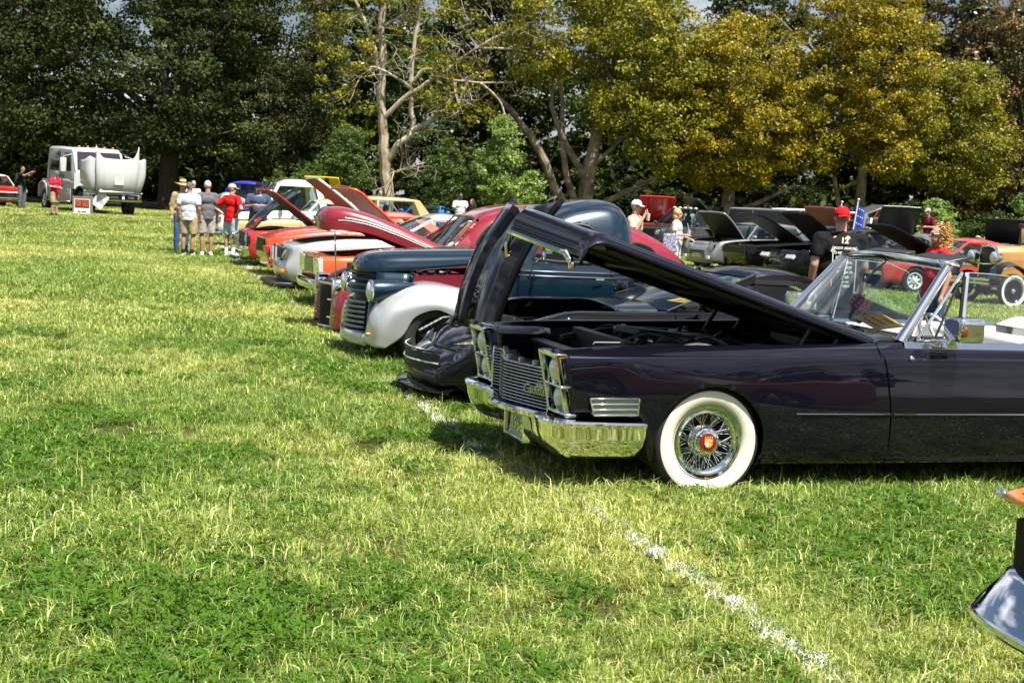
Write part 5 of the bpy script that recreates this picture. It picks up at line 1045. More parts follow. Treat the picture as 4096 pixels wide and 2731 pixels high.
    cab, fz, fw = cabshell(car, 'cab', (1.30, 2.88), zr, ww, .50, 1.11, TEAL, nx=150, holes=[SW], front=(1.9, 1.31, .60, .4, 1.62))
    window_on(car, 'side_window', fw, fz, 1.11, SW, GLASS)
    it = MB(); it.box((2.2, 0, .72), (.6, 1.3, .3)); it.box((2.56, 0, 1.0), (.18, 1.3, .55)); it.box((1.62, 0, 1.12), (.2, 1.2, .16)); it.build('cab_interior', SEATGREY, car, bevel=.04)
    wsg = MB(); wsg.grid([[(1.44+.42*u-.02*(1-t*t), .60*t*(1-.18*u), 1.29+.36*u) for t in np.linspace(-1, 1, 9)] for u in np.linspace(0.05, .95, 4)]); wsg.build('windshield', GLASS, car)
    for sg in (-1, 1):
        for z, r_ in ((1.045, .010), (.995, .010)):
            b = MB(); b.tube([(x, sg*(float(fw(x))+.001), z) for x in np.linspace(1.36, 2.80, 16)], r_, 6); b.build('belt_moulding', TEAL, car)
        for x in (1.46, 2.50):
            b = MB(); b.tube([(x+(.05 if z < .7 else 0), sg*(float(fw(x))*(.97 if z < .7 else 1.002)), z) for z in (.52, .7, .9, 1.1)], .004, 4); b.build('door_gap', GAP, car)
        hn = MB(); hn.tube([(2.40, sg*.80, .98), (2.40, sg*.84, .98), (2.30, sg*.85, .98)], .009, 6); hn.build('door_handle', CHROME, car)
        mr = MB(); mr.ell((1.66, sg*.93, 1.22), (.018, .05, .05)); mr.tube([(1.62, sg*.76, 1.13), (1.60, sg*.84, 1.15), (1.66, sg*.92, 1.21)], .010, 6); mr.build('door_mirror', CHROME, car)
        bs = MB(); bs.grid([[(x, sg*.74, z) for z in (.42, .60, .80, .92)] for x in np.linspace(2.92, 4.7, 4)], flip=sg < 0); bs.tube([(2.92, sg*.74, .935), (4.7, sg*.74, .935)], .028, 8); bs.build('bed_side', TEAL, car, solid=.02)
        rf = MB(); P = patch([[(3.0, .75, .42), (3.2, .76, .72), (3.55, .76, .82), (3.95, .76, .70), (4.2, .75, .40)], [(2.98, .86, .40), (3.18, .90, .68), (3.55, .92, .77), (3.95, .90, .66), (4.22, .86, .38)], [(3.1, .95, .36), (3.26, .97, .56), (3.55, .98, .66), (3.85, .97, .55), (4.1, .95, .36)]], 30, 12); rf.grid([[(p[0], sg*p[1], p[2]) for p in r] for r in P], flip=sg < 0); rf.build('rear_fender', TEAL, car, solid=.012)
        rb = MB(); rb.box((1.95, sg*.83, .40), (1.6, .22, .05)); rb.build('running_board', TEAL, car, bevel=.015)
    bf = MB(); bf.box((3.8, 0, .46), (1.8, 1.46, .04)); bf.box((2.93, 0, .68), (.03, 1.46, .48)); bf.box((4.7, 0, .68), (.04, 1.46, .48)); bf.build('bed_floor', TEAL, car)
    for x, y in ((.50, -.84), (.50, .84), (3.55, -.84), (3.55, .84)): wheel(car, x, y, .345, .21, .205, 'five', False, CHROME, DARKSTEEL)
    return car
pickup_teal()

BLACKP = paint('black_paint', (.004, .004, .005), rough=.25); BLACKP.node_tree.nodes['Principled BSDF'].inputs['Specular IOR Level'].default_value = .0; BLACKP.node_tree.nodes['Principled BSDF'].inputs['Coat IOR'].default_value = 1.38
def sports_black():
    S = dict(L=4.65, W=.93, paint=BLACKP, zb=.15, belt=[(0, .47), (.15, .54), (.40, .63), (.8, .79), (1.2, .875), (1.7, .88), (2.3, .90), (3.4, .94), (4.1, .96), (4.65, .90)], nose=[(0, .10), (.3, .0), (.55, .04), (.8, .12), (1, .22)], bow=.10,
             plan=[(0, .70), (.25, .86), (.6, .96), (1.0, 1.0), (2.2, .97), (3.6, 1.0), (4.3, .97), (4.65, .88)], fr=[0, .18, .40, .70, .90, 1, 1], vf=[.95, .985, .98, 1.0, .97, .90, .74], inset=.74, xf=.98, xr=3.68, wr=.34, arch=.375, hood=(.42, 1.58), open=55, hinge='f', crown=.05, cab=(2.1, 3.9), rim=.245, wheel='ten', wm1=BLACKGLOSS, ww_=.25,
             cabin=dict(A0=(2.02, .90), A1=(2.92, 1.205), B1=(3.55, 1.20), C0=(4.30, .97), wt=.60, wb=.78, crown=.05, cw=.35, glass=GLASS, pw=.07), mirrors=(2.28, .98), hoodprof=[(0, -.045), (.20, -.042), (.27, .0), (.62, .012), (.80, -.01), (1, -.03)], tips=.16, gaps=[2.05, 3.3])
    car, sec = gcar('sports_car', 'black sports car with front hinged hood standing upright behind the convertible', (-.80, 12.54), 18, S, group=ROW)
    # front mouth with chrome bar, splitter, headlight wedges
    def arc(z, hw, x0, bow): return [(x0+bow*abs(t)**2, hw*t, z) for t in np.linspace(-1, 1, 25)]
    q = MB(); q.grid([[tuple(np.array(p)+np.array((dx, 0, dz))) for dx, dz in ((0, .075), (-.006, 0), (0, -.085))] for p in arc(.375, .52, -.115, .15)]); q.build('grille', DARK, car); c = MB(); c.tube(arc(.375, .53, -.126, .15), .009, 6); c.build('grille_strip', CHROME, car); c = MB(); c.tube(arc(.47, .54, -.115, .15), .010, 6); c.build('grille_lip', BLACKP, car)
    sp = MB(); sp.grid([[(p[0]+dx, p[1]*k, p[2]+dz) for dx, dz, k in ((.22, .05, .98), (.0, .03, 1), (-.06, 0, 1.02), (-.05, -.015, 1.02), (.25, -.02, .98))] for p in arc(.15, .72, -.12, .24)]); sp.build('front_splitter', BLACKP, car)
    irid = mat('iridescent_lens', (.55, .55, .56), rough=.1, metal=.6, coat=1.0); nt, N, L = nodes_of(irid); tc = N.new('ShaderNodeTexCoord'); gr = N.new('ShaderNodeTexWave'); gr.inputs['Scale'].default_value = 3.0; cr = N.new('ShaderNodeValToRGB')
    for i_, col in enumerate([(.6, .6, .65), (.7, .15, .05), (.6, .45, .05), (.08, .45, .15), (.08, .2, .6), (.6, .6, .65)]):
        if i_ > 1: cr.color_ramp.elements.new(.5)
    for i_, col in enumerate([(.6, .6, .65), (.7, .15, .05), (.6, .45, .05), (.08, .45, .15), (.08, .2, .6), (.6, .6, .65)]): cr.color_ramp.elements[i_].position = i_/5; cr.color_ramp.elements[i_].color = (*col, 1)
    L.new(tc.outputs['Object'], gr.inputs['Vector']); L.new(gr.outputs['Color'], cr.inputs[0]); L.new(cr.outputs[0], N['Principled BSDF'].inputs['Base Color'])
    for sg in (-1, 1):
        h = MB(); h.add([(.13, sg*.60, .545), (.42, sg*.845, .575), (.62, sg*.885, .665), (.40, sg*.77, .655)], [(0, 1, 2, 3) if sg < 0 else (3, 2, 1, 0)]); h.build('headlight', irid, car, smooth=False, solid=.02, solid_off=1)
        a = MB(); a.tube([(.32, sg*.30, .60), (.36, sg*.30, .70), (.50, sg*.30, .82)], .016, 6); a.tube([(.50, sg*.38, .62), (.56, sg*.40, .80)], .012, 6); a.build('hood_hinge', BLACK, car)
    v = MB(); e0 = sec(.42)[-1]; pv = Vector((e0[0], 0, e0[2]))
    for k in range(5):
        for j in range(4): v.box((e0[0]+.22+.055*k, -.16+.105*j, e0[2]+.005), (.008, .10, .012)); v.box((e0[0]+.195+.055*k, -.21+.105*j, e0[2]+.005), (.05, .008, .012))
    v.xf(Matrix.Translation(pv) @ Matrix.Rotation(R(-55), 4, 'Y') @ Matrix.Translation(-pv)); v.build('hood_vent', STEEL, car)
    MW = Matrix.LocRotScale(car.location, car.rotation_euler, None); car.matrix_world = MW
    return car
SPORT = sports_black()
bpy.context.view_layer.update()
card('show_card', 'small orange entry card behind the black sports car windshield', SPORT, (2.42, -.20, .955), (0, -.15, .3), (.16, .30))

MAROON = paint('maroon_paint', (.26, .014, .030), metal=.1, rough=.3)
def sedan_maroon():
    car = empty('vintage_sedan', (-2.35, 18.1, -.02), R(18)); tag(car, 'maroon vintage sedan with long raised hood behind the teal pickup', 'car', ROW)
    st = [(-.215, .05, 1.40, 1.325), (-.205, .14, 1.47, 1.31), (-.17, .24, 1.53, 1.30), (-.08, .33, 1.585, 1.29), (.05, .38, 1.595, 1.30), (.3, .44, 1.555, 1.28), (.7, .52, 1.43, 1.17), (1.1, .58, 1.27, 1.03), (1.5, .63, 1.09, .94)]; rows = []
    f = [pchip([s[0] for s in st], [s[k] for s in st]) for k in (1, 2, 3)]
    for x in np.r_[np.linspace(-.215, .05, 14), np.linspace(.1, 1.5, 24)]:
        w, zt, zl = [float(q(x)) for q in f]; rows.append(sct([(x, -w*1.0, zl), (x, -w*1.0, zl+(zt-zl)*.40), (x, -w*.97, zl+(zt-zl)*.66), (x, -w*.84, zl+(zt-zl)*.87), (x, -w*.5, zl+(zt-zl)*.975), (x, 0, zt)], 22))
    q = MB(); q.grid(rows); q.mirror(); ho = q.build('hood', [MAROON, mat('maroon_under', (.10, .006, .012), rough=.5)], car, weld=True); sd = ho.modifiers.new('s', 'SOLIDIFY'); sd.thickness = .02; sd.offset = -1; sd.material_offset = 1
    wt = mat('cream_trim', (.70, .66, .55), rough=.35, coat=.5)
    for sg in (-1, 1):
        for k, r_ in ((.46, .011), (.37, .006)):
            t = MB(); t.tube([(x, sg*(float(f[0](x))*(.985 if k > .4 else .998)+.004), float(f[2](x))+(float(f[1](x))-float(f[2](x)))*k*1.15) for x in np.linspace(.08 if k > .4 else .0, 1.45, 18)], r_, 6); t.build('hood_strip', wt, ho)
    fl = MB(); fl.tube([(-.21, 0, 1.315), (-.16, -.2, 1.30), (-.05, -.36, 1.285), (.12, -.42, 1.27)], .014, 6); fl.tube([(-.21, 0, 1.315), (-.16, .2, 1.30), (-.05, .36, 1.285), (.12, .42, 1.27)], .014, 6); fl.build('hood_lip', wt, ho)
    pr = MB(); pr.tube([(.02, -.28, .60), (-.02, -.27, 1.29)], .010, 6); pr.build('prop_rod', STEEL, car)
    # grille: pewter panel of fine bars, maroon centre blade
    gm = mat('pewter_grille', (.30, .27, .22), rough=.35, metal=.8); gb = MB(); gb.grid([[(-.10+.10*abs(t)**1.5, .40*t, z) for z in (.08, .62)] for t in np.linspace(-1, 1, 9)]); gb.build('grille_back', DARK, car)
    bm_ = MB(); bm_.grid([[(-.13+.10*abs(t)**1.5+dx, .40*t, dz) for dx, dz in ((.02, -.005), (-.006, 0), (.02, .005))] for t in np.linspace(-1, 1, 9)]); me = bm_.mesh('grille_bar', gm)
    for i in range(26): o = bpy.data.objects.new('grille_bar', me); COL.objects.link(o); o.parent = car; o.location = (0, 0, .10+.0205*i)
    tp = MB(); tp.tube([(-.14+.10*abs(t)**1.5, .41*t, .632) for t in np.linspace(-1, 1, 9)], .014, 6); tp.tube([(-.13+.10*abs(t)**1.5, .41*t, .085) for t in np.linspace(-1, 1, 9)], .02, 6); tp.build('grille_frame', STEEL, car)
    for sg in (-1, 1):
        inner = [(.0, .40, .10), (.02, .40, .42), (.15, .42, .68), (.5, .48, .80), (.95, .56, .76), (1.4, .66, .55)]; crown = [(-.10, .52, .08), (-.08, .56, .42), (.08, .62, .68), (.5, .68, .82), (.95, .74, .76), (1.42, .80, .52)]
        mid = [(-.06, .72, .10), (.0, .78, .40), (.15, .82, .62), (.5, .86, .74), (.95, .87, .68), (1.4, .88, .46)]; lip = [(.08, .86, .12), (.22, .90, .34), (.36, .93, .50), (.56, .94, .57), (.80, .93, .48), (1.15, .90, .26)]
        P = patch([inner, crown, mid, lip], 40, 20); q = MB(); q.grid([[(p[0], sg*p[1], p[2]) for p in r] for r in P], flip=sg < 0); q.build('front_fender', MAROON, car, solid=.012)
        h = MB(); rows = []
        for t, r_ in ((0, .085), (.02, .092), (.12, .085), (.24, .05), (.32, .005)): rows.append([(-.07+t, sg*(.60+.0*t)+r_*math.cos(a)*.8, .60+.05*t+r_*math.sin(a)*1.25) for a in np.linspace(0, 6.2832, 21)[:-1]])
        h.grid(rows, cv=True); h.build('headlight_pod', CHROME, car); l = MB(); l.ell((-.075, sg*.60, .60), (.02, .062, .095)); l.build('headlight', LAMP, car)
        gx = MB(); gx.grid([[(-.06+.05*u, sg*(.40+.13*u), z) for z in (.10, .36, .60)] for u in (0, .5, 1)], flip=sg < 0); gx.build('grille_side', MAROON, car)
        for z in (.22, .44): s_ = MB(); s_.tube([(-.10, sg*.40, z), (-.07, sg*.52, z)], .009, 6); s_.build('grille_side_strip', CHROME, car)
    rad = MB(); rad.lathe([(.03, 0), (.035, .02), (.045, .025), (.045, .045), (.001, .05)], (.12, -.05, .66), (0, 0, 1), 16); rad.box((.12, 0, .64), (.10, .7, .05)); rad.build('radiator', CHROME, car, bevel=.01); engine(car, .2, 1.45, .86, .5, 9)
    zr = [(1.30, 1.08), (1.40, 1.16), (1.72, 1.52), (1.95, 1.645), (2.3, 1.72), (2.7, 1.745), (3.2, 1.70), (3.8, 1.56), (4.2, 1.42), (4.55, 1.16), (4.72, .90), (4.78, .60)]; ww = [(1.30, .68), (1.6, .78), (2.2, .84), (3.3, .84), (4.0, .78), (4.5, .66), (4.78, .50)]
    W1 = sct([(1.66, 1.09), (1.72, 1.25), (1.86, 1.43), (2.05, 1.52), (2.34, 1.55), (2.42, 1.40), (2.42, 1.10)], 20); W2 = sct([(2.58, 1.10), (2.58, 1.40), (2.66, 1.54), (3.0, 1.53), (3.3, 1.44), (3.55, 1.26), (3.55, 1.12), (3.3, 1.08)], 20); W3 = sct([(3.72, 1.13), (3.74, 1.26), (3.9, 1.30), (4.1, 1.24), (4.18, 1.14)], 14)
    cab, fz, fw = cabshell(car, 'body', (1.30, 4.78), zr, ww, .28, 1.03, MAROON, nx=220, holes=[W1, W2, W3], front=(1.78, 1.15, .66, .5, 1.53))
    window_on(car, 'front_side_window', fw, fz, 1.03, W1, GLASS); window_on(car, 'rear_side_window', fw, fz, 1.03, W2, GLASS); window_on(car, 'quarter_window', fw, fz, 1.03, W3, GLASSDARK)
    it = MB(); it.box((2.4, 0, .62), (.6, 1.3, .3)); it.box((2.72, 0, .90), (.18, 1.3, .5)); it.box((3.5, 0, .62), (.6, 1.2, .3)); it.box((3.85, 0, .9), (.18, 1.2, .5)); it.box((1.58, 0, 1.02), (.24, 1.2, .16)); it.build('cab_interior', SEATGREY, car, bevel=.04); steering(car, 1.85, -.36, 1.08)
    wsg = MB(); wsg.grid([[(1.40+.37*u-.03*(1-t*t), .64*t*(1-.20*u), 1.15+.40*u) for t in np.linspace(-1, 1, 9)] for u in np.linspace(0.02, .95, 4)]); wsg.build('windshield', GLASS, car); wf = MB(); wf.tube([(1.385+.37*u-.02*(1-t*t), .66*t*(1-.20*u), 1.15+.40*u) for t, u in [(-1, 0), (-1, .5), (-1, .95), (-.5, 1), (0, 1), (.5, 1), (1, .95), (1, .5), (1, 0), (0, 0), (-1, 0)]], .014, 6); wf.build('windshield_frame', MAROON, car)
    for x, y in ((.56, -.83), (.56, .83), (3.6, -.80), (3.6, .80)): wheel(car, x, y, .33, .19, .20, 'disc', False)
    dk = MB(); dk.box((2.4, 0, .30), (4.0, 1.4, .06)); 
    for sg in (-1, 1): arch_liner(dk, .56, .31, .30, sg*.9, .3)
    dk.build('underbody', DARK, car); return car
SEDAN = sedan_maroon()
bpy.context.view_layer.update()
card('show_card', 'larger orange entry card propped behind the maroon sedan windshield', SEDAN, (1.555, -.36, 1.33), (0, -.82, .0), (.36, .15))
card('show_card', 'small orange entry card low in the maroon sedan windshield corner', SEDAN, (1.43, .30, 1.195), (0, -.75, 0), (.10, .16))

ORANGE = paint('orange_paint', (.72, .085, .010), rough=.3); REDP = paint('red_paint', (.50, .012, .010), rough=.3); ORED = paint('orange_red_paint', (.66, .05, .008), rough=.3)
SILVP = paint('silver_car_paint', (.56, .57, .57), metal=.35, rough=.35); STRIPE = mat('satin_black_stripe', (.015, .015, .016), rough=.45)
def base60(**k):
    d = dict(L=4.75, W=.93, zb=.24, belt=[(0, .80), (.4, .84), (1.6, .90), (3.4, .92), (4.75, .88)], nose=[(0, .10), (.4, .02), (1, .0)], xf=.86, xr=3.62, wr=.33, arch=.36, hood=(.16, 1.62), cab=(1.75, 3.55), cabin=dict(A0=(1.72, .93), A1=(2.28, 1.33), B1=(3.05, 1.33), C0=(3.75, .95), wt=.60, wb=.80), lamps=[(.70, .66, .085)], grille=(.56, .56, .76, 5, CHROME), bumper=(.46, .12, CHROME, .10), trim=[(.3, 4.4, .55, .015, CHROME)], gaps=[1.72, 2.95], inset=.84); d.update(k); return d
gcar('muscle_car', 'bright orange coupe with its orange hood raised behind the maroon sedan', (-3.15, 21.8), 18, base60(paint=ORANGE, hoodpaint=ORED, under=mat('orange_under', (.52, .06, .008), rough=.4), open=45, crown=.03, lip=.06, lamps=[], rects=[(.40, .86, .52, .78, LAMP, 'headlight_door')], grille=(.40, .54, .76, 9, STEEL), trim=[(.35, 4.4, .62, .012, STRIPE)], belt=[(0, .80), (.4, .82), (1.6, .92), (3.4, .94), (4.75, .9)], bumper=(.38, .16, CHROME, .12)), group=ROW)
S = dict(L=4.77, W=.94, paint=SILVP, zb=.20, belt=[(0, .80), (.25, .84), (.6, .90), (1.1, .955), (1.8, .97), (3.4, 1.0), (4.77, 1.02)], nose=[(0, .12), (.22, .02), (.45, .0), (.62, .06), (1, .12)], bow=.10, chin=-.04, plan=[(0, .80), (.2, .92), (.6, .99), (1, 1), (4.2, 1), (4.77, .9)], xf=.98, xr=3.70, wr=.345, arch=.375, hood=(.22, 1.72), open=45, hoodpaint=paint('white_hood', (.70, .71, .70)), cab=(1.9, 3.7), cabin=dict(A0=(1.88, 1.0), A1=(2.60, 1.37), B1=(3.25, 1.37), C0=(3.98, 1.05), wt=.60, wb=.80, crown=.05, arc=.04), grille=(.45, .52, .74, 6, BLACK), rects=[(.52, .80, .56, .77, mat('smoked_headlight', (.10, .12, .11), rough=.1, coat=1), 'headlight'), (.46, .80, .34, .40, AMBER, 'turn_signal'), (-.35, .35, .21, .31, DARK, 'lower_intake')], mirrors=(1.95, 1.06), inset=.80, gaps=[1.85, 3.1], rim=.235, wheel='five', wm1=STEEL)
gcar('silver_coupe', 'silver coupe with round badge in its open grille and amber signals', (-4.15, 25.0), 18, S, group=ROW)
def badge():
    car = [o for o in bpy.data.objects if o.name.startswith('silver_coupe')][0]; q = MB(); n = 28; rows = []
    for a in np.linspace(0, 6.2832, n+1)[:-1]: rows.append([(-.17+.012*math.cos(b), (.125+.012*math.cos(b))*math.cos(a), .63+(.125+.012*math.sin(b))*math.sin(a)) for b in np.linspace(0, 6.2832, 9)[:-1]])
    q.grid(rows, cu=True, cv=True); q.build('grille_ring', CHROME, car); l = MB(); l.box((.02, 0, .13), (.5, 1.5, .08)); l.build('chin_spoiler', BLACK, car, bevel=.02)
    s = MB(); s.box((-.10, -.18, .635), (.03, .03, .24)); s.box((-.10, .18, .635), (.03, .03, .24)); s.build('grille_post', SILVP, car)
badge()
gcar('orange_black_coupe', 'orange coupe with a wide black hood stripe, left of the silver coupe', (-5.05, 28.1), 18, base60(paint=ORED, hoodpaint=ORED, stripe=(STRIPE, .10, .62, .70), lamps=[], rects=[(.50, .86, .50, .66, REDLENS, 'side_lamp')], grille=(.5, .52, .76, 5, BLACK), belt=[(0, .78), (.3, .86), (1.6, 1.0), (3.4, .94), (4.75, .9)], crown=.07, bumper=None, trim=[]), group=ROW)
gcar('red_fastback', 'red coupe with chrome ringed grille and raised dark red hood', (-6.0, 31.2), 18, base60(paint=REDP, hoodpaint=paint('deep_red_paint', (.26, .012, .014)), under=mat('brown_red_under', (.14, .02, .015), rough=.45), open=39, lamps=[(.62, .66, .08)], rects=[(.76, .90, .56, .74, BLACK, 'fender_vent')], grille=(.66, .50, .78, 4, BLACK), bumper=(.44, .10, CHROME, .12), lip=.05), group=ROW)
def ring_on_red():
    car = [o for o in bpy.data.objects if o.name.startswith('red_fastback')][0]; q = MB(); q.tube([(-.02, y, z) for y, z in ((-.72, .50), (-.74, .64), (-.68, .78), (0, .80), (.68, .78), (.74, .64), (.72, .50), (0, .48), (-.72, .50))], .016, 6); q.build('grille_surround', CHROME, car)
ring_on_red()
TEALD = paint('deep_teal_paint', (.008, .035, .045), metal=.3)
gcar('teal_coupe', 'dark teal coupe with forward tilting hood behind the red coupe', (-6.62, 33.6), 18, base60(paint=TEALD, under=TEALD, open=37, hinge='f', hood=(.20, 1.75), lamps=[(.70, .58, .08)], grille=(.6, .40, .52, 3, CHROME), bumper=(.36, .08, CHROME, .06), belt=[(0, .62), (.4, .74), (1.0, .84), (1.6, .82), (3.4, .86), (4.75, .82)], cabin=dict(A0=(1.80, .84), A1=(2.3, 1.2), B1=(2.9, 1.2), C0=(3.6, .88), wt=.55, wb=.72)), group=ROW)
# ------------------------------------------------------------------ vehicles further back
def modern(**k):
    d = dict(L=4.7, W=.92, zb=.22, belt=[(0, .74), (.25, .82), (.7, .90), (1.6, .97), (3.4, 1.02), (4.7, 1.0)], nose=[(0, .10), (.25, .0), (.55, .02), (1, .16)], bow=.10, plan=[(0, .80), (.22, .92), (.6, .99), (1, 1), (4.2, 1), (4.7, .9)], xf=.92, xr=3.65, wr=.34, arch=.37, hood=(.22, 1.62), cab=(1.8, 3.7), cabin=dict(A0=(1.74, 1.0), A1=(2.42, 1.40), B1=(3.3, 1.40), C0=(4.05, 1.05), wt=.58, wb=.80), grille=(.45, .40, .56, 5, BLACK), mirrors=(1.85, 1.06), inset=.82, gaps=[1.75, 3.0], rim=.24, wheel='ten', wm1=STEEL); d.update(k); return d
def boxy(**k):
    d = dict(L=4.9, W=.96, zb=.42, belt=[(0, 1.02), (.3, 1.06), (1.5, 1.10), (3.4, 1.12), (4.9, 1.12)], nose=[(0, .04), (.5, 0), (1, .02)], plan=[(0, .94), (.2, .99), (.6, 1), (4.7, 1), (4.9, .96)], xf=.85, xr=3.75, wr=.40, arch=.46, hood=(.12, 1.35), cab=(1.5, 4.8), cabin=dict(A0=(1.45, 1.12), A1=(1.85, 1.74), B1=(4.72, 1.74), C0=(4.88, 1.12), wt=.72, wb=.88, cw=.16, B=2.9, crown=.03, glass=GLASSDARK), lamps=[(.68, .88, .09)], grille=(.5, .72, .98, 6, BLACK), bumper=(.56, .16, BLACK, .10), inset=.80, rim=.24, wheel='ten', wm1=BLACKGLOSS, mirrors=(1.6, 1.2)); d.update(k); return d
BG = 'vehicles parked in the rows further back'
TAN = paint('tan_paint', (.52, .36, .14), rough=.32); CREAM = paint('cream_paint', (.70, .64, .46), rough=.32); BLUEP = paint('royal_blue_paint', (.022, .018, .30), rough=.28); YELL = paint('yellow_paint', (.80, .56, .015), rough=.3)
SKYB = paint('bright_blue_paint', (.02, .20, .55), rough=.3); GREYP = paint('dark_grey_metallic', (.12, .125, .13), metal=.5, rough=.35); MIDGREY = paint('mid_grey_metallic', (.26, .265, .27), metal=.45, rough=.35); CORAL = paint('coral_red_paint', (.60, .05, .035), rough=.32); CHARC = paint('charcoal_paint', (.035, .037, .04), metal=.3)
gcar('tan_sedan', 'tan old sedan with pale roof parked behind the dark teal coupe', (-7.5, 37.0), 18, base60(paint=TAN, belt=[(0, .84), (.4, .88), (1.6, .95), (3.4, .95), (4.75, .9)], cabin=dict(A0=(1.72, .98), A1=(2.2, 1.46), B1=(3.2, 1.46), C0=(3.8, .98), wt=.62, wb=.80, paint=CREAM)), group=BG)
def pickup_white():
    car, sec = gcar('white_pickup', 'white old pickup with rounded cab and long raised white hood', (-8.55, 40.2), 18, dict(L=4.9, W=.94, paint=WHITEPAINT, zb=.40, belt=[(0, .92), (.3, .98), (1.5, 1.10), (2.9, 1.14), (4.9, 1.02)], nose=[(0, .06), (.5, 0), (1, .1)], plan=[(0, .78), (.3, .92), (.8, 1), (4.9, .95)], xf=.85, xr=3.7, wr=.36, arch=.40, hood=(.10, 1.28), open=27, under=WHITEPAINT, lip=.10, crown=.10, cab=(1.35, 3.1), bed=True,
        cabin=dict(A0=(1.30, 1.14), A1=(1.66, 1.86), B1=(2.8, 1.86), C0=(3.05, 1.14), wt=.62, wb=.78, crown=.10, arc=.05, pw=.09, cw=.12, bulge=.08), lamps=[(.72, .84, .08)], grille=(.58, .50, .86, 5, CHROME), bumper=(.40, .10, STEEL, .12), wheel='disc', inset=.80, seatmat=SEATGREY, mirrors=(1.75, 1.3), mirmat=CHROME), cat='pickup truck', group=BG)
    return car
pickup_white()
gcar('blue_street_rod', 'royal blue old coupe facing the camera behind the group of men', (-11.35, 55.0), 78, dict(L=4.2, W=.80, paint=BLUEP, zb=.35, belt=[(0, .86), (.4, .94), (1.4, 1.06), (3.0, 1.06), (4.2, .8)], nose=[(0, .0), (.5, .02), (1, .10)], plan=[(0, .55), (.5, .66), (1.3, .86), (1.8, 1), (4.2, .7)], xf=.62, xr=3.3, wr=.34, arch=.38, hood=(.10, 1.35), cab=(1.45, 3.2), cabin=dict(A0=(1.42, 1.08), A1=(1.78, 1.66), B1=(2.7, 1.66), C0=(3.4, 1.06), wt=.58, wb=.72, crown=.08, arc=.05), lamps=[], grille=(.26, .45, .90, 9, CHROME), inset=.70, wheel='disc'), group=BG)
def rodlamps():
    car = [o for o in bpy.data.objects if o.name.startswith('blue_street_rod')][0]
    for sg in (-1, 1):
        l = MB(); rows = [[(.10+t, sg*.52+r_*math.cos(a), .80+r_*math.sin(a)) for a in np.linspace(0, 6.2832, 21)[:-1]] for t, r_ in ((-.03, .02), (-.02, .09), (0, .115), (.05, .11), (.14, .07), (.20, .01))]; l.grid(rows, cv=True); l.build('headlight', LAMP, car)
        f = MB(); P = patch([[(-.05, .42, .35), (.1, .42, .62), (.6, .44, .78), (1.1, .50, .64), (1.5, .62, .38)], [(-.08, .64, .33), (.1, .66, .62), (.6, .68, .80), (1.1, .70, .64), (1.5, .74, .36)], [(.0, .84, .32), (.15, .86, .54), (.6, .88, .70), (1.1, .87, .56), (1.5, .84, .34)]], 24, 10); f.grid([[(p[0], sg*p[1], p[2]) for p in r] for r in P], flip=sg < 0); f.build('front_fender', BLUEP, car, solid=.012)
rodlamps()
gcar('yellow_muscle_car', 'yellow car whose raised yellow hood with black stripes shows over the white pickup', (-8.4, 59.0), 84, base60(paint=YELL, under=YELL, hoodprof=[(0, 0), (1, 0)], open=62, stripe=None), group=BG)
def ystripes():
    car = [o for o in bpy.data.objects if o.name.startswith('yellow_muscle_car')][0]; h = [c for c in car.children if c.name.startswith('hood')][0]
    V = [v.co.copy() for v in h.data.vertices]; ys = sorted(set(round(v.y, 3) for v in V)); xs_ = sorted(V, key=lambda v: v.z); a, b = xs_[0], xs_[-1]; d = Vector((b.x-a.x, 0, b.z-a.z)); n = Vector((-d.z, 0, d.x)).normalized()
    for yc in (-.22, .22):
        for s in (1, -1):
            q = MB(); o = n*s*(.062 if s > 0 else .022); q.box((0, 0, 0), (d.length*.98, .16, .004)); M = Matrix.Translation(Vector(((a.x+b.x)/2, yc, (a.z+b.z)/2))+n*(.06*s)) @ Matrix.Rotation(-math.atan2(d.z, d.x), 4, 'Y'); q.xf(M); q.build('hood_stripe', STRIPE, car)
ystripes()
gcar('cream_wagon', 'cream and white old wagon roof showing behind the raised orange hood', (-8.0, 47.5), 12, base60(L=5.2, paint=CREAM, belt=[(0, .86), (1.6, .98), (5.2, .98)], cab=(1.75, 5.0), cabin=dict(A0=(1.72, 1.0), A1=(2.2, 1.50), B1=(4.6, 1.52), C0=(5.0, 1.0), wt=.66, wb=.82, B=3.2, paint=TAN)), group=BG)
gcar('blue_convertible', 'bright blue open sports car in front of the young trees', (-4.3, 56.5), 76, modern(L=4.5, paint=SKYB, belt=[(0, .62), (.3, .72), (1.4, .88), (3.4, .92), (4.5, .92)], seatmat=mat('blue_seats', (.02, .22, .5), rough=.6), cabin=dict(A0=(1.55, .92), A1=(2.15, 1.30), B1=(2.2, 1.30), C0=(2.22, 1.28), wt=.60, wb=.80, cw=.02, nosidewin=True, crown=.0, arc=.0, seat=2.5), rects=[(.5, .8, .58, .68, LAMP, 'headlight')]), group=BG)
def bluewing():
    car = [o for o in bpy.data.objects if o.name.startswith('blue_convertible')][0]; q = MB(); q.box((4.3, 0, 1.16), (.28, 1.7, .04)); q.box((4.3, .6, 1.04), (.1, .05, .24)); q.box((4.3, -.6, 1.04), (.1, .05, .24)); q.build('rear_wing', BLACK, car, bevel=.01)
bluewing()
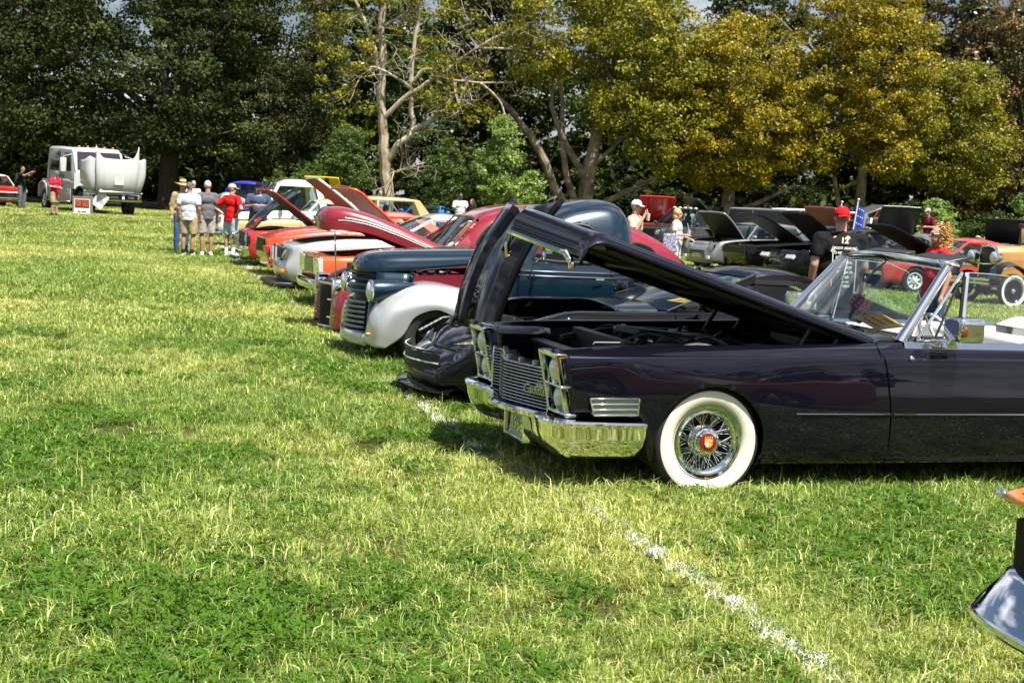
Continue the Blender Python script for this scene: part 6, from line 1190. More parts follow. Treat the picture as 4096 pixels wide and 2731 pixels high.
# right-hand rows
gcar('red_truck', 'red truck with its wide red hood raised behind the dark pickup with roof lights', (5.75, 60.0), 82, boxy(L=5.2, paint=paint('fire_red_paint', (.58, .015, .012)), under=MATS['fire_red_paint'], open=56, hood=(.10, 1.4)), cat='truck', group=BG)
def darkpickup():
    car, sec = gcar('dark_pickup', 'dark pickup with a row of white roof lights behind the blond woman', (4.45, 50.5), 40, boxy(L=5.4, paint=CHARC, belt=[(0, 1.0), (1.5, 1.10), (3.2, 1.12), (5.4, 1.10)], cab=(1.5, 3.3), bed=True, cabin=dict(A0=(1.45, 1.12), A1=(2.0, 1.70), B1=(2.95, 1.70), C0=(3.25, 1.12), wt=.68, wb=.88, cw=.12, glass=GLASS, crown=.03), xr=4.2), cat='pickup truck', group=BG)
    for k in range(5): q = MB(); q.ell((2.05, -.52+.26*k, 1.76), (.07, .08, .045)); q.build('roof_lamp', LAMP, car)
darkpickup()
def offroader():
    car, sec = gcar('off_roader', 'black off-roader with big knobbly tyres, red trim and raised hood', (5.85, 52.0), 16, boxy(L=4.4, W=.90, paint=CHARC, zb=.55, belt=[(0, 1.16), (.3, 1.18), (1.4, 1.24), (4.4, 1.24)], wr=.46, arch=.55, xf=.62, xr=3.1, hood=(.10, 1.30), open=48, cabin=dict(A0=(1.45, 1.26), A1=(1.62, 1.86), B1=(4.2, 1.86), C0=(4.38, 1.26), wt=.74, wb=.84, cw=.14, B=2.5, glass=GLASSDARK, crown=.02), lamps=[(.52, 1.0, .09)], grille=(.42, .85, 1.12, 1, BLACK), bumper=(.68, .14, BLACK, .16), rim=.25, wheel='ten', wm1=REDLENS, ww_=.30), cat='car', group=BG)
    for sg in (-1, 1):
        f = MB(); f.grid([[(.62+.60*math.cos(a), sg*y, .44+.60*math.sin(a)) for y in (.80, 1.06)] for a in np.linspace(.15, 2.9, 12)], flip=sg < 0); f.build('fender_flare', BLACK, car, solid=.03); r = MB(); r.tube([(.18, sg*.93, .98), (.30, sg*.93, 1.06), (.34, sg*.93, .92), (.18, sg*.93, .98)], .02, 6); r.build('red_trim', REDLENS, car)
offroader()
def minicar():
    car, sec = gcar('small_hatchback', 'small silver hatchback with round headlights beside the off-roader', (5.35, 42.0), 30, modern(L=3.7, W=.84, paint=MIDGREY, zb=.20, belt=[(0, .76), (.2, .84), (.8, .92), (1.2, .95), (3.7, .98)], nose=[(0, .06), (.3, .0), (.6, .02), (1, .14)], xf=.72, xr=3.15, wr=.31, arch=.34, hood=(.14, 1.15), open=52, cab=(1.25, 3.5), cabin=dict(A0=(1.22, .98), A1=(1.66, 1.38), B1=(3.2, 1.38), C0=(3.55, 1.0), wt=.60, wb=.74, B=2.3, cw=.14), lamps=[(.58, .72, .105)], grille=(.34, .36, .58, 4, CHROME), rects=[(.48, .62, .32, .42, LAMP, 'fog_lamp')], gaps=[1.3, 2.4], mirrors=(1.3, 1.02)), group=BG)
minicar()
gcar('black_muscle_car', 'black muscle car with red side marker and raised hood beside the silver hatchback', (6.1, 40.0), 14, modern(L=5.0, W=.96, paint=BLACKP, belt=[(0, .82), (.2, .86), (1.6, .98), (3.4, 1.02), (5.0, 1.0)], nose=[(0, .12), (.4, .02), (1, .0)], bow=.03, plan=[(0, .92), (.3, .98), (.8, 1), (5, .94)], xf=.86, xr=3.85, wr=.36, arch=.39, hood=(.2, 1.75), open=33, lip=.04, cab=(1.95, 3.9), cabin=dict(A0=(1.9, 1.0), A1=(2.6, 1.42), B1=(3.3, 1.42), C0=(4.1, 1.05), wt=.60, wb=.82), lamps=[], grille=(.82, .60, .76, 2, BLACK), trim=[(.42, .62, .56, .03, REDLENS)], gaps=[1.95, 3.3], rim=.26, wm1=GREYP), group=BG)
gcar('grey_suv', 'long grey van like off-roader with open tailgate behind the black muscle car', (7.9, 55.0), 8, boxy(L=5.6, W=1.0, paint=MIDGREY, belt=[(0, 1.1), (1.4, 1.2), (5.6, 1.22)], hood=(.1, 1.2), cab=(1.3, 5.5), xr=4.4, cabin=dict(A0=(1.3, 1.22), A1=(1.6, 1.92), B1=(5.4, 1.92), C0=(5.56, 1.22), wt=.80, wb=.92, cw=.5, B=2.7, glass=GLASSDARK, crown=.03)), cat='car', group=BG)
def gate():
    car = [o for o in bpy.data.objects if o.name.startswith('grey_suv')][0]; q = MB(); q.box((5.85, 0, 2.08), (.95, 1.6, .06), rot=(0, -.38, 0)); q.build('tailgate', MIDGREY, car, bevel=.02); s = MB(); s.tube([(5.5, -.75, 1.4), (5.9, -.75, 2.05)], .025, 6); s.build('gas_strut', REDLENS, car)
gate()
gcar('black_sedan', 'black modern sedan with swept headlight and raised hood beside the black muscle car', (6.85, 37.6), 20, modern(paint=BLACKP, open=42, lamps=[], rects=[(.46, .84, .60, .72, LAMP, 'headlight')], grille=(.26, .46, .66, 5, CHROME), zb=.18), group=BG)
gcar('maroon_show_car', 'maroon car with raised hood partly hidden behind the man in the red cap', (8.9, 44.5), 30, base60(paint=MAROON, under=mat('pink_under', (.32, .10, .09), rough=.35), open=50), group=BG)
gcar('silver_split_window', 'silver old fastback right of the man in the red cap', (10.6, 46.5), -28, base60(paint=MIDGREY, L=4.5, belt=[(0, .76), (.8, .88), (1.6, .86), (3.4, .92), (4.5, .8)], cabin=dict(A0=(1.7, .9), A1=(2.3, 1.26), B1=(2.8, 1.26), C0=(4.0, .9), wt=.55, wb=.76, cw=.3)), group=BG)
gcar('silver_pickup', 'silver old pickup facing the camera with a wide black raised hood', (14.3, 52.6), 96, boxy(L=5.2, paint=MIDGREY, open=58, hood=(.10, 1.45), under=BLACK, belt=[(0, 1.0), (1.5, 1.08), (3, 1.1), (5.2, 1.06)], cab=(1.55, 3.1), bed=True, cabin=dict(A0=(1.52, 1.1), A1=(1.95, 1.72), B1=(2.75, 1.72), C0=(3.05, 1.1), wt=.68, wb=.86, cw=.12, crown=.03), grille=(.70, .66, .92, 4, CHROME)), cat='pickup truck', group=BG)
CORCAR = gcar('coral_coupe', 'coral red fastback with grey side stripe and black raised hood', (8.7, 35.4), 12, base60(paint=CORAL, hoodpaint=BLACKP, L=4.8, open=30, W=.94, hood=(.14, 1.72), belt=[(0, .78), (.4, .84), (1.7, .94), (3.4, .96), (4.8, .92)], cab=(1.8, 3.6), cabin=dict(A0=(1.78, .96), A1=(2.40, 1.34), B1=(3.15, 1.34), C0=(4.3, .98), wt=.60, wb=.80, cw=.35), trim=[(.2, 4.4, .76, .07, MIDGREY)], wheel='slot', wm1=WHITEPAINT, wr=.34), group=BG)[0]
gcar('green_grey_pickup', 'pale grey old pickup in the far corner with a striped black hood up', (18.9, 55.5), 70, boxy(L=5.0, paint=mat('pale_grey_paint', (.42, .44, .42), rough=.35, coat=.8), open=50, under=BLACK, hoodpaint=STRIPE, belt=[(0, .98), (1.5, 1.02), (3, 1.04), (5, 1.0)], cab=(1.55, 3.0), bed=True, cabin=dict(A0=(1.52, 1.04), A1=(1.9, 1.6), B1=(2.7, 1.6), C0=(3.0, 1.04), wt=.66, wb=.86, cw=.12)), cat='pickup truck', group=BG)
gcar('dark_saloon', 'dark saloon behind the coral fastback roof at the edge of the view', (19.2, 49.0), 60, modern(paint=CHARC, seatmat=SEATGREY), group=BG)
gcar('red_corner_car', 'red car cut by the edge behind the tan vintage car', (17.6, 44.2), 30, base60(paint=REDP, belt=[(0, .9), (1.6, 1.02), (4.75, 1.0)]), group=BG)

# ------------------------------------------------------------------ early tan and black car at the edge, far side of the convertible
def early_car():
    TANB = paint('tan_brown_paint', (.50, .26, .08), rough=.35); car = empty('early_car', (10.45, 31.6, -.02), R(24)); tag(car, 'tan and black early motor car with chrome headlamps and whitewall tyres', 'car', BG)
    hd = MB(); rows = []
    for x, w, zt, zl in ((0, .27, 1.28, .62), (.04, .29, 1.30, .60), (.6, .36, 1.32, .58), (1.05, .44, 1.34, .56)): rows.append(catmull([np.array(p) for p in [(x, -w, zl), (x, -w, zt-.22), (x, -w*.94, zt-.10), (x, -w*.6, zt-.015), (x, 0, zt), (x, w*.6, zt-.015), (x, w*.94, zt-.10), (x, w, zt-.22), (x, w, zl)]], 33))
    hd.grid(rows, flip=True); hd.build('hood', TANB, car, angle=50, solid=.01)
    lm = MB(); lm.box((0, 0, 0), (.012, .008, .22)); me = lm.mesh('hood_louvre', TANB)
    for i in range(17):
        for sg in (-1, 1): o = bpy.data.objects.new('hood_louvre', me); COL.objects.link(o); o.parent = car; x = .22+.04*i; o.location = (x, sg*(.297+.13*x*.98), .92)
    rs = MB(); rs.tube([(-.01, -.26, .58), (-.01, -.28, 1.1), (-.01, -.2, 1.28), (-.01, 0, 1.31), (-.01, .2, 1.28), (-.01, .28, 1.1), (-.01, .26, .58)], .03, 8); rs.build('radiator_shell', CHROME, car); rc = MB(); rc.box((-.005, 0, .92), (.02, .50, .66)); rc.build('radiator_core', DARK, car); cp = MB(); cp.lathe([(.03, 0), (.04, .02), (.03, .05), (.001, .06)], (0, 0, 1.32), (0, 0, 1), 14); cp.build('radiator_cap', CHROME, car)
    BF = paint('black_fender_paint', (.010, .010, .011), rough=.3)
    for sg in (-1, 1):
        f = MB(); P = patch([[(-.42, .46, .62), (-.30, .46, .86), (.0, .46, .95), (.45, .48, .80), (.95, .52, .42), (1.2, .55, .36)], [(-.46, .62, .60), (-.32, .63, .90), (.0, .64, .99), (.45, .65, .83), (.95, .66, .44), (1.2, .67, .38)], [(-.44, .82, .56), (-.30, .83, .82), (.0, .84, .91), (.45, .84, .77), (.95, .84, .41), (1.2, .84, .36)]], 36, 12); f.grid([[(p[0], sg*p[1], p[2]) for p in r] for r in P], flip=sg < 0); f.build('front_fender', BF, car, solid=.01)
        l = MB(); c = Vector((-.16, sg*.36, 1.06)); l.grid([[(c.x+t, c.y+r_*math.cos(a), c.z+r_*math.sin(a)) for a in np.linspace(0, 6.2832, 25)[:-1]] for t, r_ in ((-.05, .02), (-.04, .10), (-.02, .135), (.02, .14), (.10, .125), (.18, .08), (.22, .01))], cv=True); l.build('headlight', CHROME, car)
        g_ = MB(); g_.ell((c.x-.035, c.y, c.z), (.025, .115, .115)); g_.build('headlight_lens', LAMP, car)
        rb = MB(); rb.box((1.9, sg*.70, .36), (1.5, .30, .04)); rb.build('running_board', BF, car)
        rf = MB(); P = patch([[(2.5, .62, .36), (2.7, .62, .80), (3.05, .62, .95), (3.4, .62, .80), (3.6, .62, .5)], [(2.48, .84, .34), (2.68, .84, .74), (3.05, .84, .88), (3.42, .84, .74), (3.62, .84, .46)]], 24, 6); rf.grid([[(p[0], sg*p[1], p[2]) for p in r] for r in P], flip=sg < 0); rf.build('rear_fender', BF, car, solid=.01)
    bar = MB(); bar.tube([(-.14, -.36, .92), (-.12, 0, .90), (-.14, .36, .92)], .016, 8); bar.build('lamp_bar', CHROME, car); ax = MB(); ax.tube([(.08, -.70, .36), (.08, -.3, .32), (.08, .3, .32), (.08, .70, .36)], .028, 8); ax.tube([(.08, -.6, .34), (.6, 0, .36)], .02, 6); ax.box((.9, -.35, .50), (2.2, .05, .10)); ax.box((.9, .35, .50), (2.2, .05, .10)); ax.build('front_axle', BLACK, car)
    bp = MB(); 
    for z in (.50, .58): bp.box((-.62, 0, z), (.03, 1.5, .05))
    bp.box((-.60, -.3, .54), (.05, .05, .14)); bp.box((-.60, .3, .54), (.05, .05, .14)); bp.build('bumper', CHROME, car, bevel=.01); bl = MB(); 
    for y in (-.3, .3): bl.tube([(-.60, y, .54), (.0, y, .50)], .018, 6)
    bl.build('bumper_iron', BLACK, car)
    bd = MB(); bd.box((1.25, 0, .92), (.40, 1.06, .74)); bd.box((2.3, 0, .84), (1.75, 1.24, .70)); bd.build('body', TANB, car, bevel=.06); tp = MB(); tp.box((2.25, 0, 1.78), (1.75, 1.26, .10)); tp.box((3.05, 0, 1.45), (.12, 1.2, .6))
    for sg in (-1, 1): tp.box((1.42, sg*.58, 1.47), (.06, .06, .56)); tp.box((2.2, sg*.60, 1.47), (.06, .05, .56))
    tp.build('roof', BF, car, bevel=.04); wg = MB(); wg.add([(1.42, -.56, 1.2), (1.42, .56, 1.2), (1.40, .56, 1.74), (1.40, -.56, 1.74)], [(0, 1, 2, 3)]); wg.build('windshield', GLASS, car, smooth=False)
    TW = mat('black_wire_paint', (.012, .012, .013), rough=.35)
    for x, y in ((.08, -.72), (.08, .72), (3.05, -.72), (3.05, .72)): wheel(car, x, y, .375, .12, .275, 'thin', True, CHROME, TW)
early_car()
# ------------------------------------------------------------------ orange car nosing in at the corner
def corner_car():
    OC = paint('bright_orange_paint', (.85, .22, .008), rough=.3)
    car, sec = gcar('orange_corner_car', 'orange car nose with chrome bumper cut off at the lower corner', (1.91, 4.02), 14, base60(paint=OC, W=.92, belt=[(0, .93), (.4, .95), (1.6, .93), (4.75, .9)], nose=[(0, .22), (.45, .24), (.80, .22), (.86, -.02), (1, .0)], bow=.0, lamps=[(.74, .68, .08), (.56, .68, .08)], grille=(.48, .60, .78, 6, BLACK), bumper=None, trim=[]), group=ROW)
    q = MB(); rows = []
    for t in np.linspace(-1, 1, 31):
        k = abs(t)**5; x0 = -.10*(1-k)+.02*k+.30*max(0, (abs(t)-.93)/.07); y = .86*t
        rows.append([(x0+dx, y, z) for dx, z in ((.16, .655), (.04, .650), (.025, .64), (-.10, .535), (-.108, .515), (-.09, .49), (.04, .46), (.15, .46))])
    q.grid(rows); q.build('bumper', CHROME, car, solid=.015, angle=60); c = MB()
    for sg in (-1, 1): c = MB(); c.ell((-.02, sg*.80, .905), (.02, .03, .016)); c.build('fender_tip_trim', CHROME, car); bk = MB(); bk.box((.10, 0, .69), (.06, 1.66, .24)); bk.build('nose_panel', BLACK, car)
corner_car()
# ------------------------------------------------------------------ big white crew cab truck and red car at the far end
def big_truck():
    W_ = paint('truck_white', (.55, .56, .56), rough=.38); SG = mat('silver_grey_panel', (.42, .42, .40), rough=.4, coat=.5)
    car = empty('crew_cab_truck', (-16.75, 58.8, gz(-16.75, 58.8)-.06), R(124)); tag(car, 'large white crew cab truck with forward tilted hood and for sale sign', 'truck')
    # cab: two boxes with windows
    def panel(mb, a, b, c, d): mb.add([a, b, c, d], [(0, 1, 2, 3)])
    cb = MB(); zf, zb_, zr = 1.05, 1.05, 2.78; hw = 1.12
    rows = []
    for x, zt in ((1.55, 1.75), (1.56, 1.78), (2.05, 2.66), (2.25, 2.78), (4.2, 2.84), (5.45, 2.84), (5.5, 2.80)):
        rows.append([(x, -hw, zf), (x, -hw, min(1.75, zt)), (x, -hw*.93, zt-.10), (x, -hw*.84, zt-.01), (x, 0, zt+.02), (x, hw*.84, zt-.01), (x, hw*.93, zt-.10), (x, hw, min(1.75, zt)), (x, hw, zf)])
    cb.grid(rows); cb.add(rows[0], [tuple(range(9))]); cb.add(rows[-1], [tuple(reversed(range(9)))]); cb.build('cab', W_, car, bevel=.03, angle=25)
    G = GLASSDARK; DG = mat('dark_window', (.010, .012, .014), rough=.06, coat=1)
    def win(nm, P): q = MB(); q.add(P, [tuple(range(len(P)))]); q.build(nm, DG, car, smooth=False, solid=.012, solid_off=1)
    for sg in (-1, 1):
        k = 1.008; yl = lambda z: sg*(hw*(1-.07*max(0, z-1.75)/.93)*k+.006)
        for pts in ([(1.98, 1.78), (2.34, 2.54), (3.05, 2.56), (3.05, 1.80)], [(3.75, 1.80), (3.75, 2.60), (4.95, 2.62), (4.95, 1.80)]):
            P = [(x, yl(z), z) for x, z in pts]; win('side_window', P if sg > 0 else P[::-1])
        for x in (3.25, 3.32, 5.12): q = MB(); q.box((x, sg*(hw+.002), 1.75), (.012, .02, 1.3)); q.build('door_gap', GAP, car)
        for x in (3.0, 3.55): q = MB(); q.box((x, sg*(hw+.015), 1.58), (.05, .03, .20)); q.build('door_handle', BLACK, car, bevel=.01)
        mi = MB(); mi.box((1.80, sg*(hw+.40), 2.02), (.14, .26, .62)); mi.build('door_mirror', W_, car, bevel=.05); ma = MB(); ma.tube([(1.95, sg*hw, 2.5), (1.82, sg*(hw+.40), 2.38)], .02, 6); ma.tube([(2.05, sg*hw, 1.55), (1.82, sg*(hw+.40), 1.68)], .02, 6); ma.tube([(2.2, sg*hw, 2.62), (1.82, sg*(hw+.40), 2.38)], .016, 6); ma.build('mirror_arm', CHROME, car)
        st = MB(); st.box((3.5, sg*(hw-.02), .78), (3.2, .14, .50)); st.build('side_skirt', SG, car, bevel=.02); sp = MB(); sp.box((3.5, sg*(hw+.06), .50), (3.2, .22, .07)); sp.build('running_board', STEEL, car, bevel=.01)
        for i in range(6): q = MB(); q.ell((2.2+.5*i, sg*(hw+.17), .50), (.03, .015, .02)); q.build('running_lamp', AMBER, car)
        # painted splash on the doors
        fl = MB(); r0 = random.Random(4)
        for i in range(11): x = 3.1+r0.random()*1.7; z = 1.30+r0.uniform(-.16, .16); w = r0.uniform(.2, .5); fl.add([(x, sg*(hw+.004), z), (x+w*.5, sg*(hw+.004), z+.05), (x+w, sg*(hw+.004), z+.01), (x+w*.5, sg*(hw+.004), z-.03)], [(0, 1, 2, 3)])
        fl.build('door_decal', BLACK, car, smooth=False)
        ff = MB(); P = patch([[(.25, .70, .62), (.35, .72, 1.05), (.85, .72, 1.22), (1.35, .72, 1.08), (1.5, .72, .75)], [(.22, 1.10, .60), (.34, 1.12, 1.03), (.85, 1.12, 1.19), (1.36, 1.12, 1.05), (1.52, 1.12, .72)]], 24, 6); ff.grid([[(p[0], sg*p[1], p[2]) for p in r] for r in P], flip=sg < 0); ff.build('inner_fender', BLACK, car, solid=.02)
        rf = MB(); P = patch([[(5.3, .80, .65), (5.45, .82, 1.18), (6.0, .82, 1.36), (6.55, .82, 1.15), (6.7, .80, .62)], [(5.28, 1.18, .62), (5.44, 1.20, 1.14), (6.0, 1.20, 1.31), (6.57, 1.20, 1.10), (6.72, 1.18, .60)]], 24, 6); rf.grid([[(p[0], sg*p[1], p[2]) for p in r] for r in P], flip=sg < 0); rf.build('rear_fender', W_, car, solid=.03)
    wsx = [(1.60, -.98, 1.86), (1.60, .98, 1.86), (2.02, .90, 2.60), (2.02, -.90, 2.60)]; q = MB(); q.add([(x-.035, y, z+.02) for x, y, z in wsx], [(3, 2, 1, 0)]); q.build('windshield', DG, car, smooth=False, solid=.01)
    for k in range(5): q = MB(); q.ell((2.30, -.72+.36*k, 2.83), (.07, .05, .035)); q.build('roof_marker', AMBER, car)
    bed = MB(); bed.box((6.05, 0, 1.15), (1.05, 2.1, .5)); bed.build('rear_deck', W_, car, bevel=.05); fr = MB(); fr.box((3.2, 0, .72), (6.0, .9, .22)); fr.box((.85, 0, 1.0), (1.2, .9, .5)); fr.build('chassis', DARK, car)
    # hood tilted forward: wide shell standing on its nose, fender horns at the sides
    # centre panel: nearly flat, leaning forward, top edge dipping between two pointed corners; fenders stand outside it
    def top(y): a = abs(y)/.88; return 2.34+.06*a*a+.50*max(0, (a-.62)/.38)**2.2
    rows = []
    for u_ in np.linspace(0, 1, 14):
        row = []
        for y in np.linspace(-.88, .88, 33):
            a = abs(y)/.88; row.append((-.66+.30*(1-u_)**4+.10*u_-.05*(1-a*a)-.035*math.exp(-((a-.55)/.10)**2)+.05*max(0, a-.85)/.15, y*(.90+.10*min(1, u_*2)), 1.0+(top(y)-1.0)*u_))
        rows.append(row)
    h = MB(); h.grid(rows, flip=True); h.build('tilted_hood', W_, car, solid=.04, angle=50)
    for sg in (-1, 1):
        rows = []
        for u_ in np.linspace(0, 1, 14):
            row = []
            for k in np.linspace(0, 1, 11):
                y = .86+.42*math.sin(k*math.pi/2); zt = 2.34-.10*k+.12*math.exp(-((k-.42)/.2)**2); zl = 1.02+.34*k*k; row.append((-.44-.12*math.sin(k*math.pi*.9)+.24*(1-u_)**4+.62*k*k*k, sg*y*(.93+.07*min(1, u_*2)), zl+(zt-zl)*u_))
            rows.append(row)
        f_ = MB(); f_.grid(rows, flip=sg > 0); f_.build('hood_fender', W_, car, solid=.04, angle=50)
    lo = MB(); lo.box((-.655, -.05, 1.52), (.05, .42, .46)); lo.build('hood_scoop', W_, car, bevel=.02); ng = MB(); ng.box((-.40, 0, 1.0), (.30, 1.5, .10)); ng.build('hood_nose', STEEL, car, bevel=.03)
    for sg in (1,): m_ = MB(); m_.box((-.36, sg*1.14, 1.42), (.08, .09, .18), rot=(sg*-.5, 0, 0)); m_.build('hood_lamp', AMBER, car, bevel=.02)
    bu = MB(); bu.grid([[(-.05-.16*(1-abs(t)**4), 1.22*t, .62+.36*u + 0*t) for u in np.linspace(0, 1, 5)] for t in np.linspace(-1, 1, 21)], flip=True); bu.build('bumper', CHROME, car, solid=.06); bt = MB(); bt.tube([(-.08-.16*(1-abs(t)**4), 1.22*t, .99) for t in np.linspace(-1, 1, 15)], .03, 6); bt.build('bumper_rail', WHITEPAINT, car)
    for y, w in ((-.68, .42), (0, .62), (.68, .42)): s_ = MB(); s_.box((-.225, y, .80), (.03, w, .20)); s_.build('bumper_opening', BLACK, car, bevel=.02); p_ = MB(); p_.box((-.245, y, .80), (.01, w*.55, .08)); p_.build('bumper_plate', mat('pale_plate', (.6, .58, .42), rough=.5), car)
    for x in (.85, 6.0):
        for sg in (-1, 1): wheel(car, x, sg*.95, .50, .30, .29, 'slot', False, CHROME, DARKSTEEL)
    return car
TRUCK = big_truck(); bpy.context.view_layer.update()
def sale_sign():
    p = TRUCK.matrix_world @ Vector((-.75, 1.45, 0)); root = empty('sale_sign', (p.x, p.y, gz(p.x, p.y)), R(10)); tag(root, 'framed for sale sign standing on the grass before the white truck', 'sign')
    f = MB(); f.box((0, .02, .37), (.80, .03, .74)); fo = f.build('sign_frame', mat('grey_board', (.20, .18, .15), rough=.8, noise=.3), root, bevel=.01); b = MB(); b.box((-.02, -.002, .33), (.62, .012, .60)); b.build('sign_face', mat('sign_white', (.78, .78, .76), rough=.6), root); k = MB(); k.box((-.02, -.010, .44), (.56, .004, .33)); k.build('sign_band', mat('sign_black', (.03, .03, .03), rough=.6), root)
    text('sign_words', 'FOR SALE', .155, mat('sign_orange', (.75, .10, .02), rough=.6), root, Matrix.Translation((-.02, -.016, .44)) @ Matrix.Rotation(R(90), 4, 'X') @ Matrix.Scale(2.0, 4, (0, 1, 0)) @ Matrix.Scale(.80, 4, (1, 0, 0)), extrude=.002, bold=.004)
    text('sign_small_words', '857 8948', .085, mat('sign_black', (.03, .03, .03), rough=.6), root, Matrix.Translation((-.02, -.012, .12)) @ Matrix.Rotation(R(90), 4, 'X'), extrude=.002, bold=.003)
    q = TRUCK.matrix_world @ Vector((-.36, .62, .66)); n = empty('paper_notice', q, R(14)); tag(n, 'white paper notice hanging crooked on the white truck bumper', 'notice'); s = MB(); s.box((0, 0, 0), (.48, .012, .62), rot=(0, .6, 0)); so = s.build('notice_sheet', mat('notice_paper', (.75, .76, .77), rough=.7), n)
    for i in range(4): l = MB(); l.box((-.02+.02*i, -.012, .12-.08*i), (.30, .004, .018), rot=(0, .6, 0)); l.build('notice_line', mat('notice_ink', (.25, .26, .28), rough=.8), n)
sale_sign()
def red_tbird():
    car, sec = gcar('red_convertible', 'red and white old convertible cut by the left edge under the dark tree', (-22.1, 61.6), 125, base60(paint=REDP, belt=[(0, .86), (.4, .90), (1.6, .94), (3.4, .96), (4.75, .92)], lamps=[(.74, .76, .11)], grille=(.55, .46, .66, 5, CHROME), bumper=(.40, .12, CHROME, .12), cabin=dict(A0=(1.7, .98), A1=(2.1, 1.36), B1=(3.0, 1.38), C0=(3.6, .98), wt=.60, wb=.78, paint=CREAM, pw=.05), trim=[(.1, 4.4, .62, .05, CHROME)]), group=BG)
    w = MB(); w.grid([[(-.03, .70*t, z) for z in (.66, .70)] for t in np.linspace(-1, 1, 5)]); w.box((-.03, 0, .685), (.05, 1.3, .05)); w.build('grille_surround', WHITEPAINT, car, bevel=.01)
red_tbird()
# ------------------------------------------------------------------ people: one continuous body each, clothing, hair and hats as parts
SKIN = [mat('skin_fair', (.52, .30, .21), rough=.55, noise=.12, nscale=8), mat('skin_tan', (.42, .22, .14), rough=.55, noise=.12, nscale=8), mat('skin_dark', (.10, .055, .035), rough=.5, noise=.12, nscale=8)]
def cloth(name, col, n=.25, pat=None): return mat('cloth_'+name, col, rough=.85, spec=.2, noise=n if not pat else 0, nscale=7 if not pat else 26, bump=.35, bscale=22, col2=pat)
def rem(mb, name, m, parent, vox=.014, it=2, disp=0.0, fac=.5):
    o = mb.build(name, m, parent); q = o.modifiers.new('rm', 'REMESH'); q.mode = 'VOXEL'; q.voxel_size = vox; q.use_smooth_shade = True
    s = o.modifiers.new('sm', 'SMOOTH'); s.iterations = it; s.factor = fac
    if disp:
        tx = bpy.data.textures.get('folds') or bpy.data.textures.new('folds', 'CLOUDS'); tx.noise_scale = .09; d = o.modifiers.new('fold', 'DISPLACE'); d.texture = tx; d.strength = disp; d.mid_level = .5
    return o
def cap_(mb, a, b, ra, rb, n=12):
    mb.tube([a, b], [ra, rb], n); mb.ell(a, (ra, ra, ra), n, 8); mb.ell(b, (rb, rb, rb), n, 8)
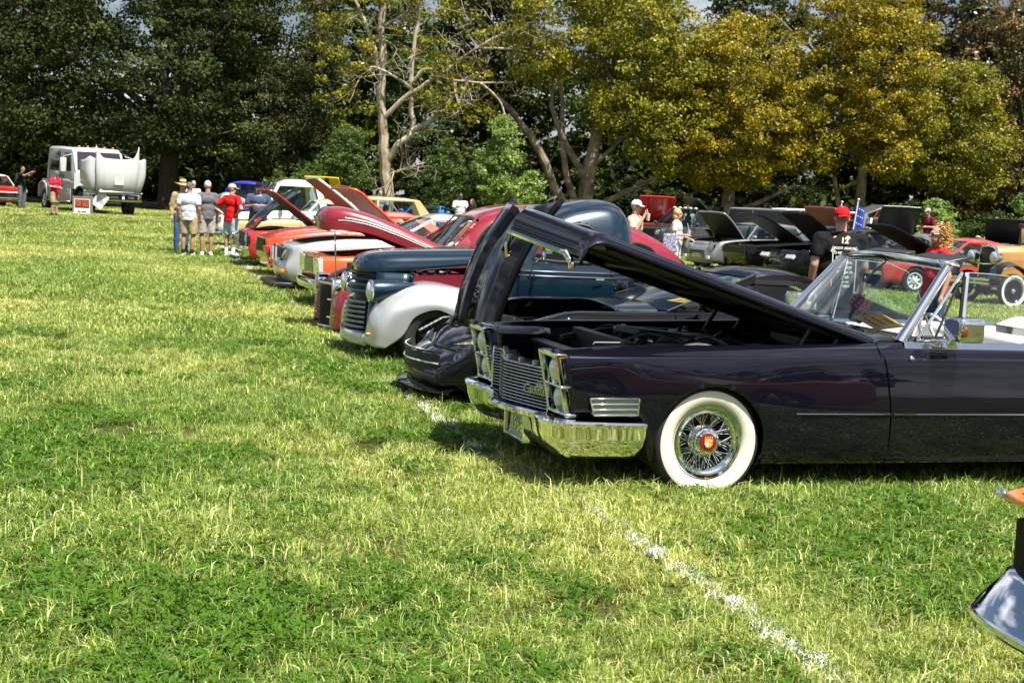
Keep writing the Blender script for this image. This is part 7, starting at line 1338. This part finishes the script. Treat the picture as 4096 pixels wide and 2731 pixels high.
def person(label, x, y, face, h=1.75, skin=0, shirt=None, legs=('shorts', None), pose=('down', 'down'), hair=None, hat=None, fat=1.0, socks=None, shoes=None, woman=False, group=None, sleeve='short', look=0.0, glasses=False, lean=0.0, vox=.013, z=None, name='person'):
    """face: heading in degrees, 0 looks at -y (towards the camera), positive turns to the picture's right"""
    z0 = gz(x, y) if z is None else z
    root = empty(name, (x, y, z0), R(face)); root.scale = (h/1.75,)*3; tag(root, label, 'person', group); sk = SKIN[skin]; K = fat; b = MB()
    SH, HP_ = .185*(.92 if woman else 1)*(.5+.5*K), .095
    hy = -lean   # head moves forward with lean
    nk = Vector((0, -.01+hy*.6, 1.49)); hd = Vector((0, -.015+hy, 1.635)); M = Matrix.Rotation(R(look), 3, 'Z')
    # head with jaw, nose, brows, ears
    def H(p): return tuple(hd + M @ Vector(p))
    b.ell(H((0, .005, .02)), (.073, .092, .100), 16, 12); b.ell(H((0, -.022, -.055)), (.054, .066, .062), 14, 10); b.ell(H((0, -.098, -.012)), (.013, .022, .022), 8, 6); b.ell(H((0, -.082, .025)), (.05, .018, .013), 10, 6); b.ell(H((0, -.084, -.058)), (.025, .012, .010), 8, 6)
    for sg in (-1, 1): b.ell(H((sg*.076, .012, -.005)), (.012, .022, .032), 8, 6)
    cap_(b, (0, .012+hy*.5, 1.44), tuple(hd+Vector((0, .015, -.06))), .062*(.85 if woman else 1), .056*(.85 if woman else 1))
    b.ell((0, .0, 1.30), (.165*K**.6*(.9 if woman else 1), .105*K, .19), 16, 10); b.ell((0, -.02*(K-1)*4, 1.08), (.150*K, .11*K*(1.1 if K > 1.1 else 1), .17), 16, 10); b.ell((0, .005, .93), (.155*K**.7, .115*K**.7, .12), 16, 10)
    SHO = {}; 
    for i, sg in enumerate((-1, 1)):
        p = pose[i]; s = Vector((sg*SH, .0, 1.415)); E = {'down': (.245*(.7+.3*K), .035, 1.135), 'hips': (.43, .13, 1.17), 'chest': (.30, -.02, 1.16), 'phone': (.27, -.02, 1.15), 'up': (.16, -.27, 1.38), 'drink': (.25, -.10, 1.17), 'hold': (.26, -.02, 1.15), 'give': (.26, -.02, 1.15), 'pocket': (.29, .09, 1.15)}[p]
        Wr = {'down': (.255*(.7+.3*K), -.045, .895), 'hips': (.20*K**.5, .06, 1.02), 'chest': (.10, -.26, 1.21), 'phone': (.07, -.27, 1.13), 'up': (.08, -.50, 1.52), 'drink': (.07, -.19, 1.46), 'hold': (.17, -.26, 1.16), 'give': (.22, -.28, 1.06), 'pocket': (.20, -.01, .95)}[p]
        e = Vector((sg*E[0], E[1], E[2])); w = Vector((sg*Wr[0], Wr[1], Wr[2])); a = .047*(.85 if woman else 1)*K**.35
        cap_(b, s, e, a*1.15, a*.86); cap_(b, e, w, a*.88, a*.60)
        d = (w-e).normalized(); up = Vector((0, -.3, 1)) if abs(d.z) < .8 else Vector((0, -1, 0)); sd = d.cross(up).normalized(); nrm = sd.cross(d).normalized(); pc = w+d*.055
        b.tube([w, w+d*.05, w+d*.085], [.026, .030, .028], 10); 
        for j in range(4):               # fingers, slightly curled
            o = (j-1.5)*.0165; L_ = (.062, .072, .068, .052)[j]; k0 = w+d*.080+sd*o; k1 = k0+d*L_*.55-nrm*.010; k2 = k1+d*L_*.35-nrm*.026; b.tube([k0, k1, k2], [.0098, .0092, .008], 7)
        t0 = w+d*.025+sd*(.026 if sg < 0 else -.026)*1.0; t1 = t0+d*.034+sd*(.022 if sg < 0 else -.022)-nrm*.012; b.tube([t0, t1, t1+d*.026-nrm*.010], [.0115, .0105, .009], 7)
        SHO[sg] = (s, e, w, a, d)
    KN = {}
    for sg in (-1, 1):
        hp = Vector((sg*HP_*K**.5, .0, .90)); kn = Vector((sg*(.105+.01*K), -.015, .49)); an = Vector((sg*.105, .02, .085)); KN[sg] = (hp, kn, an)
        cap_(b, hp, kn, .088*K**.5, .056); b.tube([kn, kn*.62+an*.38+Vector((0, .014, 0)), an], [.055, .056, .036], 12); b.tube([an+Vector((0, .03, -.03)), an+Vector((0, -.06, -.05)), an+Vector((sg*.01, -.15, -.06))], [.036, .036, .026], 10)
    rem(b, 'body', sk, root, vox if vox < .011 else .0105, 1, fac=.35)
    if shirt:
        s_ = MB(); g = .018; s_.tube([(0, 0, 1.15), (0, .0, .97), (0, .005, .84 if not woman else .88)], [.15*K, .160*K**.9+g, .158*K**.75+g], 18); s_.v = [(v[0], v[1]*.80, v[2]) for v in s_.v]; s_.ell((0, .0, 1.31), (.170*K**.6*(.92 if woman else 1)+g, .108*K+g, .155), 16, 10); s_.ell((0, -.02*(K-1)*4, 1.10), (.155*K+g*1.4, .113*K*(1.1 if K > 1.1 else 1)+g*1.4, .17), 16, 10); cap_(s_, (0, .012, 1.44), (0, .012, 1.455), .085, .072)
        for sg in (-1, 1):
            s, e, w, a, d = SHO[sg]; t = e if sleeve != 'short' else s.lerp(e, .72); cap_(s_, Vector((sg*.10, 0, 1.42)), s, .07, a*1.15+g); s_.tube([s, t], [a*1.2+g, a*1.05+g*1.5], 12)
            if sleeve == 'long': s_.ell(e, (a+g,)*3, 10, 8); s_.tube([e, e.lerp(w, .95)], [a+g, a*.62+g], 12)
        o = rem(s_, 'shirt' if sleeve != 'hood' else 'hoodie', shirt, root, .015, 7, .022)
    kind, lm = legs; p_ = MB(); g = .014
    p_.ell((0, .005, .92), (.158*K**.7+g, .118*K**.7+g, .12), 16, 10)
    for sg in (-1, 1):
        hp, kn, an = KN[sg]
        if kind == 'shorts': e = hp.lerp(kn, .93); p_.tube([hp+Vector((0, 0, .02)), hp.lerp(kn, .5), e], [.095*K**.5+g, .095*K**.4+g, .092+g], 14); p_.ell(hp, (.092*K**.5+g,)*3, 12, 8)
        else: p_.tube([hp, hp.lerp(kn, .5), kn, kn.lerp(an, .5), an+Vector((0, 0, -.01))], [.095*K**.5+g, .082+g, .064+g, .060+g, .058+g*.5], 14); p_.ell(hp, (.092*K**.5+g,)*3, 12, 8)
    rem(p_, kind if kind != 'jeans' else 'trousers', lm, root, .015, 3, .016)
    for sg in (-1, 1):
        hp, kn, an = KN[sg]; f = MB(); f.tube([an+Vector((0, .05, -.035)), an+Vector((0, .02, -.035)), an+Vector((0, -.07, -.045)), an+Vector((sg*.012, -.165, -.05)), an+Vector((sg*.012, -.19, -.055))], [.030, .046, .046, .040, .018], 12); f.box(tuple(an+Vector((sg*.005, -.06, -.074))), (.085, .25, .022)); rem(f, 'shoe', shoes or MATS['tyre_rubber'], root, .012, 2)
        if socks: q = MB(); c, ln_ = socks; q.tube([an+Vector((0, .015, -.03)), an.lerp(kn, ln_)], [.046, .052], 12); q.build('sock', c, root)
    if hair:
        hm, style = hair; q = MB()
        if style == 'short': q.ell(H((0, .018, .036)), (.080, .092, .098), 16, 10); q.v = [v if (Vector(v)-hd).dot(M @ Vector((0, -1, 0))) < .045 or v[2] > hd.z+.075 else tuple(hd+(Vector(v)-hd)*.8) for v in q.v]; rem(q, 'hair', hm, root, .011, 1, .012)
        elif style == 'bob': q.ell(H((0, .022, .03)), (.092, .10, .105), 16, 10); q.ell(H((0, .045, -.06)), (.095, .075, .09), 16, 10); rem(q, 'hair', hm, root, .012, 1, .025)
        elif style == 'long': q.ell(H((0, .022, .03)), (.088, .10, .105), 16, 10); q.tube([H((0, .05, 0)), H((0, .085, -.15)), H((0, .10, -.36))], [.09, .10, .07], 14); rem(q, 'hair', hm, root, .012, 1, .03)
        elif style == 'curly':
            r0 = random.Random(3)
            for i in range(420):
                u, v = r0.uniform(0, 6.28), r0.uniform(-1, 1); rr_ = (1.0 if v > -.2 else 1.12); p = Vector((.118*rr_*math.cos(u)*math.sqrt(1-.85*v*v), .060+.105*rr_*math.sin(u)*math.sqrt(1-.85*v*v), -.10+.235*v))
                if p.y < -.015 and p.z < .075: continue
                n = 9; w_ = r0.uniform(.010, .018); ph = r0.uniform(0, 6.28); L_ = r0.uniform(.06, .13); out = Vector((p.x, p.y-.02, 0)).normalized()*.010
                q.tube([H(tuple(p+out*(1-k/n)+Vector((w_*math.cos(ph+k*1.7), w_*math.sin(ph+k*1.7), -L_*k/n+.03)))) for k in range(n)], [.0075]*n, 4)
            q.ell(H((0, .050, -.02)), (.092, .085, .14), 14, 10); q.ell(H((0, .075, -.17)), (.10, .07, .13), 14, 10); q.build('hair', hm, root)
    if hat:
        hm, style = hat; q = MB()
        if style in ('cap', 'backcap'):
            sg = -1 if style == 'cap' else 1; rows = []
            for i in range(9):
                a = i/8*math.pi/2; rows.append([H((.084*math.cos(a)*math.cos(t), .008+.100*math.cos(a)*math.sin(t), .035+.095*math.sin(a))) for t in np.linspace(0, 2*math.pi, 25)[:-1]])
            q.grid(rows, cv=True); br = [[H((.075*math.sin(t)*(1-.08*u), sg*(.070+.075*u*math.cos(t*.8)+.02)+.008, .040-.014*u-.012*abs(math.sin(t)))) for t in np.linspace(-1.15, 1.15, 11)] for u in np.linspace(0, 1, 5)]; q.grid(br); q.build('cap', hm, root, solid=.006)
        elif style == 'straw':
            q.lathe([(.001, .125), (.055, .125), (.078, .11), (.086, .03)], H((0, .01, .03)), (0, 0, 1), 24); q.build('hat_crown', hm, root); br = MB(); br.grid([[H(((.085+.105*u)*math.cos(t), .01+(.10+.105*u)*math.sin(t), .052-.012*u+.03*u*math.cos(2*t))) for t in np.linspace(0, 2*math.pi, 33)[:-1]] for u in np.linspace(0, 1, 5)], cv=True); br.build('hat_brim', hm, root, solid=.005); bd = MB(); bd.lathe([(.088, .035), (.087, .062)], H((0, .01, .03)), (0, 0, 1), 24); bd.build('hat_band', BLACK, root)
    if glasses:
        q = MB()
        for sg in (-1, 1): q.ell(H((sg*.030, -.090, .008)), (.024, .010, .018), 10, 6); q.tube([H((sg*.055, -.085, .012)), H((sg*.078, .01, .012))], .004, 5)
        q.build('sunglasses', BLACKGLOSS, root)
    else:
        for sg in (-1, 1): q = MB(); q.ell(H((sg*.030, -.0855, .008)), (.011, .006, .0065), 8, 6); q.build('eye', mat('eye_dark', (.03, .025, .02), rough=.2), root)
    root['hands'] = ''; del root['hands']
    return root
WH = mat('white_shoe', (.75, .75, .74), rough=.6); BS = mat('dark_shoe', (.05, .04, .035), rough=.6); WS = cloth('white_sock', (.78, .78, .76), .05); BSK = cloth('black_sock', (.02, .02, .022), .1)
GH = mat('grey_hair', (.45, .43, .40), rough=.8, noise=.4, nscale=40); WHH = mat('white_hair', (.75, .72, .66), rough=.8, noise=.2, nscale=40); DH = mat('dark_hair', (.03, .02, .015), rough=.7, noise=.4, nscale=40); SPH = mat('salt_hair', (.16, .14, .13), rough=.8, noise=.5, nscale=40); BLH = mat('blond_hair', (.62, .42, .17), rough=.6, noise=.3, nscale=30); CUR = mat('curly_blond_hair', (.62, .36, .10), rough=.5, noise=.45, nscale=25)
KHAKI = cloth('khaki', (.46, .36, .22)); TALK = 'men talking beside the row of cars'
person('man in straw hat, tan sweater and blue jeans facing the group', -8.42, 35.7, 28, 1.80, 0, cloth('tan_sweater', (.42, .33, .17)), ('jeans', cloth('denim', (.06, .14, .30))), ('down', 'pocket'), hat=(mat('straw', (.72, .52, .22), rough=.8, noise=.3, nscale=60), 'straw'), shoes=BS, sleeve='long', glasses=True, group=TALK)
person('man seen from behind in pale grey shirt, khaki shorts and black socks', -7.98, 34.55, 178, 1.76, 1, cloth('pale_grey', (.58, .61, .68), .12), ('shorts', KHAKI), ('down', 'down'), hair=(SPH, 'short'), socks=(BSK, .16), shoes=WH, fat=1.15, look=-25, group=TALK)
person('man with grey hair and white shirt between the standing men, further away', -11.3, 49.5, 25, 1.72, 0, cloth('white_tee', (.75, .76, .76), .1), ('shorts', cloth('blue_shorts', (.20, .28, .42))), ('down', 'down'), hair=(GH, 'short'), group=TALK, fat=1.1)
person('white haired man in dark grey shirt and light grey shorts', -7.68, 35.2, 212, 1.82, 1, cloth('dark_grey', (.15, .145, .15), .15), ('shorts', cloth('light_grey_shorts', (.48, .45, .42))), ('down', 'down'), hair=(WHH, 'short'), shoes=WH, fat=1.05, look=-20, group=TALK)
person('man in red shirt, tan cap and pale denim shorts with hands on hips', -7.08, 35.2, 150, 1.77, 0, cloth('red_tee', (.62, .010, .012), .2), ('shorts', cloth('pale_denim', (.48, .60, .66))), ('hips', 'hips'), hair=(GH, 'short'), hat=(cloth('tan_cap', (.58, .50, .36)), 'cap'), socks=(WS, .35), shoes=WH, fat=1.08, look=-35, group=TALK, glasses=True)
person('bearded man in navy shirt and black cap gesturing with both hands', -6.66, 36.5, 12, 1.84, 1, cloth('navy_tee', (.06, .09, .16), .2), ('shorts', cloth('dark_shorts', (.05, .055, .07))), ('chest', 'chest'), hat=(cloth('black_cap', (.012, .012, .013)), 'cap'), hair=(DH, 'short'), fat=1.3, glasses=True, group=TALK)
person('man in red hooded shirt and khaki shorts looking down at a phone', -17.95, 55.2, 62, 1.72, 0, cloth('red_hoodie', (.60, .020, .055), .2), ('shorts', KHAKI), ('phone', 'phone'), hat=(cloth('blue_grey_cap', (.12, .17, .22)), 'cap'), fat=1.12, lean=.05, socks=(BSK, .08), shoes=BS)
person('man in black shirt with backpack raising a phone under the dark tree', -20.9, 60.0, 68, 1.80, 1, cloth('black_tee', (.012, .012, .014)), ('jeans', cloth('grey_trousers', (.16, .16, .17))), ('up', 'up'), hair=(DH, 'short'), shoes=BS)
person('man in white shirt standing in front of the young trees', -2.22, 54.0, 8, 1.85, 2, cloth('white_shirt', (.72, .73, .78), .1), ('jeans', cloth('dark_jeans', (.03, .04, .07))), ('hold', 'hold'), hair=(DH, 'short'), fat=1.1)
person('woman with long dark hair beside the man in white', -1.76, 53.6, -40, 1.66, 1, cloth('black_top', (.015, .015, .017)), ('jeans', cloth('blue_jeans', (.05, .09, .18))), ('hold', 'down'), hair=(mat('long_brown_hair', (.05, .025, .015), rough=.6, noise=.4, nscale=30), 'long'), woman=True)
person('bald man whose head shows behind the raised orange hood', -5.55, 57.0, 20, 1.80, 0, cloth('grey_blue_tee', (.28, .30, .34)), ('shorts', KHAKI), ('down', 'down'), hair=None)
person('man in white cap sipping a drink behind the teal pickup roof', 2.24, 27.4, 62, 1.86, 1, cloth('cream_shirt', (.62, .52, .36), .15), ('shorts', KHAKI), ('drink', 'down'), hat=(cloth('white_cap', (.76, .77, .80), .05), 'cap'), hair=(GH, 'short'), glasses=True)
person('blond woman in patterned white blouse holding a drink', 3.62, 32.6, 68, 1.72, 0, cloth('patterned_blouse', (.74, .75, .76), 0, (.30, .32, .38)), ('jeans', cloth('pale_trousers', (.62, .64, .68), .1)), ('hold', 'give'), hair=(BLH, 'bob'), woman=True, fat=1.12)
REDCAP = person('broad man in red cap and black printed shirt seen from behind', 3.72, 16.45, 182, 1.88, 0, cloth('black_print_tee', (.010, .010, .012), .15), ('shorts', cloth('grey_shorts', (.2, .2, .21))), ('down', 'down'), hat=(cloth('red_cap', (.60, .010, .020), .1), 'backcap'), fat=1.38, vox=.011, glasses=True, hair=(mat('shaved_hair', (.30, .19, .14), rough=.8), 'short'))
person('woman with curly blond hair and red shirt facing left in sunglasses', 5.16, 17.5, -78, 1.73, 0, cloth('coral_red_tee', (.58, .030, .040), .2), ('jeans', cloth('blue_jeans', (.05, .09, .18))), ('down', 'down'), hair=(CUR, 'curly'), woman=True, glasses=True, vox=.011, fat=1.1)
person('man in maroon shirt and pale cap beside the silver pickup hood', 14.05, 49.0, -60, 1.86, 1, cloth('maroon_shirt', (.17, .012, .03)), ('jeans', cloth('dark_jeans', (.03, .04, .07))), ('hold', 'hold'), hat=(cloth('pale_cap', (.55, .50, .42)), 'cap'), hair=(GH, 'short'), lean=.06, z=.30)
person('person in red cap behind the dark pickup with roof lights', 6.75, 56.5, 30, 1.80, 0, cloth('grey_tee', (.3, .3, .3)), ('jeans', cloth('dark_jeans', (.03, .04, .07))), ('down', 'down'), hat=(cloth('red_cap', (.60, .010, .020), .1), 'cap'))
bpy.context.view_layer.update()
def held():
    def at(x, y, face, h, p): return Matrix.Translation((x, y, gz(x, y))) @ Matrix.Rotation(R(face), 4, 'Z') @ Matrix.Scale(h/1.75, 4) @ Vector(p)
    def phone(label, p, rot): r = empty('smartphone', p); r.rotation_euler = rot; tag(r, label, 'phone'); q = MB(); q.box((0, 0, 0), (.075, .010, .15)); q.build('phone_body', BLACKGLOSS, r, bevel=.006)
    phone('black phone held by the man in the red hooded shirt', at(-17.95, 55.2, 62, 1.72, (0, -.36, 1.17)), (.6, 0, R(62))); phone('phone raised by the man in black under the dark tree', at(-20.9, 60.0, 68, 1.80, (0, -.58, 1.60)), (0, 0, R(68)))
    def cup(label, p, rz, straw): r = empty('drink_cup', p, rz); tag(r, label, 'cup'); q = MB(); q.lathe([(.001, 0), (.030, 0), (.040, .12), (.001, .12)], (0, 0, -.05), (0, 0, 1), 20); q.build('cup_body', mat('cup_plastic', (.62, .50, .44), rough=.3, coat=.4), r); l = MB(); l.lathe([(.042, 0), (.042, .012), (.001, .016)], (0, 0, .07), (0, 0, 1), 20); l.build('cup_lid', WHITEPAINT, r); s = MB(); s.tube([(0, 0, .08), straw], .005, 6); s.build('straw', mat('white_straw', (.8, .8, .8), rough=.4), r)
    cup('small cup with white straw at the mouth of the man in the white cap', at(2.24, 27.4, 62, 1.86, (-.03, -.26, 1.45)), 0, (-.03, .02, .17)); cup('iced drink cup with straw in the blond woman hand', at(3.62, 32.6, 68, 1.72, (-.14, -.34, 1.19)), 0, (-.05, .0, .24))
    b = empty('tote_bag', at(3.62, 32.6, 68, 1.72, (-.27, .06, .90)), R(68)); tag(b, 'blue and white patterned tote bag on the blond woman shoulder', 'bag'); q = MB(); q.box((0, 0, .06), (.10, .36, .42), taper=(.6, .9)); q.build('bag_body', cloth('tote', (.70, .71, .74), 0, (.05, .06, .30)), b, bevel=.03); s = MB(); s.tube([(0, -.12, .26), (.06, -.05, .52), (.06, .02, .56), (0, .12, .26)], .012, 6); s.build('bag_strap', BLACK, b)
    p = at(-20.9, 60.0, 68, 1.80, (0, .20, 1.25)); b = empty('backpack', p, R(68)); tag(b, 'dark backpack on the man in black under the tree', 'backpack'); q = MB(); q.box((0, 0, 0), (.30, .17, .44), taper=(.85, .8)); q.build('pack_body', mat('pack_cloth', (.02, .022, .026), rough=.8), b, bevel=.05); s = MB(); s.box((0, .09, -.06), (.22, .05, .2)); s.build('pack_pocket', mat('pack_cloth2', (.03, .035, .04), rough=.8), b, bevel=.02)
    # print on the back of the black shirt
    wt = mat('shirt_print', (.72, .72, .70), rough=.8); YF = lambda q: float(np.interp(q, [.9, 1.05, 1.2, 1.3, 1.42], [.222, .230, .224, .205, .172]))
    def T(nm, s, sz, zz, xx=0, b=.0): text(nm, s, sz, wt, REDCAP, Matrix.Translation((xx, YF(zz)+.004, zz)) @ Matrix.Rotation(R(180), 4, 'Z') @ Matrix.Rotation(R(90), 4, 'X'), extrude=.003, bold=b)
    T('print_number', '12', .085, 1.405, 0, .004); rows = [('BODY', 'ARMOR'), ('O MOBIL', 'Ford'), ('B BARDAHL', ''), ('PENNZOIL', ''), ('RPM', 'CASE'), ('STP Gear', '76'), ('sto  ngk', ''), ('Snap-on', ''), ('BATTERY', '')]
    for i, (a, c) in enumerate(rows): T('print_line', (a+' '+c).strip(), .036, 1.325-.050*i, 0, .0015)
    for sg in (-1, 1):
        q = MB(); q.tube([(sg*.125, YF(v_)-.002, v_) for v_ in (.86, .95, 1.05, 1.15, 1.25, 1.32)], .006, 5); q.tube([(sg*.145, YF(1.27), 1.285), (sg*.125, YF(1.33), 1.345), (sg*.105, YF(1.27), 1.285)], .006, 5); q.build('print_arrow', wt, REDCAP, smooth=False)
held()
def flags():
    for i, (x, y, h, lab) in enumerate(((10.55, 45.6, 2.25, 'white flag pole with a blue starred flag behind the man in the red cap'), (10.1, 45.9, 2.15, 'bare white pole left of the starred flag'))):
        r = empty('flag_pole', (x, y, gz(x, y)), R(8)); tag(r, lab, 'flag pole'); q = MB(); q.tube([(0, 0, 0), (.25, 0, h)], .022, 8); q.ell((.255, 0, h+.03), (.04, .04, .04)); q.build('pole', WHITEPAINT, r)
        if i == 0:
            f = MB(); f.grid([[(.22-.10*(1-v)+.30*u, .05*math.sin(u*5+v*2), 2.12-.9*(1-v)-.14*u) for v in np.linspace(0, 1, 7)] for u in np.linspace(0, 1, 7)]); f.build('flag', mat('flag_blue', (.02, .07, .38), rough=.8), r)
            s = MB(); s.lathe([(.022, 0), (.001, .002)], (0, 0, 0), (0, -1, 0), 5); me = s.mesh('flag_star', WHITEPAINT)
            for k in range(12): o = bpy.data.objects.new('flag_star', me); COL.objects.link(o); o.parent = r; u = .12+.2*(k % 4); v = .9-.25*(k//4); o.location = (.22-.10*(1-v)+.30*u, .05*math.sin(u*5+v*2)-.008, 2.12-.9*(1-v)-.14*u)
flags()
